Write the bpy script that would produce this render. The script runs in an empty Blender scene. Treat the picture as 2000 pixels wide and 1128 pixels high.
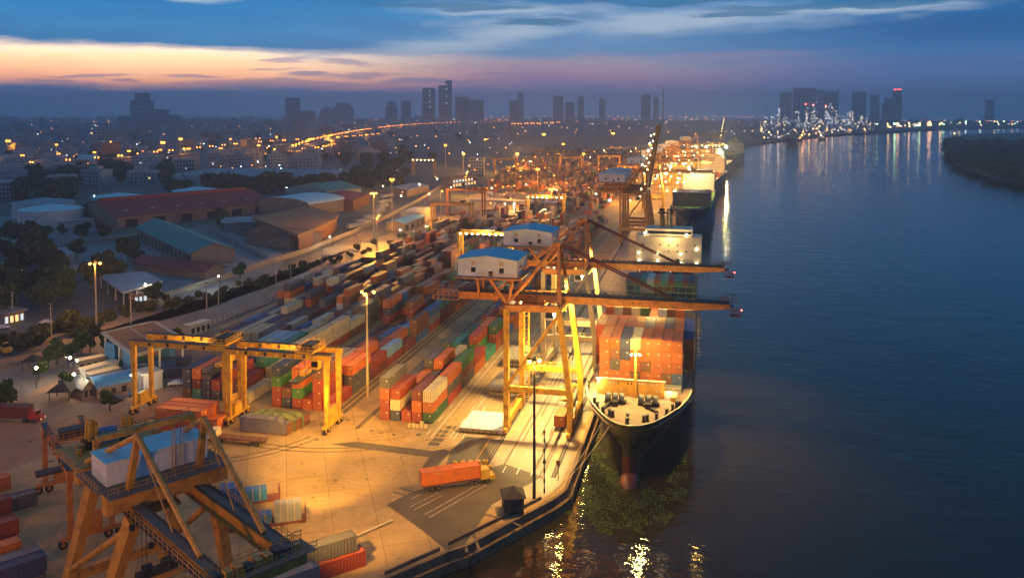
import bpy, math, random, bmesh
from mathutils import Vector, Matrix
from mathutils.geometry import tessellate_polygon
R = math.radians
rnd = random.Random(7)
sc = bpy.context.scene
col = sc.collection

# ------------------------------------------------------------------ camera
F = 1650.; H = 75.; YAW = R(12.8); PIT = R(2.5); CX = 1000.; CY = 218 + F*math.tan(PIT)
cd = bpy.data.cameras.new('camera'); cam = bpy.data.objects.new('camera', cd); col.objects.link(cam)
cd.sensor_width = 36; cd.lens = 36*F/2000; cd.shift_y = -(564-CY)/2000; cd.clip_end = 60000; cd.clip_start = 1
cam.location = (0, 0, H); cam.rotation_euler = (R(90)-PIT, 0, YAW)
sc.camera = cam
def at(px, py, z=0.):
    """the point of the horizontal plane z seen at a pixel of the survey photograph"""
    x = (px-CX)/F; y = -(py-CY)/F
    fz = math.cos(PIT)+math.sin(PIT)*y; uz = -math.sin(PIT)+math.cos(PIT)*y
    t = (z-H)/uz; r = x*t; fw = fz*t
    return (r*math.cos(YAW)-fw*math.sin(YAW), r*math.sin(YAW)+fw*math.cos(YAW))
def dist(x, y): return math.hypot(x, y)

# ------------------------------------------------------------------ render and view
sc.view_settings.view_transform = 'Standard'; sc.view_settings.look = 'None'
sc.view_settings.exposure = 0.0; sc.view_settings.gamma = 1
cy = sc.cycles
cy.use_denoising = True; cy.max_bounces = 5; cy.diffuse_bounces = 2; cy.glossy_bounces = 3
cy.transmission_bounces = 2; cy.volume_bounces = 0; cy.transparent_max_bounces = 6
cy.sample_clamp_indirect = 4; cy.caustics_reflective = False; cy.caustics_refractive = False
cy.use_light_tree = True; cy.use_adaptive_sampling = True; cy.adaptive_threshold = 0.01

# ------------------------------------------------------------------ node helper
class NT:
    def __init__(s, nt): s.nt = nt; s.n = nt.nodes; s.l = nt.links
    def new(s, t, **k):
        n = s.n.new(t)
        for a, b in k.items(): setattr(n, a, b)
        return n
    def put(s, inp, v):
        if isinstance(v, bpy.types.NodeSocket): s.l.new(v, inp)
        elif v is not None: inp.default_value = v
    def math(s, op, a, b=None, c=None, clamp=False):
        n = s.new('ShaderNodeMath', operation=op, use_clamp=clamp)
        for i, v in enumerate((a, b, c)): s.put(n.inputs[i], v)
        return n.outputs[0]
    def mix(s, f, a, b, mode='MIX'):
        n = s.new('ShaderNodeMix', data_type='RGBA', blend_type=mode)
        s.put(n.inputs[0], f)
        for i, v in ((6, a), (7, b)):
            if isinstance(v, tuple) and len(v) == 3: v = v+(1,)
            s.put(n.inputs[i], v)
        return n.outputs[2]
    def ramp(s, f, stops, interp='LINEAR'):
        n = s.new('ShaderNodeValToRGB'); cr = n.color_ramp; cr.interpolation = interp
        while len(cr.elements) < len(stops): cr.elements.new(0.5)
        for e, (p, c) in zip(cr.elements, stops):
            e.position = p; e.color = tuple(c)+(1,) if hasattr(c, '__len__') else (c, c, c, 1)
        s.put(n.inputs[0], f); return n.outputs[0]
    def noise(s, vec, scale, detail=3, rough=.55, w=None):
        n = s.new('ShaderNodeTexNoise'); s.put(n.inputs['Vector'], vec)
        n.inputs['Scale'].default_value = scale; n.inputs['Detail'].default_value = detail
        n.inputs['Roughness'].default_value = rough
        return n.outputs['Fac']
    def vmap(s, vec, sc3, loc=(0, 0, 0), rot=(0, 0, 0)):
        n = s.new('ShaderNodeMapping'); s.put(n.inputs[0], vec)
        n.inputs['Scale'].default_value = sc3; n.inputs['Location'].default_value = loc; n.inputs['Rotation'].default_value = rot
        return n.outputs[0]
def srgb(r, g, b):
    return tuple(((v/255)/12.92 if v/255 <= .04045 else ((v/255+.055)/1.055)**2.4) for v in (r, g, b))

# ------------------------------------------------------------------ sky (world)
w = bpy.data.worlds.new("World"); sc.world = w; w.use_nodes = True
t = NT(w.node_tree); t.n.clear()
out = t.new('ShaderNodeOutputWorld'); bg = t.new('ShaderNodeBackground'); t.l.new(bg.outputs[0], out.inputs[0])
tc = t.new('ShaderNodeTexCoord'); D = tc.outputs['Generated']
sp = t.new('ShaderNodeSeparateXYZ'); t.l.new(D, sp.inputs[0]); X, Y, Z = sp.outputs
hz = t.math('SQRT', t.math('ADD', t.math('MULTIPLY', X, X), t.math('ADD', t.math('MULTIPLY', Y, Y), 1e-6)))
V = t.math('DIVIDE', Z, hz)                                   # tangent of the elevation
U = t.math('ARCTAN2', t.math('MULTIPLY', X, -1.), Y)          # azimuth, positive to the west
cv = t.new('ShaderNodeCombineXYZ'); t.put(cv.inputs[0], U); t.put(cv.inputs[1], V)
UV = cv.outputs[0]
n1 = t.math('SUBTRACT', t.noise(t.vmap(UV, (5, 30, 1)), 1.0, 5, .6), .5)
n2 = t.math('SUBTRACT', t.noise(t.vmap(UV, (3, 9, 1), (4.2, 1.3, 0)), 1.0, 3, .5), .5)
n3 = t.math('SUBTRACT', t.noise(t.vmap(UV, (14, 90, 1), (1.7, 3.3, 0)), 1.0, 4, .6), .5)
Vn = t.math('ADD', V, t.math('ADD', t.math('MULTIPLY', n1, .026), t.math('MULTIPLY', n2, .034)))
Vm = t.math('ADD', V, t.math('MULTIPLY', n3, .006))
S = 1/1.2
def vr(stops, f=None): return t.ramp(t.math('MULTIPLY', Vn if f is None else f, S, clamp=True), [(max(0, p*S), c) for p, c in stops])
peach = (2.5, 1.55, .80); sal = (2.1, .86, .44); mauve = srgb(104, 112, 160)
low = srgb(104, 150, 212); blu = srgb(40, 136, 204); zen = srgb(36, 124, 182); zz = srgb(32, 102, 150); zt = (.055, .17, .36)
left = vr([(0, low), (.024, srgb(110, 134, 196)), (.033, sal), (.046, (2.4, 1.25, .60)), (.058, peach), (.066, (2.2, 1.6, 1.1)), (.073, srgb(74, 146, 206)), (.13, blu), (.2, zen), (.45, zz), (1., zt)])
mid = vr([(0, low), (.022, srgb(128, 142, 206)), (.036, srgb(184, 146, 190)), (.046, (.58, .37, .52)), (.056, (.52, .44, .56)), (.068, srgb(108, 156, 206)), (.12, srgb(64, 144, 206)), (.2, zen), (.45, zz), (1., zt)])
right = vr([(0, srgb(72, 128, 192)), (.03, srgb(88, 130, 196)), (.055, srgb(84, 126, 190)), (.075, srgb(56, 128, 190)), (.12, srgb(26, 120, 188)), (.2, zen), (.45, zz), (1., zt)])
def sstep(v, a, b):
    n = t.new('ShaderNodeMapRange', interpolation_type='SMOOTHSTEP'); t.put(n.inputs[0], v)
    n.inputs[1].default_value = a; n.inputs[2].default_value = b; return n.outputs[0]
c = t.mix(sstep(U, R(34), R(11)), left, mid)
c = t.mix(sstep(U, R(12), R(-14)), c, right)
# pale streak clouds and darker slots, each at its own azimuth and elevation
wob = t.math('MULTIPLY', n3, .016)
def blob(px_, py_, sx, sy, lo=-.1, hi=.35, tilt=0., nz=1.):
    u0 = YAW+math.atan((CX-px_)/F); v0 = (218-py_)/F*math.cos(u0-YAW)
    du = t.math('SUBTRACT', U, u0); dv = t.math('ADD', t.math('SUBTRACT', V, v0), t.math('ADD', wob, t.math('MULTIPLY', du, tilt)))
    a = t.math('DIVIDE', du, sx/F); b_ = t.math('DIVIDE', dv, sy/F)
    e = t.math('SUBTRACT', 1., t.math('SQRT', t.math('ADD', t.math('MULTIPLY', a, a), t.math('MULTIPLY', b_, b_))))
    e = t.math('ADD', e, t.math('MULTIPLY', n1, nz))
    return sstep(e, lo, hi)
cm = t.noise(t.vmap(UV, (2.4, 16, 1), (2.2, 6.1, 0), (0, 0, R(-5))), 1.0, 6, .62)
c = t.mix(sstep(V, .062, .085), c, t.mix(1., c, t.ramp(cm, [(.36, (.66, .70, .78)), (.5, (.95, .96, .98)), (.62, (1.2, 1.16, 1.1))]), 'MULTIPLY'))
pale = (.50, .64, .80)
for a in ((1330, 42, 420, 30, -.2, .9, .02, 2.2), (1020, 18, 260, 16, -.2, .8, .0, 2.5), (1010, 66, 170, 20, -.1, .9, .05, 2.), (390, -2, 130, 12, -.1, .8, 0, 2.), (850, 92, 170, 16, -.2, 1., .03, 2.), (1650, 20, 260, 14, -.1, .9, 0, 2.5)):
    c = t.mix(t.math('MULTIPLY', blob(*a), .85), c, pale)
for a in ((1440, 108, 230, 12, -.1, .9, .02, 1.2), (1000, 128, 250, 14, -.2, 1., .03, 1.5)):
    c = t.mix(t.math('MULTIPLY', blob(*a), .45), c, (.42, .33, .50))
dark = (.035, .20, .40)
for a in ((1060, 44, 100, 8, 0, .5, 0, 1.), (1600, 14, 260, 9, 0, .5, 0, 1.2), (1450, 30, 120, 7, 0, .5, 0, 1.), (1300, 8, 150, 5, 0, .5, 0, 1.), (900, 14, 260, 10, 0, .6, .0, 1.6)):
    c = t.mix(t.math('MULTIPLY', blob(*a), .8), c, dark)
slot = srgb(140, 146, 196)
for a in ((535, 119, 60, 6, -.3, .9, .06, 3.5), (668, 121, 50, 5, -.3, .9, -.1, 3.5), (520, 134, 50, 3, -.3, .8, 0, 3.), (600, 146, 40, 4, -.3, .8, .05, 3.), (710, 148, 90, 5, -.3, .8, .02, 3.5), (110, 154, 40, 4, 0, .5, 0, 1.), (380, 148, 70, 4, 0, .5, 0, 1.), (250, 157, 30, 3, 0, .5, 0, 1.), (850, 159, 150, 7, 0, .5, 0, 1.), (1000, 144, 110, 4, 0, .5, 0, 1.), (560, 166, 260, 12, -.1, .6, .0, 1.2), (180, 147, 90, 3, 0, .6, 0, 1.)):
    c = t.mix(t.math('MULTIPLY', blob(*a), .6), c, slot)
c = t.mix(sstep(V, .004, -.012), c, srgb(90, 132, 190))
t.l.new(c, bg.inputs[0]); bg.inputs[1].default_value = 1.0

# ------------------------------------------------------------------ materials
M = {}
def mat(name, base=(.3, .3, .3), rough=.7, metal=0., var=.25, scale=.5, bump=0., emit=None, es=0., var2=None, samp=None, spec=None):
    m = bpy.data.materials.new(name); m.use_nodes = True
    q = NT(m.node_tree); b = m.node_tree.nodes['Principled BSDF']
    b.inputs['Roughness'].default_value = rough; b.inputs['Metallic'].default_value = metal
    if spec is not None: b.inputs['Specular IOR Level'].default_value = spec
    if emit is not None:
        b.inputs['Base Color'].default_value = (*base, 1)
        b.inputs['Emission Color'].default_value = (*emit, 1); b.inputs['Emission Strength'].default_value = es
    else:
        g = q.new('ShaderNodeTexCoord'); o = g.outputs['Object']
        n = q.noise(o, scale, 5, .6); n2 = q.noise(q.vmap(o, (1, 1, .25)), scale*6, 3, .6)
        f = q.math('ADD', q.math('MULTIPLY', n, .65), q.math('MULTIPLY', n2, .35))
        d = tuple(v*(1-var) for v in base); l = tuple(min(1, v*(1+var*.7)) for v in base)
        if var2: d = var2
        c = q.ramp(f, [(.35, d), (.5, base), (.68, l)])
        q.l.new(c, b.inputs['Base Color'])
        q.l.new(q.math('ADD', q.math('MULTIPLY', n2, .3), rough-.15), b.inputs['Roughness'])
        if bump:
            bn = q.new('ShaderNodeBump'); bn.inputs['Strength'].default_value = 1; bn.inputs['Distance'].default_value = bump
            q.l.new(n2, bn.inputs['Height']); q.l.new(bn.outputs[0], b.inputs['Normal'])
    if samp: m.cycles.emission_sampling = samp
    M[name] = m; return m
SOD = (1., .40, .035); WARM = (1., .66, .26); COOL = (.75, 1., .9)
mat('crane_yellow', (.66, .35, .03), .45, 0, .3, .6, var2=(.30, .12, .02))
mat('crane_orange', (.66, .25, .045), .45, 0, .3, .6, var2=(.26, .09, .02))
mat('old_yellow', (.50, .24, .035), .5, 0, .35, .6, var2=(.28, .11, .02))
mat('rtg_orange', (.50, .17, .03), .5, 0, .3, .6)
mat('cream_steel', (.55, .42, .24), .5, 0, .2, .6)
mat('dark_steel', (.05, .045, .04), .6, .2)
mat('rail_steel', (.16, .12, .09), .7)
mat('tyre', (.015, .015, .015), .85)
mat('dark_red_steel', (.14, .03, .02), .6)
mat('white_cladding', (.62, .62, .64), .55, 0, .1, .3)
mat('blue_roof', (.22, .52, .62), .5, 0, .12, .4)
mat('pale_blue_roof', (.48, .68, .68), .5, 0, .15, .3)
mat('window_dark', (.015, .02, .03), .15, 0, .1)
mat('concrete', (.30, .25, .19), .85, 0, .3, .3, .01)
mat('pale_concrete', (.42, .37, .30), .85, 0, .3, .4)
mat('trunk', (.07, .045, .025), .9)
mat('wood', (.12, .07, .04), .85)
mat('dark_roof', (.035, .03, .03), .85)
mat('red_roof', (.24, .04, .03), .75, 0, .3, .12)
mat('green_roof', (.05, .22, .18), .6, 0, .25, .12)
mat('tan_roof', (.28, .15, .06), .8, 0, .25, .1)
mat('brown_roof', (.26, .12, .06), .85, 0, .3, .15)
mat('rust_roof', (.17, .06, .035), .85, 0, .35, .15)
mat('grey_roof', (.30, .33, .36), .7, 0, .3, .1)
mat('blue_wall', (.06, .22, .45), .6)
mat('city_wall', (.32, .34, .37), .8, 0, .3, .05)
mat('city_wall_pale', (.36, .36, .36), .8, 0, .2, .05)
mat('city_wall_warm', (.26, .20, .16), .8, 0, .3, .05)
mat('city_roof', (.20, .21, .23), .8, 0, .4, .05)
mat('tower_wall', (.30, .33, .38), .6, 0, .2, .02)
mat('tank_teal', (.10, .42, .46), .55, 0, .15, .1)
mat('tank_white', (.50, .52, .52), .6, 0, .2, .1)
mat('asphalt_dark', (.045, .04, .038), .85, 0, .3, .3)
mat('white_paint', (.75, .72, .62), .7, 0, .2, 1.5)
mat('yellow_paint', (.62, .36, .05), .7, 0, .25, 1.5)
mat('hull_green', (.030, .034, .012), .35, 0, .3, .15)
mat('hull_red', (.12, .030, .016), .5, 0, .4, .2, var2=(.05, .018, .01))
mat('hull_blue', (.015, .05, .10), .4, 0, .2, .1)
mat('hull_grey', (.12, .10, .09), .5, 0, .2, .1)
mat('ship_deck', (.24, .17, .12), .7, 0, .25, .4)
mat('ship_orange', (.62, .30, .04), .5, 0, .2, .3)
mat('ship_cream', (.62, .52, .36), .5, 0, .1, .3)
mat('ship_green', (.28, .42, .06), .6, 0, .2)
mat('ship_grey', (.16, .17, .16), .6)
mat('black_steel', (.02, .02, .022), .5, .3)
mat('tarp_blue', (.02, .12, .36), .5, 0, .2, .8)
mat('tarp_white', (.20, .21, .27), .5, 0, .2, .8)
mat('tarp_grey', (.15, .13, .17), .6, 0, .3, .8)
mat('tarp_olive', (.13, .15, .07), .8, 0, .4, .5)
mat('strap', (.5, .32, .2), .6)
mat('car_white', (.6, .62, .65), .25); mat('car_blue', (.10, .25, .40), .25); mat('car_dark', (.05, .05, .06), .25)
mat('truck_red', (.40, .04, .03), .4); mat('truck_yellow', (.6, .36, .04), .4)
mat('leaf', (.055, .085, .022), .7, 0, .5, .6, var2=(.02, .035, .012), spec=.2)
mat('leaf_dark', (.045, .075, .035), .75, 0, .5, .3, var2=(.022, .04, .02), spec=.2)
mat('bush', (.075, .08, .022), .8, 0, .5, .6, var2=(.03, .035, .012), spec=.2)
mat('weed', (.038, .062, .010), .7, 0, .5, .8, var2=(.012, .02, .005), spec=.2)
mat("lamp_sodium", (1, .6, .2), emit=(1., .44, .07), es=12., samp="NONE")
mat("lamp_far", (1, .6, .2), emit=(1., .27, .025), es=11., samp="NONE")
mat('worn_paint', (.42, .36, .27), .8, 0, .45, .8, var2=(.16, .12, .09))
mat('tyre_mark', (.15, .11, .075), .8, 0, .4, .6)
mat('lamp_warm', (1, .9, .6), emit=(1., .78, .42), es=50., samp='NONE')
mat('lamp_white', (1, 1, 1), emit=(.85, 1., .85), es=40., samp='NONE')
mat('lamp_cool', (1, 1, 1), emit=(.6, 1., .75), es=40., samp='NONE')
mat('lamp_red', (1, .1, .1), emit=(1., .06, .04), es=30., samp='NONE')
mat('lit_window', (1, .8, .4), emit=(1., .66, .26), es=1.3, samp='NONE')
mat('lit_window_cool', (.7, .9, 1), emit=(.6, .85, 1.), es=.8, samp='NONE')
mat('refinery_light', (1, 1, 1), emit=(.95, .95, 1.), es=11.)
mat('refinery_warm', (1, 1, 1), emit=(1., .62, .22), es=22.)
mat('refinery_orange', (1, 1, 1), emit=(1., .45, .12), es=60.)
mat('refinery_green', (1, 1, 1), emit=(.5, 1., .5), es=50.)
mat('city_light', (1, 1, 1), emit=(.8, .95, 1.), es=5., samp='NONE')
mat('city_light_warm', (1, 1, 1), emit=(1., .30, .035), es=7., samp='NONE')

def ground_mat(name, base, dark, joint=None, stain=.5, scale=.06, rough=.85, seams=None):
    m = bpy.data.materials.new(name); m.use_nodes = True
    q = NT(m.node_tree); b = m.node_tree.nodes['Principled BSDF']
    o = q.new('ShaderNodeTexCoord').outputs['Object']
    n = q.noise(o, scale, 6, .62); nf = q.noise(o, scale*14, 4, .6)
    f = q.math('ADD', q.math('MULTIPLY', n, .7), q.math('MULTIPLY', nf, .3))
    c = q.ramp(f, [(.36, dark), (.52, base), (.7, tuple(v*1.25 for v in base))])
    if seams:
        bt = q.new('ShaderNodeTexBrick'); bt.offset = 0; q.l.new(q.vmap(o, (1, 1, 1), (0, 0, 0), (0, 0, R(seams[2]))), bt.inputs['Vector'])
        bt.inputs['Scale'].default_value = 1; bt.inputs['Mortar Size'].default_value = .07; bt.inputs['Mortar Smooth'].default_value = .3
        bt.inputs['Brick Width'].default_value = seams[0]; bt.inputs['Row Height'].default_value = seams[1]
        bt.inputs['Color1'].default_value = (1, 1, 1, 1); bt.inputs['Color2'].default_value = (.86, .86, .86, 1); bt.inputs['Mortar'].default_value = (.35, .33, .3, 1)
        c = q.mix(.85, c, bt.outputs['Color'], 'MULTIPLY')
    st = q.ramp(q.noise(q.vmap(o, (1, .35, 1), (31, 7, 0)), scale*2.6, 5, .7), [(.30, (1-stain,)*3), (.44, (1, 1, 1))])
    c = q.mix(1., c, st, 'MULTIPLY')
    q.l.new(c, b.inputs['Base Color'])
    q.l.new(q.ramp(nf, [(.3, rough-.2), (.7, rough)]), b.inputs['Roughness'])
    bn = q.new('ShaderNodeBump'); bn.inputs['Distance'].default_value = .02; q.l.new(nf, bn.inputs['Height']); q.l.new(bn.outputs[0], b.inputs['Normal'])
    M[name] = m
ground_mat('yard_concrete', (.42, .27, .12), (.24, .15, .07), stain=.35, scale=.05, seams=(8, 8, -28))
ground_mat('apron_concrete', (.36, .28, .19), (.24, .18, .12), stain=.3, scale=.05, rough=.6)
ground_mat('dirt_lot', (.32, .17, .09), (.19, .105, .06), stain=.4, scale=.03)
ground_mat('road', (.20, .155, .125), (.13, .10, .085), stain=.25, scale=.03)
ground_mat('terrain', (.10, .10, .085), (.055, .06, .05), stain=.5, scale=.012)
ground_mat('lot_grey', (.20, .20, .20), (.13, .13, .13), stain=.2, scale=.03)
ground_mat('patch_asphalt', (.10, .075, .055), (.065, .05, .04), stain=.3, scale=.1)
ground_mat('quay_face', (.20, .12, .06), (.08, .05, .03), stain=.6, scale=.2)

def box_mat(name, src):
    m = bpy.data.materials.new(name); m.use_nodes = True
    q = NT(m.node_tree); b = m.node_tree.nodes['Principled BSDF']
    if src == 'obj': cc = q.new('ShaderNodeObjectInfo').outputs['Color']; rn = q.new('ShaderNodeObjectInfo').outputs['Random']
    else:
        a = q.new('ShaderNodeAttribute'); a.attribute_name = 'Col'; cc = a.outputs['Color']; rn = None
    g = q.new('ShaderNodeTexCoord').outputs['Object']
    if rn is not None:
        va = q.new('ShaderNodeVectorMath', operation='ADD'); q.l.new(g, va.inputs[0])
        cb = q.new('ShaderNodeCombineXYZ'); q.l.new(q.math('MULTIPLY', rn, 97.), cb.inputs[0]); q.l.new(cb.outputs[0], va.inputs[1]); g = va.outputs[0]
    n = q.noise(g, .55, 5, .7); ns = q.noise(q.vmap(g, (3, 3, .35)), 1.0, 4, .6)
    c = q.mix(q.ramp(n, [(.5, 0.), (.75, .45)]), cc, (.10, .045, .025))
    c = q.mix(q.ramp(ns, [(.5, 0.), (.8, .35)]), c, (.18, .11, .07))
    ge = q.new('ShaderNodeNewGeometry'); s3 = q.new('ShaderNodeSeparateXYZ'); q.l.new(ge.outputs['Normal'], s3.inputs[0])
    up = q.math('MULTIPLY', q.ramp(s3.outputs[2], [(.7, 0.), (.95, 1.)]), q.ramp(n, [(.35, .0), (.75, .38)]))
    c = q.mix(up, c, (.20, .12, .075))       # dust lying on the roof
    q.l.new(c, b.inputs['Base Color']); b.inputs['Roughness'].default_value = .55
    M[name] = m
box_mat('container_paint', 'obj'); box_mat('container_paint_mass', 'attr')

def water_mat():
    m = bpy.data.materials.new('river_water'); m.use_nodes = True
    q = NT(m.node_tree); b = m.node_tree.nodes['Principled BSDF']
    o = q.new('ShaderNodeTexCoord').outputs['Object']
    silt = q.ramp(q.noise(o, .006, 3, .5), [(.35, (.016, .017, .010)), (.65, (.036, .027, .009))])
    q.l.new(silt, b.inputs['Base Color']); b.inputs['IOR'].default_value = 1.33
    q.l.new(q.ramp(q.noise(q.vmap(o, (1, .35, 1), (5, 9, 0)), .012, 4, .6), [(.38, .03), (.62, .08)]), b.inputs['Roughness'])
    a1 = q.noise(q.vmap(o, (.5, 1, 1)), .45, 3, .55); a2 = q.noise(q.vmap(o, (.7, 1, 1), (3, 1, 0)), .09, 3, .5)
    a3 = q.noise(q.vmap(o, (.6, 1, 1), (7, 3, 0)), 1.9, 2, .5)
    h = q.math('ADD', q.math('MULTIPLY', a1, .13), q.math('ADD', q.math('MULTIPLY', a2, .22), q.math('MULTIPLY', a3, .022)))
    bn = q.new('ShaderNodeBump'); bn.inputs['Strength'].default_value = 1.; bn.inputs['Distance'].default_value = 1.; q.l.new(h, bn.inputs['Height']); q.l.new(bn.outputs[0], b.inputs['Normal'])
    M['river_water'] = m
water_mat()

# ------------------------------------------------------------------ mesh builder
class MB:
    def __init__(s): s.v = []; s.f = []; s.m = []; s.mats = []; s.xf = None
    def mi(s, m):
        if m not in s.mats: s.mats.append(m)
        return s.mats.index(m)
    def add(s, vs, fs, m):
        n = len(s.v); i = s.mi(m)
        if s.xf is not None: vs = [tuple(s.xf @ Vector(v)) for v in vs]
        s.v += [tuple(v) for v in vs]; s.f += [tuple(a+n for a in f) for f in fs]; s.m += [i]*len(fs)
    def box(s, x0, x1, y0, y1, z0, z1, m, top=None, tx=1., ty=1.):
        cx, cy_ = (x0+x1)/2, (y0+y1)/2; a, b = (x1-x0)/2, (y1-y0)/2
        vs = [(x0, y0, z0), (x1, y0, z0), (x1, y1, z0), (x0, y1, z0)]+[(cx+i*a*tx, cy_+j*b*ty, z1) for i, j in ((-1, -1), (1, -1), (1, 1), (-1, 1))]
        s.add(vs, [(0, 3, 2, 1), (0, 1, 5, 4), (1, 2, 6, 5), (2, 3, 7, 6), (3, 0, 4, 7)], m)
        s.add(vs[4:], [(0, 1, 2, 3)], top or m); return s
    def beam(s, p, q, w_, h_, m, w2=None, h2=None):
        p, q = Vector(p), Vector(q); d = (q-p).normalized()
        up = Vector((0, 0, 1)) if abs(d.z) < .9 else Vector((0, 1, 0))
        a = d.cross(up).normalized(); b = a.cross(d).normalized()
        vs = []
        for c_, ww, hh in ((p, w_, h_), (q, w2 or w_, h2 or h_)):
            for i, j in ((-1, -1), (1, -1), (1, 1), (-1, 1)): vs.append(c_+a*(i*ww/2)+b*(j*hh/2))
        s.add(vs, [(0, 1, 2, 3), (7, 6, 5, 4), (0, 4, 5, 1), (1, 5, 6, 2), (2, 6, 7, 3), (3, 7, 4, 0)], m); return s
    def tube(s, p, q, r, m, n=8, r2=None, cap=True):
        p, q = Vector(p), Vector(q); d = (q-p).normalized()
        up = Vector((0, 0, 1)) if abs(d.z) < .9 else Vector((0, 1, 0))
        a = d.cross(up).normalized(); b = a.cross(d).normalized(); vs = []
        for c_, rr in ((p, r), (q, r if r2 is None else r2)):
            for k in range(n):
                an = 2*math.pi*k/n; vs.append(c_+a*(rr*math.cos(an))+b*(rr*math.sin(an)))
        fs = [(k, (k+1) % n, n+(k+1) % n, n+k) for k in range(n)]
        if cap: fs += [tuple(range(n-1, -1, -1)), tuple(range(n, 2*n))]
        s.add(vs, fs, m); return s
    def ball(s, c_, r, m, sub=0):
        c_ = Vector(c_)
        vs = [Vector(v) for v in ((0, 0, 1), (1, 0, 0), (0, 1, 0), (-1, 0, 0), (0, -1, 0), (0, 0, -1))]
        fs = [(0, 1, 2), (0, 2, 3), (0, 3, 4), (0, 4, 1), (5, 2, 1), (5, 3, 2), (5, 4, 3), (5, 1, 4)]
        for _ in range(sub):
            nf = []
            for f in fs:
                k = []
                for i in range(3):
                    vs.append(((vs[f[i]]+vs[f[(i+1) % 3]])/2).normalized()); k.append(len(vs)-1)
                nf += [(f[0], k[0], k[2]), (f[1], k[1], k[0]), (f[2], k[2], k[1]), tuple(k)]
            fs = nf
        s.add([c_+v*r for v in vs], fs, m); return s
    def poly(s, pts, z, m):
        tr = tessellate_polygon([[Vector((x, y, 0)) for x, y in pts]])
        fs = []
        for a, b, c_ in tr:
            A, B, C_ = pts[a], pts[b], pts[c_]
            cr = (B[0]-A[0])*(C_[1]-A[1])-(B[1]-A[1])*(C_[0]-A[0])
            fs.append((a, b, c_) if cr > 0 else (a, c_, b))
        s.add([(x, y, z) for x, y in pts], fs, m); return s
    def rail(s, p, q, h=1.1, m='crane_yellow', step=2., r=.06):
        """a handrail: posts and two rails"""
        p, q = Vector(p), Vector(q); L = (q-p).length; n = max(1, int(L/step))
        for k in range(n+1):
            c_ = p+(q-p)*(k/n); s.beam(c_, c_+Vector((0, 0, h)), r, r, m)
        for hh in (h*.5, h): s.beam(p+Vector((0, 0, hh)), q+Vector((0, 0, hh)), r, r, m)
        return s
    def mesh(s, name):
        me = bpy.data.meshes.new(name); me.from_pydata(s.v, [], s.f)
        for m in s.mats: me.materials.append(M[m])
        me.polygons.foreach_set('material_index', s.m); me.update(); return me
    def build(s, name, parent=None, loc=None, rz=None):
        o = bpy.data.objects.new(name, s.mesh(name)); col.objects.link(o)
        if parent is not None: o.parent = parent
        if loc: o.location = loc
        if rz is not None: o.rotation_euler.z = rz
        return o
def tag(o, label=None, cat=None, group=None, kind=None):
    if label: o['label'] = label
    if cat: o['category'] = cat
    if group: o['group'] = group
    if kind: o['kind'] = kind
    return o
def thing(name, label, cat, loc=(0, 0, 0), rz=0., group=None):
    o = bpy.data.objects.new(name, None); col.objects.link(o); o.location = loc; o.rotation_euler.z = rz
    o.empty_display_size = .5
    return tag(o, label, cat, group)
def copy_tree(o, loc=None, rz=None, parent=None):
    c_ = o.copy(); col.objects.link(c_)
    if parent is not None: c_.parent = parent
    if loc is not None: c_.location = loc
    if rz is not None: c_.rotation_euler.z = rz
    for ch in list(o.children): copy_tree(ch, parent=c_)
    return c_
def lamp(kind, loc, energy, color, radius=.5, parent=None, target=None, angle=120, blend=.6, name='lamp_light'):
    ld = bpy.data.lights.new(name, kind); ld.energy = energy; ld.color = color; ld.shadow_soft_size = radius
    o = bpy.data.objects.new(name, ld); col.objects.link(o); o.location = loc
    if kind == 'SPOT':
        ld.spot_size = R(angle); ld.spot_blend = blend
        d = Vector(target)-Vector(loc); o.rotation_euler = d.to_track_quat('-Z', 'Y').to_euler()
    if parent is not None:
        o.parent = parent
    return o

# ------------------------------------------------------------------ land and water
def qx(y): return -26. if y < 550 else -26+50*((y-550)/896)**2          # the quay edge
quay = [(-26, 163), (-26, 350)]+[(qx(y), y) for y in range(550, 2060, 100)]
bankpts = quay+[(123, 2080), (230, 2350), (343, 2719), (640, 3300), (1033, 4009), (1487, 4467), (3200, 5600), (7900, 7500)]
low_q = [(-130, 0), (-48.8, 125.3), (-41.8, 135.2), (-39.4, 137.5), (-27.6, 158.5)]
land = low_q+bankpts+[(8000, 8000), (-8000, 8000), (-8000, -200), (-130, -200)]
o = MB().poly(land, -.06, 'terrain').build('ground'); o['kind'] = 'structure'
isl = [(900, 300), (420, 640), (345, 900), (322, 1060), (350, 1300), (441, 1709), (610, 2350), (882, 3202), (1500, 3700), (3000, 4300), (7900, 6200), (8000, 6000), (8000, 200)]
o = MB().poly(isl, -2., 'terrain').build('river_bank'); o['kind'] = 'structure'
b_ = MB(); b_.add([(-8100, -300, -3), (8100, -300, -3), (8100, 8100, -3), (-8100, 8100, -3)], [(0, 1, 2, 3)], 'river_water')
o = b_.build('river_water'); o['kind'] = 'structure'
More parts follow.
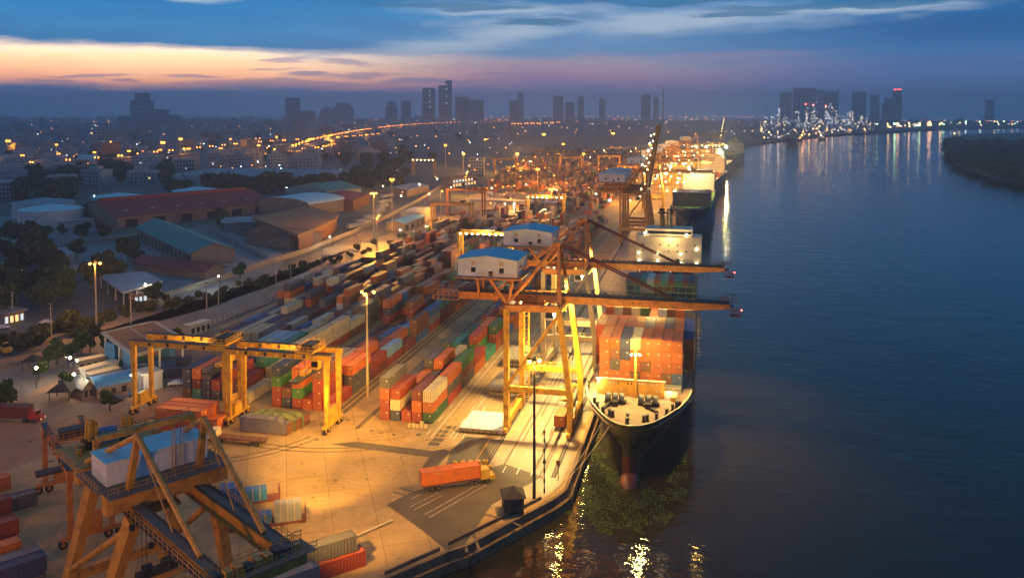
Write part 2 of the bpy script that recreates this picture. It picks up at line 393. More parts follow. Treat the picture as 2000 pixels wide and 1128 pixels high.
# quay wall along the water, with a coping, a lower ledge and fenders
qw = MB(); line = [(-130, 0), (-48.8, 125.3), (-41.8, 135.2), (-39.4, 137.5), (-27.6, 158.5), (-26, 163)]+quay[1:]+[(123, 2080)]
for (x0, y0), (x1, y1) in zip(line, line[1:]):
    d = Vector((x1-x0, y1-y0, 0)).normalized(); n_ = Vector((d.y, -d.x, 0))
    for a, b, z0, z1 in ((0, 1.1, -6, -1.3), (-.4, .25, -5.9, .2)):
        p0 = Vector((x0, y0, 0))+n_*a; p1 = Vector((x1, y1, 0))+n_*a; p2 = Vector((x1, y1, 0))+n_*b; p3 = Vector((x0, y0, 0))+n_*b
        vs = [(*p.xy, z) for z in (z0, z1) for p in (p0, p1, p2, p3)]
        qw.add(vs, [(4, 7, 6, 5), (0, 4, 5, 1), (1, 5, 6, 2), (2, 6, 7, 3), (3, 7, 4, 0)], 'quay_face')
tag(qw.build('quay_wall'), 'long stained concrete quay wall with a low ledge above the river', 'quay wall')
# river corner parapet
pp = MB()
for (x0, y0), (x1, y1) in (((-48.9, 125.6), (-42.6, 134.9)), ((-41.6, 137.0), (-29.2, 157.5))):
    pp.beam((x0-.9, y0+.4, .3), (x1-.9, y1+.4, .3), 0.3, .6, 'quay_face')
tag(pp.build('parapet_wall'), 'low pale concrete parapet along the bent corner of the quay', 'wall')

def flat(name, pts, z, m):
    o = MB().poly(pts, z, m).build(name); o['kind'] = 'structure'; return o
yard = [(-49.2, 125.5), (-42.2, 135.3), (-39.8, 137.6), (-28, 158.6), (-26.5, 163), (-26.5, 600), (-24, 800), (-8, 1050), (24, 1440), (95, 2000), (-120, 2000), (-290, 1500), (-235, 1100), (-185, 760), (-160, 475), (-181, 257), (-215, 200), (-235, 120), (-235, 20), (-118, 20)]
flat('yard_ground', yard, -.02, 'yard_concrete')
flat('dirt_lot', [(-120, 196), (-128, 240), (-150, 250), (-178, 256), (-215, 200), (-238, 120), (-236, 25), (-170, 25), (-150, 120), (-133, 175)], 0.0, 'dirt_lot')
rd = []
for p in ((-20, 735), (170, 655), (350, 598), (560, 530), (700, 480), (800, 440), (870, 405), (925, 380), (975, 362)): rd.append(at(*p))
rr = [at(*p) for p in ((1050, 388), (1000, 402), (930, 428), (850, 468), (700, 528), (560, 580), (440, 632), (330, 672), (220, 705), (60, 765), (-20, 790))]
flat('yard_road', rd+rr, .02, 'road')
pr = [at(*p) for p in ((-20, 668), (120, 640), (250, 612), (400, 575), (560, 520), (700, 455), (790, 405), (860, 362), (905, 335))]
pr2 = [at(*p) for p in ((925, 338), (880, 366), (812, 412), (720, 470), (575, 540), (410, 600), (255, 642), (120, 672), (-20, 702))]
flat('public_road', pr+pr2, .02, 'road')
lots = {'depot_lot': [(105, 520), (150, 470), (265, 455), (420, 440), (560, 500), (530, 545), (330, 590), (225, 545)], 'tank_lot': [(-40, 480), (-20, 425), (200, 398), (420, 372), (470, 392), (210, 440), (90, 490)]}
for k_, p_ in lots.items(): flat(k_, [at(*p) for p in p_], -.03, 'lot_grey')
flat('apron_road', [(-44, 166), (-40, 152), (-30, 158.2), (-27.5, 165), (-27.5, 560), (-46.5, 560), (-46.5, 215), (-46, 195)], .0, 'apron_concrete')
# asphalt patches of the apron
for P in ([(790, 965), (830, 985), (880, 1072), (860, 1072), (745, 990)], ):
    pass
pa = MB()
for P in ([(755, 985), (800, 962), (985, 905), (1060, 930), (960, 985), (905, 1068), (870, 1072), (825, 1035)],
          [(645, 866), (700, 862), (845, 880), (868, 876), (880, 882), (842, 922), (818, 922), (838, 892), (700, 875)],
          [(910, 852), (975, 858), (945, 905), (875, 912), (868, 918), (880, 880)]):
    pa.poly([at(*p) for p in P], .016, 'patch_asphalt')
o = pa.build('asphalt_patch'); o['kind'] = 'structure'
sn = MB()
for p, q, a_, c_ in ((800, 835, 16, 5), (770, 848, 9, 4), (818, 848, 12, 5), (835, 858, 9, 3), (745, 845, 8, 3), (700, 856, 7, 3), (726, 840, 9, 2.5), (860, 850, 7, 2), (790, 852, 6, 2), (760, 858, 7, 2), (680, 820, 8, 2.5), (655, 938, 9, 3), (716, 935, 7, 2.5), (612, 970, 8, 2), (615, 924, 6, 2), (672, 951, 6, 2), (760, 918, 5, 2), (590, 905, 5, 2), (905, 965, 9, 2.5), (840, 1040, 8, 2), (720, 1085, 6, 2), (780, 1090, 5, 2), (450, 905, 6, 2), (100, 900, 14, 4), (60, 860, 12, 3), (180, 820, 12, 3), (330, 870, 8, 3), (620, 858, 9, 3), (590, 866, 9, 2)):
    x, y = at(p, q); k_ = dist(x, y)/F*.5; n = 13
    pts = [(x+math.cos(6.283*i/n)*a_*k_*rnd.uniform(.45, 1.25), y+math.sin(6.283*i/n)*c_*k_*3.2*rnd.uniform(.45, 1.25)) for i in range(n)]
    sn.poly(pts, .0+.0005*len(sn.f)/13, 'patch_asphalt')
for k in range(26):                                    # dark squares where slabs were lifted
    pass
for p, q in ((868, 842), (862, 850), (856, 858), (848, 866), (880, 834)):
    x, y = at(p, q); sn.box(x-1.3, x+1.3, y-.9, y+.9, -.01, .024, 'patch_asphalt')
o = sn.build('ground_stain'); o['kind'] = 'structure'
ty = MB()                                              # tyre marks swept over the concrete
for (c0, r0, a0, a1) in ((at(430, 800), 32, -75, -20), (at(430, 800), 34.2, -75, -20), (at(560, 1100), 30, 20, 75), (at(560, 1100), 32.1, 20, 75), (at(820, 1130), 24, 60, 120), (at(700, 760), 40, -110, -60), (at(700, 760), 42, -110, -60)):
    prv = None
    for k in range(25):
        a_ = R(a0+(a1-a0)*k/24); p = (c0[0]+r0*math.cos(a_), c0[1]+r0*math.sin(a_))
        if prv:
            d = Vector((p[0]-prv[0], p[1]-prv[1], 0)).normalized(); n_ = Vector((-d.y, d.x, 0))*.28
            ty.add([Vector((*prv, .012))-n_, Vector((*p, .012))-n_, Vector((*p, .012))+n_, Vector((*prv, .012))+n_], [(0, 1, 2, 3)], 'tyre_mark')
        prv = p
for k in range(16):
    x_ = rnd.uniform(-44, -31); y0_ = rnd.uniform(165, 240); stripe_ = rnd.uniform(30, 120); ty.add([(x_-.2, y0_, .013), (x_+.2, y0_, .013), (x_+.2+rnd.uniform(-1, 1), y0_+stripe_, .013), (x_-.2, y0_+stripe_, .013)], [(0, 1, 2, 3)], 'tyre_mark')
o = ty.build('tyre_marks'); o['kind'] = 'structure'
# painted lines
mk = MB()
def stripe(p, q, wd, m='white_paint', z=.03):
    p = Vector((*p, z)); q = Vector((*q, z)); d = (q-p).normalized(); n_ = Vector((-d.y, d.x, 0))*wd/2
    mk.add([p-n_, q-n_, q+n_, p+n_], [(0, 1, 2, 3)], m)
for x_, m_ in ((-60.7, 'white_paint'), (-59.2, 'yellow_paint'), (-57.7, 'yellow_paint'), (-55.4, 'white_paint'), (-47.2, 'yellow_paint'), (-43.2, 'yellow_paint'), (-30.6, 'yellow_paint')):
    stripe((x_, 172 if x_ > -48 else 183), (x_, 560), .16, m_)
for x_ in (-62.2, -56.5, -53.6, -40.2, -37.2, -34.2):
    for y_ in range(168 if x_ > -50 else 184, 520, 9): stripe((x_, y_), (x_, y_+3.4), .18)
for x_ in (-79.5, -86.9, -88.1, -78.3, -111.5, -112.9):
    stripe((x_, 186), (x_, 560), .18, 'yellow_paint')
for p, q in (((581, 886), (602, 889)), ((540, 909), (560, 916)), ((498, 932), (520, 938)), ((677, 937), (703, 943)), ((733, 904), (757, 909)), ((757, 941), (770, 927)), ((815, 873), (825, 863)), ((865, 873), (872, 866)), ((625, 970), (648, 979)), ((675, 994), (703, 982)), ((728, 1004), (755, 992)), ((740, 1012), (770, 1002)), ((535, 1040), (556, 1047)), ((552, 1045), (580, 1033)), ((590, 1003), (612, 1011)), ((803, 974), (820, 965)), ((555, 1020), (585, 1028)), ((703, 1052), (712, 1046)), ((800, 990), (855, 962)), ((808, 995), (865, 966)), ((828, 1005), (940, 942)), ((838, 1010), (950, 946))):
    stripe(at(*p), at(*q), .2, 'worn_paint')
stripe(at(683, 1055), at(768, 1018), .5, 'patch_asphalt'); stripe(at(681, 1051), at(766, 1014), .2, 'white_paint', .034)
for k in range(34):                                     # dashes on the public road
    a = at(140+k*22, 0 or 668-k*7.2)
for y_ in range(240, 900, 14): stripe((-171-(y_-240)*.012, y_), (-171-(y_-240)*.012, y_+5), .2)
o = mk.build('lane_markings'); o['kind'] = 'structure'
# crane rails
rl = MB()
for x_ in (-44.5, -29.5, -88.6, -87.0, -79.6):
    y0 = 168 if x_ > -50 else 184
    rl.box(x_-.14, x_+.14, y0, 560, .0, .06, 'rail_steel'); rl.box(x_-.5, x_+.5, y0, 560, .004, .012, 'asphalt_dark')
o = rl.build('crane_rail'); o['kind'] = 'structure'
# floating weed mat round the bow
wd = MB()
P = [at(*p, -3) for p in ((1150, 810), (1130, 850), (1105, 960), (1098, 1000), (1150, 1035), (1215, 1048), (1280, 1040), (1330, 1000), (1345, 950), (1340, 880), (1300, 940), (1225, 965), (1195, 900), (1170, 840))]
def inside(x, y, P):
    c_ = False; j = len(P)-1
    for i in range(len(P)):
        if (P[i][1] > y) != (P[j][1] > y) and x < (P[j][0]-P[i][0])*(y-P[i][1])/(P[j][1]-P[i][1])+P[i][0]: c_ = not c_
        j = i
    return c_
n_w = 0
for _ in range(26000):
    x, y = rnd.uniform(-27, 0), rnd.uniform(148, 215)
    dm = min(math.hypot(x-a, y-b) for a, b in P)
    nz_ = math.sin(x*.9+y*.35+1)+math.sin(x*.43-y*.71)+math.sin(x*1.7+y*1.3)*.7+math.sin(y*.23)*.5
    wl_ = x+27.5 < 7 or y > 165
    if inside(x, y, P) and nz_ > (-1.6 if dm > 6 else 1.0-dm*.5) and rnd.random() < (.9 if nz_ > 0 else .45):
        s_ = rnd.uniform(.12, .32); a = rnd.uniform(0, 6.3); t1 = rnd.uniform(-.5, .5)
        dx, dy = math.cos(a)*s_, math.sin(a)*s_
        wd.add([(x-dx, y-dy, -2.97), (x+dy*.6, y-dx*.6, -2.95+s_*t1*.5), (x+dx, y+dy, -2.95+abs(t1)*s_), (x-dy*.6, y+dx*.6, -2.96)], [(0, 1, 2, 3)], 'weed')
o = wd.build('floating_weed'); tag(o, 'mat of green floating water weed between quay and ship bow', 'water weed', kind='stuff')
# drifting weed scraps out on the river
wd = MB()
for _ in range(420):
    a, b = at(rnd.uniform(1400, 1640), rnd.uniform(350, 480), -3)
    s_ = rnd.uniform(.3, 1.1)
    wd.add([(a-s_, b, -2.97), (a, b-s_*.5, -2.97), (a+s_, b, -2.95), (a, b+s_*.6, -2.96)], [(0, 1, 2, 3)], 'leaf_dark')
tag(wd.build('drifting_weed'), 'scattered dark weed scraps drifting on the open river', 'water weed', kind='stuff')
# -- PART2 --
# ------------------------------------------------------------------ containers
CW, CH = 2.44, 2.6
def cont_body(Lc, rib=True):
    b = MB(); m = 'container_paint'; h = CW/2
    z0, z1 = .08, CH-.08
    pts = []; n = int(Lc/.56); st = (Lc-.3)/n
    y = -Lc/2+.15
    for k in range(n):
        pts += [(y, 0), (y+st*.3, 0), (y+st*.5, 1), (y+st*.8, 1)]; y += st
    pts.append((Lc/2-.15, 0))
    for sx in (-1, 1):
        vs = [(sx*(h-.02-.055*d), yy, z) for z in (z0, z1) for yy, d in pts]; k_ = len(pts)
        fs = [(i, i+1, k_+i+1, k_+i) if sx > 0 else (i, k_+i, k_+i+1, i+1) for i in range(k_-1)]
        b.add(vs, fs, m)
    vs = [(s_*(h-.03), yy, z1-.03*d) for s_ in (-1, 1) for yy, d in pts]
    b.add(vs, [(i, k_+i, k_+i+1, i+1) for i in range(k_-1)], m)
    b.add([(-h+.03, Lc/2-.04, z0), (h-.03, Lc/2-.04, z0), (h-.03, Lc/2-.04, z1), (-h+.03, Lc/2-.04, z1)], [(0, 3, 2, 1)], m)
    b.add([(-h+.03, -Lc/2+.07, z0), (h-.03, -Lc/2+.07, z0), (h-.03, -Lc/2+.07, z1), (-h+.03, -Lc/2+.07, z1)], [(0, 1, 2, 3)], m)
    b.add([(-h+.03, -Lc/2, z0), (h-.03, -Lc/2, z0), (h-.03, Lc/2, z0), (-h+.03, Lc/2, z0)], [(0, 3, 2, 1)], m)
    for sx in (-1, 1):
        b.box(sx*(h-.02)-.012, sx*(h-.02)+.012, -sx*(Lc/2-2.6), -sx*(Lc/2-2.6)+1.7, 2.05, 2.22, 'cream_steel')
        for z in (0, CH-.12): b.box(sx*h-.06-.06*sx, sx*h+.06-.06*sx, -Lc/2, Lc/2, z, z+.12, m)
        for sy in (-1, 1): b.box(sx*(h-.08)-.08, sx*(h-.08)+.08, sy*(Lc/2-.08)-.08, sy*(Lc/2-.08)+.08, 0, CH, m)
    for sy in (-1, 1):
        for z in (0, CH-.12): b.box(-h, h, sy*(Lc/2-.06)-.06, sy*(Lc/2-.06)+.06, z, z+.12, m)
    return b
def cont_door(s_, Lc):
    b = MB(); x0, x1 = (.02, CW/2-.14) if s_ > 0 else (-CW/2+.14, -.02); y = -Lc/2
    b.box(x0, x1, y+.0, y+.06, .14, CH-.14, 'container_paint')
    for k in (.28, .72):
        x = x0+(x1-x0)*k; b.box(x-.03, x+.03, y-.05, y-.002, .12, CH-.12, 'rail_steel')
        b.box(x-.10, x+.10, y-.07, y-.052, 1.0, 1.12, 'rail_steel')
    for z in (.5, 1.3, 2.1): b.box(x0+.04, x1-.04, y-.012, y-.001, z, z+.05, 'container_paint')
    if s_ > 0: b.box(x0+.35, x0+.8, y-.01, y-.002, 1.7, 1.95, 'white_paint')
    return b
CM = {40: cont_body(12.19).mesh('container_body'), 20: cont_body(6.06).mesh('container_body')}
CD = {(L, s_): cont_door(s_, l_).mesh('container_door') for L, l_ in ((40, 12.19), (20, 6.06)) for s_ in (-1, 1)}
PAL = {'rust orange': (.50, .125, .025), 'brick red': (.32, .05, .022), 'maroon': (.16, .025, .022), 'brown': (.19, .075, .04), 'bright orange': (.62, .15, .02),
       'grey': (.17, .17, .18), 'slate grey': (.09, .09, .105), 'navy blue': (.03, .05, .13), 'blue': (.04, .13, .36), 'light blue': (.20, .38, .56),
       'dark green': (.03, .11, .045), 'green': (.06, .24, .06), 'teal': (.04, .26, .20), 'cream': (.62, .52, .33), 'white': (.58, .56, .54), 'yellow': (.60, .38, .06), 'bright red': (.5, .02, .02)}
MIXP = ['rust orange']*9+['brick red']*7+['maroon']*4+['brown']*7+['bright orange']*4+['grey']*4+['slate grey']*4+['navy blue']*4+['blue']*2+['light blue']*1+['dark green']*2+['green']*1+['teal']*1+['cream']*2+['white']*1
ORD = ['first', 'second', 'third', 'fourth', 'fifth', 'sixth', 'seventh', 'eighth', 'ninth', 'tenth', 'eleventh', 'twelfth', 'thirteenth', 'fourteenth']
TIER = ['bottom', 'second', 'third', 'fourth', 'fifth']
ncont = 0
def container(x, y, z, colr, label, group, L=40, rz=0., doors=True, tilt=None):
    global ncont; ncont += 1
    rgb = PAL[colr]; v_ = rnd.uniform(.85, 1.15); c4 = (rgb[0]*v_, rgb[1]*v_, rgb[2]*v_, 1)
    t_ = thing('shipping_container', label, 'container', (x, y, z), rz, group)
    o_ = bpy.data.objects.new('body', CM[L]); col.objects.link(o_); o_.parent = t_; o_.color = c4
    if doors:
        for s_ in (-1, 1):
            d = bpy.data.objects.new('door', CD[(L, s_)]); col.objects.link(d); d.parent = t_; d.color = c4
    return t_
mass = {'v': [], 'f': [], 'c': []}
def mass_box(x0, x1, y0, y1, z0, z1, rgb):
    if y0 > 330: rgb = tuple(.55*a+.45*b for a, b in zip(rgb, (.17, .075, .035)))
    n = len(mass['v']); mass['v'] += [(x0, y0, z0), (x1, y0, z0), (x1, y1, z0), (x0, y1, z0), (x0, y0, z1), (x1, y0, z1), (x1, y1, z1), (x0, y1, z1)]
    mass['f'] += [tuple(a+n for a in f) for f in ((0, 1, 5, 4), (1, 2, 6, 5), (2, 3, 7, 6), (3, 0, 4, 7), (4, 5, 6, 7))]; mass['c'] += [rgb]*5
# the yard blocks: name, west edge, rows, first front, last bay, row pitch
blocks = [('apron-side yard block', -76.6, 5, 191.0, 30, 2.75, 'A'),
          ('middle yard block beyond the tall floodlight mast', -106.9, 6, 193.4, 30, 2.83, 'B'),
          ('yard block behind the left gantry crane', -133.2, 7, 194.5, 29, 2.83, 'C'),
          ('roadside yard block', -156.0, 7, 249.0, 22, 2.83, 'D')]
man = {('A', 0): ['brick red,brick red,rust orange,slate grey', 'navy blue,cream,brick red', 'brick red', 'brick red,rust orange,maroon', 'dark green,rust orange,cream'],
       ('A', 1): ['teal,slate grey', 'grey,rust orange', 'brown,slate grey', 'rust orange', 'brick red,slate grey,rust orange'],
       ('A', 2): ['brown,slate grey', 'brick red,rust orange,slate grey', 'green,grey,bright orange', 'dark green,rust orange', 'slate grey,brown,green'],
       ('A', 3): ['brown', 'slate grey', 'brick red,cream', 'maroon', 'rust orange,brick red'],
       ('A', 4): ['brown,slate grey', 'slate grey,teal', 'brick red,dark green', 'maroon,green,brick red', 'teal'],
       ('A', 5): ['slate grey', 'dark green,dark green', 'maroon,brick red', 'green,brown,rust orange', 'rust orange,brick red,dark green'],
       ('B', 0): ['brick red,brick red,green,navy blue', 'navy blue,brown', 'brick red,green,bright orange,bright orange', 'brick red', 'brick red,brick red,brick red,brown', 'brick red'],
       ('B', 1): ['slate grey', 'brick red,cream', 'slate grey,green', 'brick red,dark green', 'slate grey,slate grey,bright orange', 'slate grey,slate grey,bright orange'],
       ('B', 2): ['brown', 'grey,cream', 'teal,cream', 'slate grey,brown', 'grey,light blue,bright orange', 'maroon,brick red'],
       ('B', 3): ['slate grey', 'grey', 'slate grey,brick red', 'brown', 'maroon,brick red', 'brick red,light blue'],
       ('B', 4): ['slate grey', 'brown', 'slate grey', 'brick red,blue', 'rust orange,rust orange', 'maroon'],
       ('B', 5): ['maroon', 'brown', 'light blue', 'slate grey', 'brown,light blue', 'blue,brown,brown'],
       ('C', 0): ['brown,navy blue,navy blue', 'teal,maroon,rust orange', 'navy blue,navy blue,slate grey', 'slate grey,brick red', 'slate grey,slate grey,brick red', 'slate grey,maroon', 'cream'],
       ('C', 1): ['navy blue,slate grey', 'navy blue,brown', 'slate grey', 'brick red', 'brown,bright orange', 'slate grey,blue,teal', 'blue,cream'],
       ('C', 2): ['brown', 'navy blue', 'slate grey,light blue', 'slate grey,teal', 'maroon,cream', 'slate grey,cream', 'slate grey,cream,cream'],
       ('C', 3): ['navy blue,light blue', 'slate grey,light blue', 'brown,light blue', 'navy blue,teal', 'brown', 'grey,cream', 'brick red,cream,cream'],
       ('C', 4): ['navy blue', 'cream', 'grey', 'cream,cream', 'maroon', 'navy blue,cream', 'brick red,cream,cream'],
       ('C', 5): ['blue', 'navy blue', 'grey,cream', 'cream', 'navy blue,navy blue', 'brown,grey', 'brown,cream'],
       ('C', 6): ['navy blue', 'brown', 'slate grey', 'brick red,brown', 'slate grey,cream', 'slate grey,slate grey,slate grey', 'slate grey,slate grey,slate grey'],
       ('D', 0): ['brown', 'navy blue', 'cream', 'cream', 'cream', 'slate grey', 'brown'],
       ('D', 1): ['blue', 'navy blue', 'cream', 'navy blue', 'brown', 'slate grey', 'cream'],
       ('D', 2): ['slate grey', 'cream', 'brown', 'cream,cream', 'slate grey', 'brown', 'brown']}
cands = []
for bname, xw, nr, y0, nb, pitch, key in blocks:
    stacks = {}
    for b in range(nb):
        yb = y0+b*12.75; xs = xw+max(0, (yb-480))*.0 
        for r_ in range(nr):
            x = xs+pitch*(r_+.5)
            if key == 'D' and x < -176+(yb-250)*.082+3: continue
            if (key, b) in man: tl = man[(key, b)][r_].split(',')
            else:
                hgt = rnd.choice([0, 1, 1, 2, 2, 2, 3, 3, 4] if rnd.random() < .8 else [3, 4])
                if b % 7 == 6 and rnd.random() < .5: hgt = min(hgt, 1)
                tl = [rnd.choice(MIXP) for _ in range(hgt)]
            stacks[(b, r_)] = (x, yb, tl)
    H_ = lambda b, r_: len(stacks[(b, r_)][2]) if (b, r_) in stacks else 0
    for (b, r_), (x, yb, tl) in stacks.items():
        n20 = (b, r_) not in ((0, 0),) and (key, b) not in man and rnd.random() < .28
        for k, cn in enumerate(tl):
            if k < len(tl)-1 and H_(b-1, r_) > k and H_(b, r_+1) > k and H_(b, r_-1) > k and H_(b+1, r_) > k: continue
            vis = (k == len(tl)-1) or H_(b-1, r_) <= k or H_(b, r_+1) <= k
            d = dist(x, yb)
            cands.append((d+(0 if vis else 400), key, bname, b, r_, k, cn, x, yb+6.1, n20, len(tl), H_(b-1, r_) <= k))
cands.sort(key=lambda c_: c_[0])
N_SHIP = 92
GR = {'A': 'containers in the apron-side yard block', 'B': 'containers in the middle yard block', 'C': 'containers behind the left gantry crane', 'D': 'containers in the roadside yard block'}
BN = {'A': 'apron-side block', 'B': 'middle yard block', 'C': 'left gantry block', 'D': 'roadside block'}
for i, (d, key, bname, b, r_, k, cn, x, yc, n20, nt, front) in enumerate(cands):
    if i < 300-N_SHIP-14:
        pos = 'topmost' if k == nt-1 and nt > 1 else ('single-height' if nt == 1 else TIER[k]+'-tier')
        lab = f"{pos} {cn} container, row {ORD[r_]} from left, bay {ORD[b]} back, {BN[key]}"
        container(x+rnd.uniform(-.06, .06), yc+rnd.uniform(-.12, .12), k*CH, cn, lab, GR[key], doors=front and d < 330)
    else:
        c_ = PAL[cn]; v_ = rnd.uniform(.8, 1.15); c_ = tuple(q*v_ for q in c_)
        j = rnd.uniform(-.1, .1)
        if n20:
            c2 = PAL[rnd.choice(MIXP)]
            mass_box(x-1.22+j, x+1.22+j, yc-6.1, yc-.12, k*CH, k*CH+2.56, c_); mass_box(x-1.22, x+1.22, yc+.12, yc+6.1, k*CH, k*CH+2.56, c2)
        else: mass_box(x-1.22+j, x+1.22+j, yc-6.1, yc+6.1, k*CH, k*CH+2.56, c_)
# the far yard, to the container mass
for xb in range(-300, 0, 24):
    y = 590
    while y < 1500:
        y += 12.75
        if rnd.random() < .10: y += 16
        lx = -195-(y-600)*.11
        for r_ in range(6):
            x = xb+r_*2.85
            if x < lx+8 or x > qx(y)-50: continue
            if -205 < x < -135 and y < 760: continue
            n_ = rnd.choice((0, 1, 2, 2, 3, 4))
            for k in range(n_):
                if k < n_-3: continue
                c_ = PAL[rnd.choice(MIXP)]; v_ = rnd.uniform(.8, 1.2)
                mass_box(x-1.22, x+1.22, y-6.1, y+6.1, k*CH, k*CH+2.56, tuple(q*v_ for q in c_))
# loose containers near the camera, all set to the bent quay
AN = R(-32.7); VX = (math.cos(AN), math.sin(AN)); UX = (-VX[1], VX[0])
def loc2(p, q, z=0.): return at(p, q, z)
def cont_seg(px1, py1, px2, py2, z, colr, label, off=1.22, L=40, doors=True, group='loose containers beside the big crane'):
    """container whose long lower edge nearest the camera runs between two points"""
    a = Vector(at(px1, py1, z)); b = Vector(at(px2, py2, z)); d = (b-a).normalized(); n_ = Vector((-d.y, d.x))
    l_ = 12.19 if L == 40 else 6.06
    c_ = a+d*l_/2+n_*off
    return container(c_.x, c_.y, z, colr, label, group, L, math.atan2(d.y, d.x)-math.pi/2, doors)
cont_seg(576, 1150, 690, 1112, 0, 'brick red', 'red ribbed container at the bottom edge, lying in front of the slate one')
cont_seg(556, 1118, 681, 1080, 2.6, 'slate grey', 'slate grey ribbed container stacked behind the red one at the bottom edge', off=1.3)
cont_seg(560, 1150, 692, 1107, 0, 'brown', 'brown container under the slate grey one at the bottom edge', off=3.9)
cont_seg(472, 1190, 584, 1150, 2.6, 'grey', 'pale grey ribbed container at the bottom edge, under the crane boom tip')
for k, (x1, y1, cn) in enumerate(((305, 840, 'brick red'), (335, 812, 'brown'))):
    for tier in range(2 if k == 0 else 1):
        c_ = at(x1, y1); 
for k in range(3):
    for tier in range(2):
        cn = 'brick red' if (k+tier) % 2 == 0 else 'rust orange'
        a = at(303, 838)
        container(a[0]+6.1, a[1]+1.3+k*2.6, tier*CH, cn, f"{cn} container, {TIER[tier]} tier, {['front', 'middle', 'rear'][k]} row of the crosswise stack by the left gantry", 'crosswise stack by the left gantry', 40, math.pi/2)
container(a[0]+13.6, a[1]+5.5, 0, 'rust orange', 'short rust orange container at the right end of the crosswise stack', 'crosswise stack by the left gantry', 20, 0)
# left edge stacks
rw = math.atan2(VX[1], VX[0])-math.pi/2
for (p, q, z, cn, back, L_, lab) in ((92, 1152, 0, 'slate grey', 0, 40, 'slate container at the bottom left corner, bottom of its row'),
        (92, 1114, 2.6, 'navy blue', 0, 40, 'dark blue container at the bottom left corner, on the slate one'),
        (92, 1114, 2.6, 'grey', 2.6, 40, 'grey green container at the left edge beside the dark blue one'),
        (42, 1122, 0, 'brown', 0, 40, 'brown container at the left edge under the orange one'),
        (42, 1085, 2.6, 'bright orange', 0, 40, 'orange container at the left edge, just above the grey green one'),
        (38, 1040, 2.6, 'brick red', 0, 40, 'red container at the left edge, behind the orange one'),
        (38, 1074, 0, 'maroon', 0, 40, 'maroon container at the left edge, lowest behind the orange one'),
        (24, 998, 2.6, 'maroon', 0, 40, 'dark maroon container at the far left edge, uppermost of the group'),
        (24, 1030, 0, 'brown', 0, 40, 'brown container at the far left edge under the dark maroon one'),
        (74, 985, 0, 'slate grey', 0, 40, 'dark slate container lying behind the orange gantry legs'),
        (30, 962, 0, 'rust orange', 2.8, 40, 'rust orange container behind the dark slate one at the left edge')):
    a = at(p, q, z); hl = 6.1
    container(a[0]-UX[0]*hl-VX[0]*(1.22+back), a[1]-UX[1]*hl-VX[1]*(1.22+back), z, cn, lab, 'stacks at the left edge', L_, AN, False)

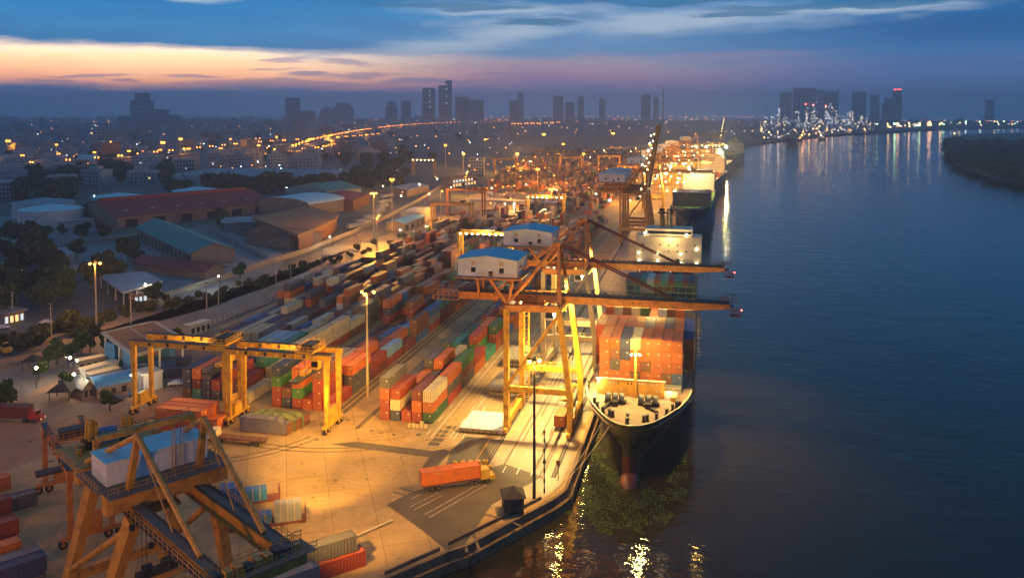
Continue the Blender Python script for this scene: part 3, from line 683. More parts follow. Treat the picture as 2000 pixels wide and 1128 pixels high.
# ------------------------------------------------------------------ ship to shore cranes
def crane(name, label, x, y, mainm='crane_orange', legm='crane_yellow', boom_up=False, lights=True, hol=None, house='blue_roof', rz=0., detail=True, dark=False):
    t_ = thing(name, label, 'dock crane', (x, y, 0), rz, 'ship to shore cranes along the quay')
    G = 7.5; ys = (-8.5, 8.5); ht = 29.3
    for sy in ys:
        b = MB(); b.beam((-G, sy, 1.6), (-G, sy, ht), 1.15, 1.35, legm)
        b.beam((-G, sy, 1.6), (-G, sy*.98, 9), .7, 1.5, legm); b.build('leg', t_)
        b = MB(); b.beam((G, sy, 1.6), (G, sy, 9.5), 1.1, 1.2, legm, 1.4, 1.6); b.beam((G, sy, 9.4), (G-2.7, sy, ht+.6), 1.4, 1.6, legm, 1.1, 1.3); b.build('leg', t_)
        b = MB(); b.beam((-G, sy, 10.4), (G, sy, 10.4), .9, 1.35, legm); b.rail((-G+.8, sy-.5, 11.1), (G-.8, sy-.5, 11.1), 1.1, legm, 1.6, .08); b.build('portal_beam', t_)
        b = MB(); b.tube((-G+.3, sy, 11.2), (G-2.8, sy, ht-1.2), .42, legm, 10); b.build('diagonal_brace', t_)
        b = MB(); b.beam((-G, sy, ht), (G-2.6, sy, ht+.4), .9, 1.5, mainm); b.build('upper_beam', t_)
    for sx in (-G, G):
        b = MB(); b.beam((sx, -9, 2.1), (sx, 9, 2.1), .9, 1.5, legm)
        if detail: b.rail((sx+.5*(1 if sx > 0 else -1), -8, 2.9), (sx+.5*(1 if sx > 0 else -1), 8, 2.9), 1., legm, 2., .07)
        b.build('sill_beam', t_)
        xo = sx if sx < 0 else sx-2.6
        b = MB(); b.beam((xo, -8.5, ht+.2), (xo, 8.5, ht+.2), .9, 1.2, mainm); b.build('cross_beam', t_)
        if detail:
            for cy_ in (-9.6, -6.6, 6.6, 9.6):
                b = MB(); b.box(sx-.45, sx+.45, cy_-1.2, cy_+1.2, .5, 1.5, legm)
                for k in (-.7, .7): b.tube((sx-.3, cy_+k, .42), (sx+.3, cy_+k, .42), .38, 'dark_steel', 10)
                b.build('bogie', t_)
    # landward girder and boom
    b = MB(); b.beam((-21, 0, 30.3), (G-2.0, 0, 30.3), 3.4, 1.7, mainm)
    for s_ in (-1.75, 1.75): b.rail((-21, s_, 31.15), (G-2, s_, 31.15), 1.0, 'dark_steel', 1.5, .09)
    b.box(-21, G-2, -1.5, 1.5, 31.17, 31.32, 'dark_steel')
    for k in range(16): b.box(-20+k*1.6, -19.4+k*1.6, -1.3, 1.3, 31.33, 31.55, 'rail_steel')
    b.build('girder', t_)
    if detail:
        b = MB()
        for z in (29.2, 30.2, 31.6):
            for s_ in (-2.3, 2.3): b.beam((-27.5, s_, z), (-21, s_, z), .12, .12, mainm)
        for k in range(6):
            for s_ in (-2.3, 2.3):
                b.beam((-27.5+k*1.3, s_, 29.2), (-27.5+k*1.3, s_, 31.6), .12, .12, mainm); b.beam((-27.5+k*1.3, s_, 29.2), (-26.2+k*1.3, s_, 31.6), .09, .09, mainm)
        b.box(-27.5, -21, -2.3, 2.3, 29.05, 29.15, 'rail_steel'); b.build('service_platform', t_)
    hx = G-2.0
    bt = thing('boom_root', None, None) if False else None
    b = MB()
    Lb = 37.5
    if boom_up:
        a_ = R(80); P_ = lambda d, s_, z: (hx+d*math.cos(a_)-z*math.sin(a_), s_, 30.6+d*math.sin(a_)+z*math.cos(a_))
    else: P_ = lambda d, s_, z: (hx+d, s_, 30.3+z)
    if boom_up:
        for s_ in (-1.6, 1.6): b.beam(P_(0, s_, 0), P_(Lb, s_, 0), 1.7, 2.4, mainm, 1.1, 1.6)
        for k in range(12): b.beam(P_(2+k*3, -1.6, 0), P_(2+k*3, 1.6, 0), .4, .4, mainm)
    else:
        b.beam(P_(0, 0, 0), P_(Lb-7, 0, 0), 3.4, 1.7, mainm); b.beam(P_(Lb-7, 0, 0), P_(Lb, 0, .25), 3.4, 1.7, mainm, 3.2, 1.0)
        b.box(hx, hx+Lb, -1.5, 1.5, 31.17, 31.32, 'dark_steel')
        for s_ in (-1.8, 1.8): b.rail((hx, s_, 31.15), (hx+Lb, s_, 31.15), .9, 'dark_steel', 1.5, .09)
        for k in range(18): b.box(hx+1+k*1.6, hx+1.6+k*1.6, -1.3, 1.3, 31.33, 31.6, 'rail_steel')
    b.build('boom', t_)
    if not boom_up and detail:
        b = MB(); e = hx+Lb
        b.box(e, e+1.2, -1.6, 1.6, 30.2, 30.4, 'rail_steel'); b.rail((e-2, -1.7, 31.2), (e+1.6, -1.7, 31.2), 1.5, 'dark_red_steel', .8, .1); b.rail((e-2, 1.7, 31.2), (e+1.6, 1.7, 31.2), 1.5, 'dark_red_steel', .8, .1)
        b.box(e+.2, e+2.6, -1.2, 1.2, 28.2, 28.35, 'dark_red_steel')
        for q in ((-1.2, -1.2), (-1.2, 1.2)): b.rail((e+.2, q[1], 28.3), (e+2.6, q[1], 28.3), 1.4, 'dark_red_steel', .8, .1)
        b.build('boom_tip_platform', t_)
        o_ = MB().ball((e+2.8, 0, 29.6), .16, 'lamp_red', 1).build('beacon', t_)
    # apex frame
    ap = (3.2, 0, 43.5); b = MB()
    for sy in (-6.5, 6.5):
        b.beam((G-2.8, sy, ht+.8), (ap[0]+.3, sy*.18, ap[2]), .9, .9, mainm, .6, .6)
        b.tube((-G, sy, ht+.8), (ap[0]-.4, sy*.18, ap[2]-.6), .38, mainm, 8)
    b.box(ap[0]-1, ap[0]+1, -2.2, 2.2, ap[2]-.3, ap[2]+.5, mainm); b.rail((ap[0]-1, -2.2, ap[2]+.5), (ap[0]+1, -2.2, ap[2]+.5), 1.1, mainm, .8, .08)
    b.build('apex_frame', t_)
    if not boom_up:
        for s_ in (-1.2, 1.2):
            b = MB(); b.tube((ap[0]+.5, s_, ap[2]), (hx+24.5, s_, 31.6), .20, 'dark_red_steel', 6); b.build('forestay', t_)
        b = MB(); b.tube((hx+24.5, -1.5, 31.9), (hx+24.5, 1.5, 31.9), .7, 'dark_steel', 10); b.build('stay_pulley', t_)
    else:
        b = MB()
        for s_ in (-1.2, 1.2): b.tube((ap[0]+.5, s_, ap[2]), P_(24, s_, .8), .20, mainm, 6)
        b.build('forestay', t_)
    b = MB()
    for s_ in (-1.5, 1.5): b.tube((ap[0]-.5, s_, ap[2]), (-12, s_, 31.3), .26, mainm, 6)
    b.build('backstay', t_)
    # machinery house
    hs = thing('machinery_house_root', None, None) if False else None
    b = MB(); x0, x1, y0, y1, z0, z1 = -19.4, -5.2, -8, 4.2, 36.2, 40.3
    b.add([(x0, y0, z0), (x1, y0, z0), (x1, y1, z0), (x0, y1, z0), (x0, y0, z1), (x1, y0, z1), (x1, y1, z1), (x0, y1, z1), ((x0+x1)/2, y0, z1+.9), ((x0+x1)/2, y1, z1+.9)],
          [(0, 3, 2, 1), (1, 2, 6, 5), (3, 0, 4, 7), (0, 1, 5, 8, 4), (2, 3, 7, 9, 6)], 'white_cladding')
    for k in range(28):
        xx = x0+.25+k*(x1-x0-.5)/27; b.box(xx-.03, xx+.03, y0-.03, y0-.002, z0, z1, 'white_cladding')
    for k in range(22):
        yy = y0+.25+k*(y1-y0-.5)/21; b.box(x1+.002, x1+.03, yy-.03, yy+.03, z0, z1, 'white_cladding')
    ho = b.build('machinery_house', t_)
    b = MB(); xm = (x0+x1)/2
    for s_ in (-1, 1):
        xe = x0-.35 if s_ < 0 else x1+.35
        vs = [(xm, y0-.35, z1+1.0), (xm, y1+.35, z1+1.0), (xe, y1+.35, z1+.02), (xe, y0-.35, z1+.02)]
        vs2 = [(a, c_, d+.1) for a, c_, d in vs]
        fs = [(0, 3, 2, 1), (4, 5, 6, 7), (0, 1, 5, 4), (1, 2, 6, 5), (2, 3, 7, 6), (3, 0, 4, 7)]
        if s_ < 0: fs = [f[::-1] for f in fs]
        b.add(vs+vs2, fs, house)
    b.build('roof', ho)
    for xx, zz_, s_ in ((x0+3.8, 37.3, .55), (x1-3.6, 37.3, .55), (x1-6.2, 36.5, .5)):
        MB().box(xx-s_, xx+s_, y0-.06, y0-.035, zz_, zz_+1.15, 'window_dark').build('window', ho)
    for xx in (x0+3.8, x1-3.6): MB().box(xx-.45, xx+.45, y0-.25, y0-.035, 39.0, 39.9, 'cream_steel').build('vent', ho)
    MB().box(x1+.035, x1+.07, y0+3, y0+5.5, 38.0, 38.6, 'window_dark').build('window', ho)
    b = MB(); b.box(x0-.9, x1+1.2, y0-.9, y1+.9, z0-.35, z0-.05, mainm)
    if detail: b.rail((x0+5, y0-.85, z0), (x1+1.1, y0-.85, z0), 1., mainm, 1.3, .07)
    for xx, yy in ((-16, -3.5), (-16, 3.5)): b.beam((xx, yy, z0-.2), (xx, yy*.45, 31), .5, .5, mainm)
    for yy in (-7.5, 3.8): b.beam((-12, yy, z0-.2), (-G-.2, yy, ht+1), .5, .6, mainm); b.beam((-6.2, yy, z0-.2), (-G+.2, yy, ht+1), .5, .6, mainm)
    b.build('house_frame', t_)
    # trolley, cab, ropes, spreader
    tx = -2.5; b = MB(); b.box(tx-3, tx+3, -2.6, 2.6, 28.6, 29.1, mainm); b.rail((tx-3, -2.6, 29.1), (tx+3, -2.6, 29.1), 1., mainm, 1.2, .08); b.build('trolley', t_)
    b = MB(); b.box(tx+3.1, tx+5.3, -3.4, -1.2, 25.7, 28.2, 'white_cladding'); b.box(tx+3.3, tx+5.1, -3.46, -3.41, 26.2, 27.6, 'window_dark'); b.build('operator_cab', t_)
    if detail:
        sz = 8.0 if hol else 18
        b = MB()
        for a_ in (-1, 1):
            for c_ in (-2.5, 2.5): b.tube((tx+a_*(1 if not hol else 1)+(8.6 if hol else 0), c_*.6, 28.6), (tx+a_+(8.6 if hol else 0), c_, sz), .045, 'black_steel', 4)
        b.build('hoist_rope', t_)
        b = MB(); ox = tx+(8.6 if hol else 0); b.box(ox-1.2, ox+1.2, -6, -5.4, sz-.6, sz-.2, 'truck_yellow'); b.box(ox-1.2, ox+1.2, 5.4, 6, sz-.6, sz-.2, 'truck_yellow'); b.box(ox-.4, ox+.4, -6, 6, sz-.7, sz, 'truck_yellow'); b.box(ox-.8, ox+.8, -1.5, 1.5, sz, sz+1.2, 'truck_yellow')
        b.build('spreader', t_)
        # stair tower on the landside far leg
        b = MB()
        for yy in (6.2, 7.4): b.beam((-G+1.0, yy, 2.8), (-G+1.0, yy, 29), .12, .12, legm)
        for yy in (6.2, 7.4): b.beam((-G+2.2, yy, 2.8), (-G+2.2, yy, 29), .12, .12, legm)
        for k in range(24): b.beam((-G+1.0, 6.2, 3.3+k*1.08), (-G+2.2, 7.4, 3.3+k*1.08), .2, .08, legm); b.beam((-G+1.0, 6.2, 3.3+k*1.08), (-G+1, 7.4, 3.3+k*1.08), .08, .08, legm)
        b.build('access_ladder', t_)
    if lights:
        LP = [(-14, 2.1, 29.1), (-5.8, 0, 28.9), (-.5, 6.8, 28.2), (3.5, -7.2, 28.2), (10, 1.9, 29.2), (19, 1.9, 29.2), (28, 1.9, 29.2)]
        for p in LP:
            b = MB(); b.tube((p[0], p[1], p[2]+.1), (p[0], p[1], p[2]+.5), .25, 'dark_steel', 8); b.ball((p[0], p[1], p[2]-.15), .30, 'lamp_warm', 1); b.build('floodlight', t_)
    return t_
crane('container_crane', 'nearest orange ship crane, its boom reaching over the lit bow containers', -37, 198.5, 'crane_orange', 'crane_yellow', hol=True)
crane('container_crane', 'second orange ship crane, just behind the nearest one, boom lowered', -37, 245, 'crane_orange', 'cream_steel')
for k_, (y, lab, up) in enumerate(((474, 'dark ship crane with raised boom, nearer of the raised pair', True), (506, 'dark ship crane with raised boom, farther of the raised pair', True),
                     (640, 'yellow legged ship crane with lowered boom beside the brightly lit superstructure', False), (765, 'distant ship crane, first of the boom row past the bright superstructure', False), (812, 'distant ship crane, second of the boom row past the bright superstructure', False),
                     (905, 'distant ship crane, third of the far boom row', False), (1010, 'distant ship crane, fourth of the far boom row', False), (1180, 'distant ship crane, farthest with a lowered boom', False), (1560, 'farthest dark ship crane with raised boom near the river bend', True))):
    if k_ in (2,): c_ = crane('container_crane', lab, qx(y)-11, y, 'old_yellow', 'crane_yellow', detail=False, boom_up=False, lights=True)
    else: c_ = crane('container_crane', lab, qx(y)-11, y, 'old_yellow', 'old_yellow' if up else 'crane_yellow', boom_up=up, lights=not up, detail=False, house='pale_blue_roof')
    if y > 700: c_.rotation_euler.z = -math.atan((qx(y+10)-qx(y-10))/20)
    if up:
        b = MB(); a_ = R(80)
        for k in range(9):
            d = 2+k*4.3; b.ball((5.5+d*math.cos(a_)-3.2, -2.6, 26+d*math.sin(a_)), .26, 'lamp_warm', 1)
        b.build('boom_lamp_row', c_)

# ------------------------------------------------------------------ the big rotated crane at the lower left
bc = thing('quay_crane', 'large old yellow crane with blue roofed machinery house at the lower left', 'dock crane', (-80, 107, 0), AN)
Y = 'old_yellow'
for (tx_, ty_, tz, fx, fy) in ((-9.8, -3.4, 19.5, -14.5, -6.4), (6.2, -3.8, 18.5, 0.2, -6.6), (-9.8, 7.6, 19.5, -14.5, 10.6), (6.2, 8.0, 18.5, 3.5, 11.6)):
    b = MB(); b.beam((tx_, ty_, tz), (fx, fy, 1.5), 2.4, 1.5, Y, 1.9, 1.3); b.build('leg', bc)
    b = MB()
    for k in (-1.6, 1.6):
        b.box(fx-.5, fx+.5, fy+k-1.3, fy+k+1.3, .6, 1.6, Y)
        for j in (-.7, .7): b.tube((fx-.35, fy+k+j, .45), (fx+.35, fy+k+j, .45), .42, 'dark_steel', 10)
    b.build('bogie', bc)
b = MB(); b.tube((4.6, -3.9, 16.5), (-13.3, -6.2, 4.5), .5, Y, 10); b.build('diagonal_brace', bc)
b = MB(); b.tube((4.6, 8.2, 16.5), (-13.3, 10.4, 4.5), .5, Y, 10); b.build('diagonal_brace', bc)
for fy0, fy1, xx in ((-6.6, 11.2, -14.3), (-6.8, 11.8, 1.6)):
    b = MB(); b.beam((xx, fy0, 3.0), (xx, fy1, 3.0), 1.2, 1.6, Y); b.build('sill_beam', bc)
b = MB(); b.beam((3.4, -6.6, 20.4), (3.4, 11.0, 20.4), 2.0, 2.6, Y); b.rail((4.5, -6.4, 21.7), (4.5, 11, 21.7), 1.1, Y, 1.3, .07); b.box(2.2, 5.6, -6.6, 11, 21.7, 21.8, 'rail_steel'); b.build('cross_beam', bc)
b = MB(); b.beam((-9.8, -6.2, 20.4), (-9.8, 10.6, 20.4), 1.8, 2.4, Y); b.build('cross_beam', bc)
b = MB(); b.box(-6.6, 2.6, -7.2, 11.0, 21.75, 21.95, 'rail_steel'); b.rail((-6.4, -7.1, 21.95), (2.5, -7.1, 21.95), 1.1, Y, 1.2, .07); b.rail((-6.4, 11, 21.95), (2.5, 11, 21.95), 1.1, Y, 1.2, .07); b.build('house_platform', bc)
for gy in (-2.3, 6.3):
    b = MB(); b.beam((-24, gy, 18.4), (31, gy, 18.4), 1.3, 2.0, Y); s_ = -1.1 if gy < 0 else 1.1
    b.box(-24, 30.5, gy-.75+s_*.2, gy+.75+s_*.2, 19.42, 19.5, 'rail_steel'); b.box(-10, 30.5, gy+s_*1.4-.5, gy+s_*1.4+.5, 18.9, 19.0, 'dark_steel')
    b.rail((4, gy+s_*1.85, 19.0), (30, gy+s_*1.85, 19.0), 1.1, Y, 1.5, .07); b.box(-10, 30.5, gy-s_*.4-.12, gy-s_*.4+.12, 19.52, 19.7, 'dark_steel')
    b.build('boom_girder', bc)
    for k in range(4):
        b = MB(); px_ = 8+k*6.5; b.box(px_-.35, px_+.35, gy+s_*2.1-.3, gy+s_*2.1+.3, 17.9, 18.5, 'black_steel'); b.beam((px_, gy+s_*1.2, 18.4), (px_, gy+s_*2.1, 18.4), .15, .15, Y); b.build('floodlight', bc)
    apx = (5.6, gy+(-.4 if gy < 0 else .6), 29.8)
    b = MB(); b.beam((3.2, gy+(-.8 if gy < 0 else .8), 21.8), apx, 1.0, .9, Y, .8, .7); b.build('apex_post', bc)
    b = MB(); b.tube(apx, (24.5, gy, 19.6), .42, Y, 8); b.build('forestay', bc)
    b = MB(); b.tube(apx, (16, gy, 19.6), .10, Y, 6); b.build('support_rod', bc)
    b = MB(); b.tube(apx, (-10, gy+(-2.2 if gy < 0 else 2.2), 22.0), .42, Y, 8); b.build('backstay', bc)
b = MB(); b.beam((31, -4.4, 18.6), (31, 8.2, 18.6), 1.8, 1.8, Y); b.box(29.2, 33, -5, 9, 19.55, 19.65, 'rail_steel'); b.rail((33, -5, 19.65), (33, 9, 19.65), 1.1, Y, 1.3, .07); b.rail((29.2, -5, 19.65), (29.2, 9, 19.65), 1.1, Y, 1.3, .07)
for k in range(9): b.box(29.6+rnd.random()*1.6, 31.4+rnd.random(), -4+k*1.35, -3.1+k*1.35, 19.66, 20.1+rnd.random()*.8, rnd.choice((Y, 'dark_steel', Y)))
b.build('boom_tip_platform', bc)
b = MB(); b.beam((-6.8, -4.2, 26.2), (-6.8, 10.6, 26.2), .9, .9, Y); b.beam((-6.8, -4.2, 22), (-6.8, -4.2, 26.2), .8, .8, Y); b.beam((-6.8, 10.6, 22), (-6.8, 10.6, 26.2), .8, .8, Y); b.rail((-6.8, -4, 26.7), (-6.8, 10, 26.7), .8, 'dark_steel', 1.3, .06); b.build('rear_beam', bc)
b = MB(); b.box(-4.8, 1.2, -5.5, 9.3, 21.96, 25.2, 'white_cladding')
for k in range(17): b.box(1.2, 1.23, -5.4+k*.9, -5.34+k*.9, 21.98, 25.15, 'white_cladding')
ho = b.build('machinery_house', bc)
MB().box(-4.95, 1.35, -5.65, 9.45, 25.2, 25.34, 'pale_blue_roof').build('roof', ho)
MB().box(1.22, 1.25, 0.4, 1.1, 23.3, 24.1, 'window_dark').build('window', ho)
b = MB()
for k in range(18): b.beam((1.9, 3.6, 21.96+k*.38), (1.9, 4.9, 21.96+k*.38), .06, .06, Y)
for yy in (3.6, 4.9): b.beam((1.9, yy, 21.9), (1.9, yy, 29), .1, .1, Y); b.beam((3.0, yy, 21.9), (3.0, yy, 29), .1, .1, Y)
b.build('access_ladder', bc)
b = MB()
for k in range(9): a_ = rnd.uniform(-23, -12); c_ = rnd.uniform(-5, 9); b.box(a_, a_+rnd.uniform(.6, 1.8), c_, c_+rnd.uniform(.6, 1.6), 20.2, 20.6+rnd.uniform(.4, 1.6), rnd.choice((Y, Y, 'dark_steel', 'blue_wall')))
b.box(-23.5, -11, -5.4, 9.6, 19.9, 20.1, Y)
for p, q in (((-23.5, -5.4), (-11, -5.4)), ((-23.5, 9.6), (-11, 9.6)), ((-23.5, -5.4), (-23.5, 9.6)), ((-11, -5.4), (-11, 9.6))): b.rail((*p, 20.1), (*q, 20.1), 1.1, Y, 1.2, .08)
b.build('trolley_platform', bc)
for xx, yy in ((-20.5, -.4), (-18.5, 4.6)):
    b = MB()
    for i in (-.8, .8):
        for j in (-.6, .6): b.beam((xx+i, yy+j, 20.1), (xx+i*.8, yy+j*.8, 24.4), .45, .45, 'crane_yellow')
    b.box(xx-1.2, xx+1.2, yy-1, yy+1, 20.1, 21.4, 'black_steel'); b.rail((xx-1, yy-.8, 24.4), (xx+1, yy-.8, 24.4), .9, 'crane_yellow', .7, .08); b.build('hoist_tower', bc)
MB().box(-22.5, -20.5, 1.2, 3.6, 20.1, 22.2, 'blue_wall', 'tarp_blue').build('electrical_cabinet', bc)
b = MB(); b.box(-2.2, 2.4, -.5, 4.5, 16.6, 17.2, Y); b.build('trolley', bc)
b = MB()
for i in (-.9, .9):
    for j in (-1.8, 1.8): b.tube((-3.2+i, 3+j, 17), (-3.2+i, 3+j, 5), .05, 'black_steel', 4)
b.build('hoist_rope', bc)
b = MB(); b.box(-4.4, -2.0, -3.1, 9.1, 3.9, 4.5, 'old_yellow'); b.box(-3.9, -2.5, 0, 6, 4.5, 5.4, 'dark_steel'); b.box(-4.6, -1.8, -3.4, -2.9, 3.2, 4.6, 'dark_steel'); b.box(-4.6, -1.8, 8.9, 9.4, 3.2, 4.6, 'dark_steel'); b.tube((-3.2, .8, 5.9), (-3.2, 2.2, 5.9), .6, 'dark_steel', 12); b.tube((-3.2, 3.8, 5.9), (-3.2, 5.2, 5.9), .6, 'dark_steel', 12); b.build('spreader', bc)

# ------------------------------------------------------------------ yard gantry cranes
def rtg(label, x0, y0, span=25.2, m='crane_yellow', ht=17.2, rz=0., lit=True, detail=True, trol=.78, box='crane_yellow', basey=6.6, lights=0):
    t_ = thing('gantry_crane', label, 'gantry crane', (x0, y0, 0), rz, 'rubber tyred gantry cranes')
    for xx in (0, span):
        for yy in (0, basey):
            b = MB(); b.beam((xx, yy, 1.9), (xx, yy, ht), .75, .85, m, 1.3, .85)
            b.build('leg', t_)
        b = MB(); b.box(xx-.45, xx+.45, -1.6, basey+1.6, 1.3, 2.0, m)
        if detail: b.rail((xx-.6, -.5, 2.0), (xx-.6, basey+.5, 2.0), 1.2, m, 1.1, .08)
        b.build('sill_beam', t_)
        if detail:
            for cy_ in (-1.2, .6, basey-.6, basey+1.2):
                b = MB(); b.tube((xx-.32, cy_, .75), (xx+.32, cy_, .75), .75, 'tyre', 14); b.tube((xx-.34, cy_, .75), (xx+.34, cy_, .75), .36, m, 10); b.box(xx-.2, xx+.2, cy_-.3, cy_+.3, .8, 1.4, m); b.build('wheel', t_)
    for yy in (0, basey):
        b = MB(); b.beam((-.9, yy, ht+.55), (span+.9, yy, ht+.55), .8, 1.25, m); b.box(-.9, span+.9, yy-.55, yy+.55, ht+1.2, ht+1.3, 'dark_steel')
        if detail:
            for k in range(9): b.box(2+k*2.5, 2.6+k*2.5, yy-.62, yy-.41, ht+.2, ht+1.0, 'dark_steel' if k % 2 else m)
        b.build('girder', t_)
    if detail:
        MB().box(-.5 if True else 0, .5, 1.4, 4.8, 2.0, 4.6, box).build('power_unit', t_)
        MB().box(span-.5, span+.5, 1.2, 5.0, 2.0, 5.4, box).build('electrical_cabinet', t_)
    tx = span*trol
    b = MB(); b.box(tx-2.2, tx+2.2, -.6, basey+.6, ht+1.32, ht+1.7, m); b.box(tx-1.2, tx+1.4, 1, basey-1.4, ht+1.7, ht+3.0, 'dark_steel')
    if detail:
        for yy in (-.6, basey+.6): b.rail((tx-2.2, yy, ht+1.7), (tx+2.2, yy, ht+1.7), 1.2, m, .9, .09)
        for xx in (-2.2, 2.2): b.rail((tx+xx, -.6, ht+1.7), (tx+xx, basey+.6, ht+1.7), 1.2, m, .9, .09)
        b.tube((tx-1.6, 2, ht+2.2), (tx-1.6, 4.8, ht+2.2), .6, m, 12)
    b.build('trolley', t_)
    if detail:
        b = MB(); b.box(tx+1.0, tx+2.8, 1.2, 3.0, ht-2.8, ht-.3, m); b.box(tx+1.1, tx+2.7, 1.13, 1.18, ht-2.2, ht-.9, 'window_dark'); b.build('operator_cab', t_)
        b = MB()
        for i in (-.9, .9):
            for j in (1.6, 5): b.tube((tx-1.5+i, j, ht+1.3), (tx-1.5+i, j, ht-4.6), .04, 'black_steel', 4)
        b.build('hoist_rope', t_)
        b = MB(); b.box(tx-2.7, tx-.3, -2.9, 9.3, ht-5.2, ht-4.7, 'dark_steel'); b.box(tx-2.2, tx-.8, 1.6, 5, ht-4.7, ht-3.9, m); b.build('spreader', t_)
    if lights:
        b = MB()
        for k in range(lights): b.ball((1+k*(span-2)/(lights-1), -.7, ht+.1), .32, 'lamp_warm', 1)
        b.build('lamp_row', t_)
    return t_
rtg('yellow gantry crane on tyres right of the tarpaulin covered containers', -110.4, 180)
rtg('yellow gantry crane on tyres left of its twin, over the crosswise stack', -137.6, 181.5, trol=.93)
o = rtg('orange gantry crane standing behind the big yellow crane at lower left', -126.0, 139.2, 26.2, 'rtg_orange', 12.4, R(-40), trol=.4, box='rtg_orange')
rtg('yellow gantry crane with a row of lamps, beyond the roof of the nearest crane house', -113.5, 385, 25, 'crane_yellow', 17, detail=False, lights=9)
rtg('yellow gantry crane with a row of lamps, farther back beside the dark cranes', -117, 560, 25, 'crane_yellow', 17, detail=False, lights=8)
rtg('dark red gantry crane in the yard beyond the lit gate', -178, 575, 26, 'dark_red_steel', 19, detail=False)
rtg('pale yellow gantry crane standing over stacks before the dark red one', -165, 500, 25, 'old_yellow', 17, detail=False)
for (x, y, lab) in ((-330, 930, 'distant gantry crane outlined by bright lamps in the far yard'), (-170, 1010, 'distant pair of portal legs lit orange, left one of the far yard'), (-128, 1050, 'distant lit gantry crane, right of its far twin'), (-240, 960, 'far dim gantry crane among the rear stacks'), (-85, 860, 'far gantry crane behind the raised dark cranes')):
    rtg(lab, x, y, 26, 'crane_yellow', 19, detail=False, lights=6 if 'outlined' in lab else 0)
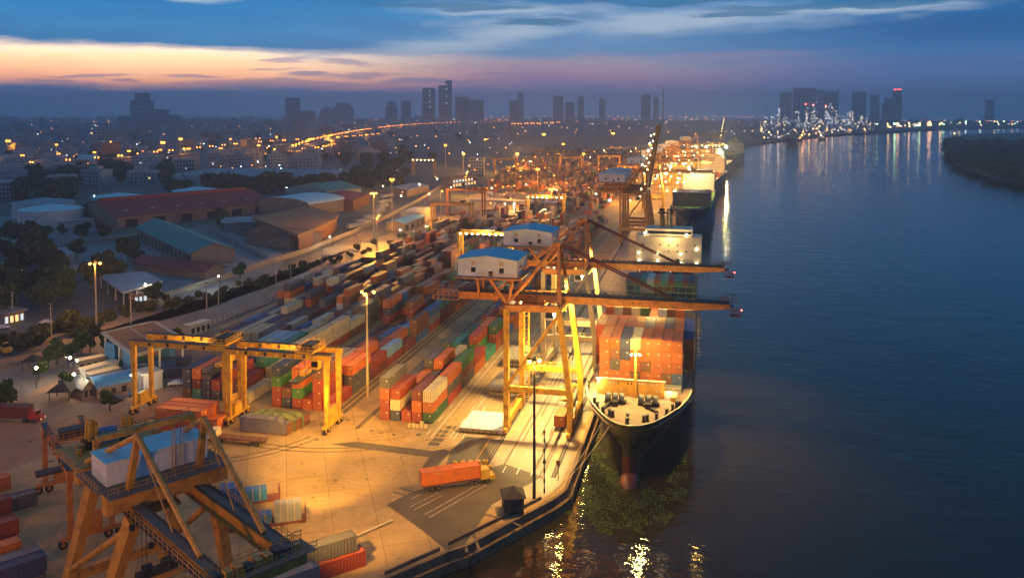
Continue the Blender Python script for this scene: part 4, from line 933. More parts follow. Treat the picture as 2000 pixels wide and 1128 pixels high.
# ------------------------------------------------------------------ ships
def interp(tab, v):
    if v <= tab[0][0]: return tab[0][1]
    for (a, fa), (b, fb) in zip(tab, tab[1:]):
        if v <= b: k = (v-a)/(b-a); return fa+(fb-fa)*k
    return tab[-1][1]
def hull(t_, L, B, dz, hm='hull_green', bm='hull_red', fc=10., fcl=27., deckm='ship_deck'):
    h = B/2
    dk = [(0, 0), (.5, .17), (1.5, .26), (3, .38), (5.5, .50), (8, .60), (10.5, .69), (13, .785), (16, .86), (20, .94), (26, 1.0), (L-25, 1.0), (L, .86)]
    wl = [(0, .0), (3, .0), (6, .05), (12, .12), (20, .26), (32, .48), (50, .80), (75, 1.0), (L-40, 1.), (L-12, .6), (L, .3)]
    ys = [0, .25, .6, 1.5, 3, 4.2, 5.5, 8, 10.5, 13, 16, 20, 26, 30, 36, 43, 50, 60, 75, 100, L-40, L-25, L-12, L]
    zs = [-4.5, -3, -1.8, -.5, 1, 2.5, 4, 5.5, 7, dz]
    def top(y): return fc if y <= fcl else dz
    b = MB(); grid = []
    for y in ys:
        row = []
        for z in zs:
            zz = z if z < dz else top(y)
            k = max(0, min(1, (zz+3)/(dz+3))); ke = k**2.1
            yo = 2.2*(1-k)**1.2*max(0, 1-y/30)              # raked stem
            hb = h*(interp(wl, y)*(1-ke)+interp(dk, y)*ke)
            mn = interp([(-5, 1.7), (-1, 1.7), (3, 1.65), (5.5, 1.1), (7.2, .6), (9.6, .02)], zz)*min(1, (y/1.6)**.5) if y < 20 else .03
            row.append((max(hb, mn, .02), y+yo, zz))
        grid.append(row)
    for s_ in (-1, 1):
        vs = [(s_*p[0], p[1], p[2]) for r_ in grid for p in r_]; n = len(zs)
        for j in range(n-1):
            fs = []
            for i in range(len(ys)-1):
                q = (i*n+j, (i+1)*n+j, (i+1)*n+j+1, i*n+j+1); fs.append(q if s_ > 0 else q[::-1])
            b.add(vs, fs, bm if zs[j+1] <= (2.6 if deckm == 'ship_deck' else -.4) else hm)
    # transom
    r_ = grid[-1]; vs = [(-p[0], p[1], p[2]) for p in r_]+[(p[0], p[1], p[2]) for p in r_]; n = len(zs)
    b.add(vs, [(j, n+j, n+j+1, j+1) for j in range(n-1)], hm)
    o_ = b.build('hull', t_)
    for p_ in o_.data.polygons: p_.use_smooth = True
    # bulb
    b = MB(); ns, nr = 12, 12
    vs = []; fs = []
    for i in range(ns+1):
        a_ = math.pi*i/ns; yy = 2.2-4.6*math.cos(a_)*-1*-1; rr_ = math.sin(a_)
        for k in range(nr):
            th = 2*math.pi*k/nr; vs.append((2.15*rr_*math.cos(th), yy, -3.7+2.7*rr_*math.sin(th)))
    for i in range(ns):
        for k in range(nr): fs.append((i*nr+k, i*nr+(k+1) % nr, (i+1)*nr+(k+1) % nr, (i+1)*nr+k))
    b.add(vs, fs, bm); o_ = b.build('bulbous_bow', t_)
    for p_ in o_.data.polygons: p_.use_smooth = True
    # deck and bulwark
    b = MB(); yl = [y for y in ys]
    for i in range(len(yl)-1):
        a, c_ = yl[i], yl[i+1]; ha, hc = h*interp(dk, a), h*interp(dk, c_)
        za = (fc-1.15) if c_ <= fcl else dz-.15
        b.add([(-ha, a, za), (ha, a, za), (hc, c_, za), (-hc, c_, za)], [(0, 1, 2, 3)], deckm)
    b.add([(-h, fcl-2, dz-.15), (h, fcl-2, dz-.15), (h, fcl-2, fc-1.15), (-h, fcl-2, fc-1.15)], [(3, 2, 1, 0)], deckm)
    b.build('deck', t_)
    b = MB()
    for i in range(len(yl)-1):
        a, c_ = yl[i], yl[i+1]
        if c_ > 30: break
        for s_ in (-1, 1):
            pa_ = Vector((s_*h*interp(dk, a)*.985, a+.1, top(a)+.02)); pb = Vector((s_*h*interp(dk, c_)*.985, c_+.1, top(c_)+.02))
            if (pa_-pb).length > .01: b.beam(pa_, pb, .28, .14, 'ship_cream')
            vs = [(s_*h*interp(dk, a)*.97, a+.15, fc-1.15), (s_*h*interp(dk, c_)*.97, c_+.15, fc-1.15), (pb.x*.985, pb.y, pb.z), (pa_.x*.985, pa_.y, pa_.z)]
            if c_ <= fcl: b.add(vs, [(0, 1, 2, 3) if s_ < 0 else (3, 2, 1, 0)], 'ship_cream')
    b.build('bulwark', t_)
def superstructure(t_, B, y, z0, z1, dep=14, m='ship_cream', lampm='lamp_warm', funnel='ship_orange', top=6.5):
    h = B/2
    b = MB(); b.box(-h, h, y, y+dep, z0, z1, m); b.box(-h*.72, h*.72, y+1, y+dep-1, z1, z1+top*.55, m); b.box(-h-.2, h+.2, y-.8, y+3, z1+.0+.01, z1+.25, m)
    b.rail((-h, y-.7, z1+.25), (h, y-.7, z1+.25), 1.1, m, 1.4, .08)
    for lv in range(3): b.rail((-h, y-.02-.4, z0+lv*3.4+2.2), (h, y-.42, z0+lv*3.4+2.2), 1., m, 2.2, .06)
    so = b.build('superstructure', t_)
    b = MB(); b.box(-h*.68, h*.68, y+.9, y+.98, z1+1.4, z1+2.6, 'window_dark'); b.build('bridge_window', so)
    nW = 7
    for k in range(nW):
        xx = -h*.8+k*h*1.6/(nW-1)
        for lv in (1, 2):
            if (k*3+lv) % 4: MB().box(xx-.35, xx+.35, y-.05, y-.01, z1-1.2-lv*2.6, z1-.4-lv*2.6, 'window_dark').build('porthole', so)
    b = MB(); fx = -h*.25
    for k in (0, 3.4): b.tube((fx+k, y+dep*.75, z1+top*.5), (fx+k, y+dep*.75, z1+top+4), 1.3, funnel, 12, 1.15); b.tube((fx+k, y+dep*.75, z1+top+4.02), (fx+k, y+dep*.75, z1+top+5), 1.2, 'black_steel', 12)
    b.box(fx-2, fx+5.4, y+dep*.6, y+dep*.9, z1+top+3, z1+top+3.4, 'black_steel'); b.build('funnel', t_)
    b = MB(); b.tube((0, y+3, z1+3), (0, y+3, z1+top+6), .25, m, 8); b.beam((-2.5, y+3, z1+top+2), (2.5, y+3, z1+top+2), .2, .2, m); b.build('signal_mast', t_)
def shiplamp(t_, p, r=.35, m='lamp_warm'):
    b = MB(); b.beam((p[0], p[1], p[2]), (p[0], p[1]+.5, p[2]+.4), .12, .12, 'dark_steel'); b.ball((p[0], p[1]-.1, p[2]), r, m, 1); return b.build('deck_lamp', t_)

s1 = thing('container_ship', 'nearest container ship, dark green hull with red bulbous bow facing the camera', 'ship', (-14.6, 174.6, 0))
hull(s1, 222, 25.2, 7.6, fc=9.6, fcl=26)
# hatch plinth, breakwater, windlasses, bollards, mast
b = MB(); b.box(-9.9, 9.9, 29.0, 214, 7.46, 8.5, 'ship_cream', 'ship_grey')
for k in range(7): b.box(-9.5+k*2.9, -9.1+k*2.9, 27.2, 27.9, 7.5, 9.2, 'ship_cream')
for x_ in (-4.6, 5.6): b.box(x_-.35, x_+.35, 27.0, 27.6, 8.3, 10.3, 'truck_yellow'); b.box(x_-.7, x_+.7, 26.8, 27.2, 8.5, 9.3, 'truck_yellow')
b.rail((-9.8, 27.2, 8.5), (9.8, 27.2, 8.5), .9, 'ship_cream', 1.2, .06)
b.build('hatch_coaming', s1)
b = MB(); b.box(-9.4, 6.2, 22.0, 22.5, 8.45, 12.2, 'ship_orange'); b.box(-9.6, 6.5, 21.8, 22.6, 12.2, 12.35, 'ship_cream')
for x_, z_ in [(-9, 11.6), (-4.5, 11.4), (-2.2, 11.4), (-1.4, 11.4)]: b.box(x_-.16, x_+.16, 21.96, 21.99, z_-.25, z_+.25, 'black_steel')
for x_, z_ in [(.4, 11.6), (1.1, 11.6), (1.8, 11.6), (3, 11.6), (3.7, 11.6), (4.4, 11.6), (-8.2, 10), (-3.8, 9.8), (2.2, 9.9), (4.5, 10), (5.3, 10), (-5.6, 11.5), (-6.4, 11.5)]: b.tube((x_, 21.9, z_), (x_, 21.99, z_), .24, 'ship_cream', 8)
b.build('breakwater', s1)
b = MB(); b.box(6.3, 9.2, 21.5, 24.5, 7.5, 9.4, 'ship_cream'); b.rail((6.3, 21.4, 9.4), (9.2, 21.4, 9.4), 1., 'ship_cream', .8, .08); b.box(7.6, 8.8, 20.2, 20.9, 8.45, 9.5, 'truck_yellow'); b.build('deck_ladder_house', s1)
for x_ in (-4.6, 2.9):
    b = MB(); b.box(x_-2.4, x_+2.4, 16.0, 18.2, 8.46, 8.9, 'black_steel')
    for k in (-1.6, 0, 1.5): b.tube((x_+k-.5, 17, 9.7), (x_+k+.5, 17, 9.7), .95, 'ship_grey', 12); b.tube((x_+k-.62, 17, 9.7), (x_+k-.5, 17, 9.7), 1.2, 'black_steel', 12)
    b.beam((x_-1, 15.8, 8.8), (x_-2.2*(1 if x_ < 0 else -1), 11.8, 8.7), .7, .6, 'black_steel'); b.box(x_-.6, x_+.8, 14, 15.8, 8.46, 9.6, 'black_steel'); b.build('windlass', s1)
for x_, y_ in ((-9.2, 15.5), (-8.2, 12.5), (-6.6, 9.6), (-5.0, 8.2), (-4.3, 7.6), (-.9, 6.6), (-.8, 4.2), (2.6, 6.2), (3.3, 6.8), (5.2, 8.2), (7.2, 11.2), (8.4, 14.5), (9.2, 16.5), (9.9, 16.8)):
    b = MB(); b.box(x_-.5, x_+.5, y_-.4, y_+.4, 8.46, 8.6, 'black_steel')
    b.tube((x_, y_, 8.6), (x_, y_, 9.7), .36, 'black_steel', 10); b.tube((x_, y_, 9.7), (x_, y_, 9.85), .46, 'black_steel', 10); b.build('bollard', s1)
b = MB()
for x_, y_, an in ((-7.6, 13.6, 1.1), (-4.2, 6.2, .6), (4.2, 6.2, -.6), (7.4, 12.8, -1.1), (9.0, 19.5, 0), (-9.3, 19.5, 0)):
    b.add([(x_+dx*math.cos(an)-dy*math.sin(an), y_+dx*math.sin(an)+dy*math.cos(an), 8.47) for dx, dy in ((-1.4, -.12), (1.4, -.12), (1.4, .12), (-1.4, .12))], [(0, 1, 2, 3)], 'yellow_paint')
b.build('deck_marking', s1)
b = MB(); b.tube((-.4, 21.4, 8.45), (-.4, 21.4, 19.6), .28, 'ship_orange', 8, .2); b.beam((-1.5, 21.4, 18.8), (.7, 21.4, 18.8), .15, .15, 'ship_orange'); b.box(-.75, -.05, 21.1, 21.7, 8.45, 14, 'ship_orange'); mo = b.build('foremast', s1)
b = MB()
for x_ in (-1.4, -.4, .6): b.ball((x_, 21.2, 18.5), .22, 'lamp_warm', 1)
b.build('mast_lamp', mo)
superstructure(s1, 28.2, 200.5, 7.6, 19.8)
for p in ((1248, 493), (1249, 507), (1285, 495), (1285, 508), (1330, 496), (1330, 512), (1361, 486), (1361, 513)):
    d_ = 376.; X_, Y_ = at(p[0], p[1], 0)
    # lamps fixed to the front wall of the superstructure
    k = None
    for zz in [i*.25 for i in range(0, 120)]:
        X_, Y_ = at(p[0], p[1], zz)
        if Y_ <= 375.9: break
    shiplamp(s1, (X_+14.6, 199.9, zz), .3)
for p in ((-10.2, 200, 21.6), (7.6, 200, 21.2)): shiplamp(s1, p, .5)
b = MB()
for y_ in (83, 104, 127):
    for x_ in [-11.5+k*2.55 for k in range(10)]: b.box(x_-.1, x_+.1, y_, y_+.3, 8.5, 13.2, 'ship_green')
    b.box(-12.4, 12.4, y_-.2, y_+.6, 13.2, 13.4, 'ship_green'); b.box(-12.4, 12.4, y_-.2, y_+.6, 11, 11.15, 'ship_green'); b.rail((-12.4, y_-.2, 13.4), (12.4, y_-.2, 13.4), 1., 'ship_green', 1.6, .08)
b.build('lashing_bridge', s1)
b = MB()
for i in range(8):
    xc = -23.5+2.53*i+14.6
    for k in range(2):
        z0_ = 8.6+k*(CH+.05)
        b.tube((xc-1.1, 32.25, z0_), (xc+1.1, 32.25, z0_+CH), .035, 'rail_steel', 4); b.tube((xc+1.1, 32.2, z0_), (xc-1.1, 32.2, z0_+CH), .035, 'rail_steel', 4)
b.build('lashing_rod', s1)
# ship containers, forward bays
def shipbay(yc, xs, z, tiers, grid, what, rowname):
    for i, x_ in enumerate(xs):
        for k in range(tiers):
            cn = grid(i, k)
            if cn is None: continue
            container(x_, yc, z+k*(CH+.05), cn, f"{what(i, k, cn)}", rowname, 40, 0, doors=yc < 215)
b1 = ['rust orange,rust orange,rust orange,rust orange', 'rust orange,slate grey,brown,rust orange', 'rust orange,rust orange,navy blue,navy blue', 'brown,rust orange,rust orange,cream', 'rust orange,brown,rust orange,rust orange', 'rust orange,rust orange,rust orange,rust orange', 'brown,rust orange,rust orange,rust orange', 'blue,rust orange,rust orange,rust orange']
b1 = [r_.split(',') for r_ in b1]
shipbay(213.1, [-23.5+2.53*i for i in range(8)], 8.55, 4, lambda i, k: b1[i][k], lambda i, k, cn: f"{cn} container on the near ship, front bay, {ORD[i]} column from left, {TIER[k]} tier", 'containers in the front bay of the near ship')
b2 = ['maroon', 'brick red', 'brick red', 'brick red', 'rust orange', 'grey', 'rust orange', 'slate grey', 'rust orange', 'navy blue']
def g2(i, k):
    if i == 0: return ['maroon', 'brick red', 'rust orange', 'brick red'][k]
    if i == 9: return ['brick red', 'brick red', 'rust orange', 'blue'][k]
    return b2[i] if k == 3 else None
shipbay(225.7, [-26.0+2.53*i for i in range(10)], 8.55, 4, g2, lambda i, k, cn: f"{cn} container on the near ship, second bay, {ORD[i]} column from left, {TIER[k]} tier", 'containers in the second bay of the near ship')
b3 = ['rust orange', 'cream', 'brown', 'cream', 'dark green', 'white', 'white', 'brown', 'rust orange', 'grey']
shipbay(247, [-25.9+2.48*i for i in range(10)], 8.55, 4, lambda i, k: None if (k < 2 or (i in (5,) and k == 3)) else (b3[i] if k == 3 else ['brown', 'cream', 'brick red'][i % 3]), lambda i, k, cn: f"{cn} container on the near ship, third bay under the boom, {ORD[i]} column, {TIER[k]} tier", 'containers in the third bay of the near ship')
b4 = [['navy blue', 'brown', 'teal', 'white', 'brick red', 'teal', 'brick red', 'teal', 'brown', 'navy blue'], ['navy blue', 'teal', 'cream', 'cream', 'brown', 'brown', 'brown', 'navy blue', 'navy blue', 'slate grey']]
shipbay(314, [-25.9+2.48*i for i in range(10)], 9.0, 2, lambda i, k: b4[1-k][i], lambda i, k, cn: f"{cn} container between the booms, mid-ship bay of the near ship, {ORD[i]} column, {TIER[k]} tier", 'containers in the middle bay of the near ship')
shipbay(352, [-23.4+2.48*i for i in range(8)], 9.0, 1, lambda i, k: ['grey', 'white', 'brown', 'grey', 'white', 'slate grey', 'grey', 'brown'][i], lambda i, k, cn: f"{cn} container just before the lit superstructure of the near ship, {ORD[i]} from left", 'containers before the near ship superstructure')
# mooring ropes
def rope(p, q, sag, label):
    b = MB(); p, q = Vector(p), Vector(q); n = 8; pr_ = None
    for i in range(n+1):
        k = i/n; c_ = p+(q-p)*k; c_.z -= sag*4*k*(1-k)
        if pr_ is not None: b.tube(pr_, c_, .08, 'cream_steel', 5, cap=False)
        pr_ = c_
    tag(b.build('mooring_rope'), label, 'rope', 'mooring ropes of the near ship')
rope((-20.5, 180.5, 8.8), (-28.2, 160, .4), 1.2, 'mooring rope from the ship bow slanting over the weed to the quay corner')
rope((-18.5, 178.6, 8.8), (-29.6, 156.5, .4), 1.6, 'longest mooring rope from the bow to the far side of the quay corner')
rope((-23, 183, 8.8), (-27.2, 168, .4), .8, 'shorter mooring rope from the ship bow to the quay edge')

def far_ship(label, y0, L, B, dz, off, hm, bm, bridge_y, rz, cont=None, m='ship_cream', zt=20, fcl=25, fc=12.5):
    x0 = qx(y0+L/2)+off
    t_ = thing('container_ship', label, 'ship', (x0-0*math.sin(rz), y0, 0), rz, 'ships moored along the quay')
    hull(t_, L, B, dz, hm, bm, fc=fc, fcl=fcl, deckm='ship_green' if hm == 'hull_blue' else 'ship_deck')
    superstructure(t_, B*.92, bridge_y, dz, zt, m=m)
    return t_
s2 = far_ship('second container ship, dark blue hull and floodlit green forecastle facing the camera', 556, 190, 27, 9.5, 16.2, 'hull_blue', 'hull_blue', 150, R(-2), zt=24)
s3 = far_ship('third ship, long grey hull beyond the brightly lit superstructure', 775, 190, 27, 10, 12, 'hull_grey', 'hull_red', 150, R(-6.5), zt=26)
s4 = far_ship('fourth ship, grey hull with a green lamp above its deck', 985, 190, 28, 10, 11, 'hull_grey', 'hull_grey', 60, R(-7), zt=27)
s5 = far_ship('fifth ship, dark hull at the far end of the quay', 1260, 190, 27, 9, 14, 'hull_blue', 'hull_blue', 140, R(-8.5), zt=24)
s6 = far_ship('small dark freighter moored at the river bend', 2080, 120, 22, 8, 60, 'hull_blue', 'hull_blue', 90, R(-14), zt=20)
for (s_, yy, n_, cs) in ((s2, 30, 4, ['slate grey', 'navy blue', 'navy blue']), (s2, 44, 4, MIXP), (s2, 70, 3, ['cream', 'white', 'rust orange']), (s3, 32, 3, MIXP), (s3, 60, 3, MIXP), (s3, 90, 2, ['cream', 'rust orange']), (s4, 100, 2, MIXP), (s5, 60, 2, MIXP)):
    b = MB()
    mw = s_.matrix_basis if False else Matrix.Translation(s_.location) @ Matrix.Rotation(s_.rotation_euler.z, 4, 'Z')
    for i in range(10):
        for k in range(n_):
            p = mw @ Vector((-11.3+i*2.5, yy+6, 0)); zb = 9.6+k*CH
            mass_box(p.x-1.22, p.x+1.22, p.y-6, p.y+6, zb, zb+2.56, PAL[rnd.choice(cs)])

# ------------------------------------------------------------------ the container mass mesh
me = bpy.data.meshes.new('container_mass'); me.from_pydata(mass['v'], [], mass['f'])
ca = me.color_attributes.new('Col', 'FLOAT_COLOR', 'CORNER'); buf = []
for p, c_ in zip(me.polygons, mass['c']): buf += [c_[0], c_[1], c_[2], 1.]*p.loop_total
ca.data.foreach_set('color', buf); me.materials.append(M['container_paint_mass'])
o = bpy.data.objects.new('container_stacks', me); col.objects.link(o)
tag(o, 'far rows of stacked containers filling the yard beyond the nearer blocks', 'containers', kind='stuff')

# ------------------------------------------------------------------ lamps
def mast(label, x, y, h=27, heads=3, m='lamp_sodium', energy=0, arm=1.6, pole='cream_steel', r=.28, color=SOD, spots=True, ball=.42, name='floodlight_mast', group='tall floodlight masts'):
    t_ = thing(name, label, 'light mast', (x, y, 0), 0, group)
    b = MB(); b.tube((0, 0, 0), (0, 0, h), r*1.3, pole, 10, r*.7); b.build('pole', t_)
    b = MB(); b.tube((0, 0, h-.3), (0, 0, h-.05), arm*.5, 'dark_steel', 10); b.beam((-arm, 0, h), (arm, 0, h), .18, .18, 'dark_steel'); b.beam((0, -arm, h+.15), (0, arm, h+.15), .18, .18, 'dark_steel'); b.build('head_frame', t_)
    for k in range(heads):
        a_ = 2*math.pi*k/heads+.6
        b = MB(); px_, py_ = arm*math.cos(a_), arm*math.sin(a_); b.box(px_-.35, px_+.35, py_-.35, py_+.35, h+.0, h+.3, 'dark_steel'); b.ball((px_, py_, h-.3), ball, m, 1); b.build('lamp_head', t_)
    if energy:
        lamp('POINT', (0, 0, h-.9), energy, color, .5, t_)
    return t_
E0 = 1.0
mast('dark mast at the quay corner with one bright and one dark head', -31.5, 158.1, 27.3, 2, energy=60000*E0, arm=1.1, pole='dark_steel', r=.26, color=(1, .51, .075))
mast('pale lit mast standing between the yard blocks beside the rails', -85.7, 205.5, 28, 3, energy=44000*E0, arm=1.9, color=(1, .50, .07))
mast('orange lit mast at the left behind the custom canopy', -200.5, 245.6, 24, 4, energy=44000*E0, arm=1.6)
mast('mast over the roadside yard, right of the goods wagons', -190.5, 468.5, 27, 4, energy=120000*E0)
mast('lit mast in the rear yard left of the white crane houses', -90.5, 508, 28, 3, energy=60000*E0)
FM = [((1062, 262), 1150), ((1197, 260), 1200), ((948, 272), 900), ((870, 283), 820), ((1100, 281), 900), ((15, 275), 0), ((110, 282), 0), ((317, 278), 0), ((352, 271), 0), ((450, 271), 0), ((505, 283), 0), ((600, 275), 0), ((1270, 283), 760), ((540, 267), 0), ((1140, 300), 640), ((1300, 240), 0), ((765, 350), 0), ((1050, 330), 0), ((1010, 300), 0), ((905, 300), 0)]
FL = ['huge orange glow over the far yard, left of two', 'huge orange glow over the far yard, right of two', 'small mast lamp over the far yard before the expressway', 'dim mast at the far left of the rear yard', 'small orange mast lamp in the far yard between glows',
      'bright orange mast at the left picture edge', 'orange mast, left of a close pair over the junction', 'orange mast before the pale tower block', 'orange mast right of the pair over the billboard', 'orange mast over the interchange below the dark tower', 'low orange mast at the interchange loop', 'bright mast where the viaduct curve begins', 'mast lamp beside the white crane houses', 'faint mast between the viaduct decks', 'lamp over the rear stacks near the crane houses', 'faint far mast near the raised crane', 'mast above the rail sidings', 'mast in the mid yard behind the gate', 'mast behind the lamp outlined gantry', 'mast beside the white port office']
for ((p, q), dd), lab in zip(FM, FL):
    X_, Y_ = at(p, q, 30)
    if Y_ > 1400: X_, Y_ = at(p, q, 30)
    h_ = 30
    if q >= 295: h_ = 22; X_, Y_ = at(p, q, 22)
    big = (p, q) in ((1062, 262), (1197, 260), (15, 275), (317, 278), (352, 271))
    mast(lab, X_, Y_, h_, 3, 'lamp_far', energy=dist(X_, Y_)*(80 if big else 50), arm=2.2 if big else 1.2, ball=1.7 if big else .9, r=.35)

mast('added unseen light mast outside the left edge of the dirt lot', -222, 150, 27, 4, energy=34000*E0, arm=1.6)  # unseen mast added to warm the light on the dirt lot
mast('added unseen light mast below the picture behind the big crane', -128, 78, 27, 4, energy=30000*E0, arm=1.6)  # out-of-view mast added for broad orange light at the lower left
mast('added unseen light mast below the picture near the river wall', -72, 62, 27, 4, energy=42000*E0, arm=1.6)  # added mast, never in view, throws orange light on the big crane
mast('added unseen light mast out of view left of the orange gantry', -172, 120, 27, 4, energy=40000*E0, arm=1.6)  # another mast added outside the view to fill the yard with orange
# street lamps of the viaducts
def slamp_mesh(m, h=9., two=True, r=.5):
    b = MB(); b.tube((0, 0, 0), (0, 0, h), .14, 'dark_steel', 5)
    for s_ in ((-1, 1) if two else (1,)): b.beam((0, 0, h), (s_*2.4, 0, h+.4), .12, .12, 'dark_steel'); b.ball((s_*2.4, 0, h+.2), r, m)
    return b
SL = {}
def street_lamp(kind, x, y, z, rz, label, group):
    if kind not in SL:
        mm, h, two, r_ = {'v': ('lamp_far', 9, True, 1.15), 'd': ('lamp_far', 8, False, .5), 'w': ('lamp_white', 8, False, .5), 'r': ('lamp_warm', 7, False, .45)}[kind]
        SL[kind] = slamp_mesh(mm, h, two, r_).mesh('street_lamp')
    o_ = bpy.data.objects.new('street_lamp', SL[kind]); col.objects.link(o_); o_.location = (x, y, z); o_.rotation_euler.z = rz
    return tag(o_, label, 'street lamp', group)
def viaduct(label, pix, z, wdt, spacing, lamplabel, group, maxd=6000, en=0, nl=4, piers=True):
    P = [Vector((*at(p, q, z), z)) for p, q in pix]
    # smooth the path
    C_ = []
    for i in range(len(P)-1):
        p0 = P[max(0, i-1)]; p1 = P[i]; p2 = P[i+1]; p3 = P[min(len(P)-1, i+2)]
        for k in range(8):
            u_ = k/8; C_.append(.5*((2*p1)+(-p0+p2)*u_+(2*p0-5*p1+4*p2-p3)*u_*u_+(-p0+3*p1-3*p2+p3)*u_**3))
    C_.append(P[-1])
    t_ = thing('viaduct', label, 'viaduct', (C_[0].x, C_[0].y, 0)); off = Vector((C_[0].x, C_[0].y, 0))
    b = MB(); bp = MB(); acc = 0; nxt = 0; cnt = 0
    for a, c_ in zip(C_, C_[1:]):
        a0, c0 = a-off, c_-off
        b.beam(a0-Vector((0, 0, .8)), c0-Vector((0, 0, .8)), wdt, 1.4, 'road'); d = (c_-a); L = d.length; d.normalize(); n_ = Vector((-d.y, d.x, 0))
        for s_ in (-1, 1): bp.beam(a0+n_*s_*wdt/2+Vector((0, 0, .5)), c0+n_*s_*wdt/2+Vector((0, 0, .5)), .3, 1.0, 'pale_concrete')
        while nxt < acc+L:
            p = a+d*(nxt-acc)
            if p.length < maxd:
                street_lamp('v', p.x, p.y, p.z, math.atan2(n_.y, n_.x), lamplabel, group)
                if en and cnt % nl == 0: lamp('POINT', (p.x, p.y, p.z+9), en, SOD, 1.)
                cnt += 1
            nxt += spacing
        acc += L
    b.build('deck', t_); bp.build('parapet', t_)
    if piers:
        k = 0; acc = 0
        for a, c_ in zip(C_[::3], C_[3::3]):
            a0 = a-off; pb = MB(); pb.tube((a0.x, a0.y, 0), (a0.x, a0.y, z-1.5), 1.3, 'pale_concrete', 8, 1.1); pb.box(a0.x-wdt*.4, a0.x+wdt*.4, a0.y-1, a0.y+1, z-2.3, z-1.5, 'pale_concrete'); pb.build('pier', t_)
viaduct('long elevated expressway sweeping right toward the towers, lit by double lamps', [(575, 296), (600, 285), (640, 274), (700, 261), (760, 252), (820, 246), (900, 242), (1000, 239)], 15, 22, 55, 'double armed orange lamp on the sweeping expressway', 'lamps of the sweeping expressway', 5200, 60000, 5)
viaduct('lower elevated road crossing the left half below the expressway', [(-30, 322), (120, 314), (260, 308), (400, 302), (520, 304), (600, 302), (650, 292), (640, 282), (600, 281)], 12, 14, 46, 'double armed orange lamp on the lower crossing road', 'lamps of the lower crossing road', 5000, 20000, 4)
viaduct('ramp passing in front of the crossing road at the far left', [(-30, 338), (100, 330), (230, 318), (330, 306), (450, 292), (560, 282), (660, 276), (740, 268)], 9, 12, 50, 'double armed orange lamp on the front ramp', 'lamps of the front ramp', 5000, 20000, 4)
far_l = [(1003, 243), (1015, 243), (1028, 242), (1040, 242), (1052, 242), (1066, 241), (1078, 241), (1090, 239), (1120, 222), (1150, 221), (1170, 220), (1190, 219), (1208, 220), (1226, 221), (1250, 219), (1280, 218.6), (1310, 219), (1180, 229), (1200, 230), (1215, 231), (1350, 232), (1362, 228), (1380, 230), (1400, 226), (1415, 227), (1432, 224), (1445, 226), (1455, 228), (1468, 227), (1340, 229)]
for k in range(64):
    p_ = 850+k*10.2+rnd.uniform(-3, 3); far_l.append((p_, 229-(p_-850)*.012+rnd.choice((-2.5, -1, 0, 0, 5))))
for p, q in far_l:
    X_, Y_ = at(p, max(q, 226)+4, 10)
    o_ = street_lamp('v', X_, Y_, 0, 0, 'tiny distant orange lamp in the rows before the skyline', 'tiny distant orange lamps before the skyline')
    o_.scale = (2.4, 2.4, 2.4)
for p, q, k_, lab in ((190, 383, 'w', 'white street lamp between the storage tanks'), (294, 320, 'w', 'white lamp on the dark lot left of the depot'), (462, 333, 'w', 'white lamp above the sawtooth depot'), (620, 353, 'w', 'white lamp at the right end of the depot'), (565, 367, 'w', 'white lamp in the trees behind the arched hall'), (617, 380, 'w', 'white lamp on the ridge of the arched hall'), (529, 396, 'w', 'white lamp beside the white silos'), (668, 331, 'w', 'cool white lamp in the trees right of the depot'), (760, 325, 'w', 'bright cool lamp in the dark trees'), (906, 297, 'w', 'cool white lamp left of the port office'), (936, 302, 'w', 'cool white lamp right of the port office'), (294, 557, 'r', 'bright cool lamp at the lit gate, left of two'), (306, 557, 'r', 'warm lamp at the lit gate, right of two'), (430, 538, 'r', 'yellowish lamp on the roadside pole'), (128, 697, 'r', 'white lamp beside the trees at the dirt lot'), (139, 710, 'r', 'second white lamp before the office containers'), (164, 731, 'r', 'white lamp beside the small gabled hut'), (70, 715, 'r', 'small lamp by the far gazebo'), (277, 731, 'r', 'lamp at the end of the blue arched hut'), (650, 462, 'r', 'lamp in the roadside bushes'), (812, 452, 'w', 'cool lamp at the roadside workshop'), (789, 450, 'r', 'lamp left of the roadside workshop')):
    X_, Y_ = at(p, q, 8 if k_ == 'w' else 6); o_ = street_lamp(k_, X_, Y_, 0 if k_ == 'w' else -1, rnd.random()*6, lab, None)
    if q > 540: lamp('POINT', (X_, Y_, 6), 1500, (1, .8, .5), .3)
    elif q > 380: lamp('POINT', (X_, Y_, 9), 2500, (.8, 1, .9), .3)

# ------------------------------------------------------------------ working lights
for x_, y_ in ((-1, 198.5), (-1, 245)):
    lamp('SPOT', (x_, y_+1.9, 28.9), 45000, (1, .56, .12), .4, target=(9, y_-8, -3), angle=95, blend=.9)
for y_ in (198.5, 245):
    lamp('POINT', (-33, y_, 27.4), 38000*E0, (1, .64, .14), .6); lamp('SPOT', (-37, y_+2, 28), 115000*E0, (1, .70, .24), .6, target=(-37, y_-2, 0), angle=110)
    lamp('SPOT', (-14, y_+1.9, 29), 42000*E0, (1, .62, .14), .5, target=(-14, y_-4, 0), angle=120)
for x_, y_, z_, tx_, ty_, e_, an in ((-70, 124, 19, -77, 168, 190000, 52), (-58, 112, 18.5, -62, 150, 90000, 70)):
    lamp('SPOT', (x_, y_, z_), e_*E0, (1, .53, .08), .6, target=(tx_, ty_, 0), angle=an, blend=.8)
lamp('SPOT', (-52, 172, 28.5), 120000*E0, (1, .53, .08), .6, target=(-86, 184, 6), angle=70, blend=.8)
lamp('SPOT', (-188, 466, 26), 260000, (1, .44, .05), .5, target=(-168, 405, 0), angle=100, blend=.9)
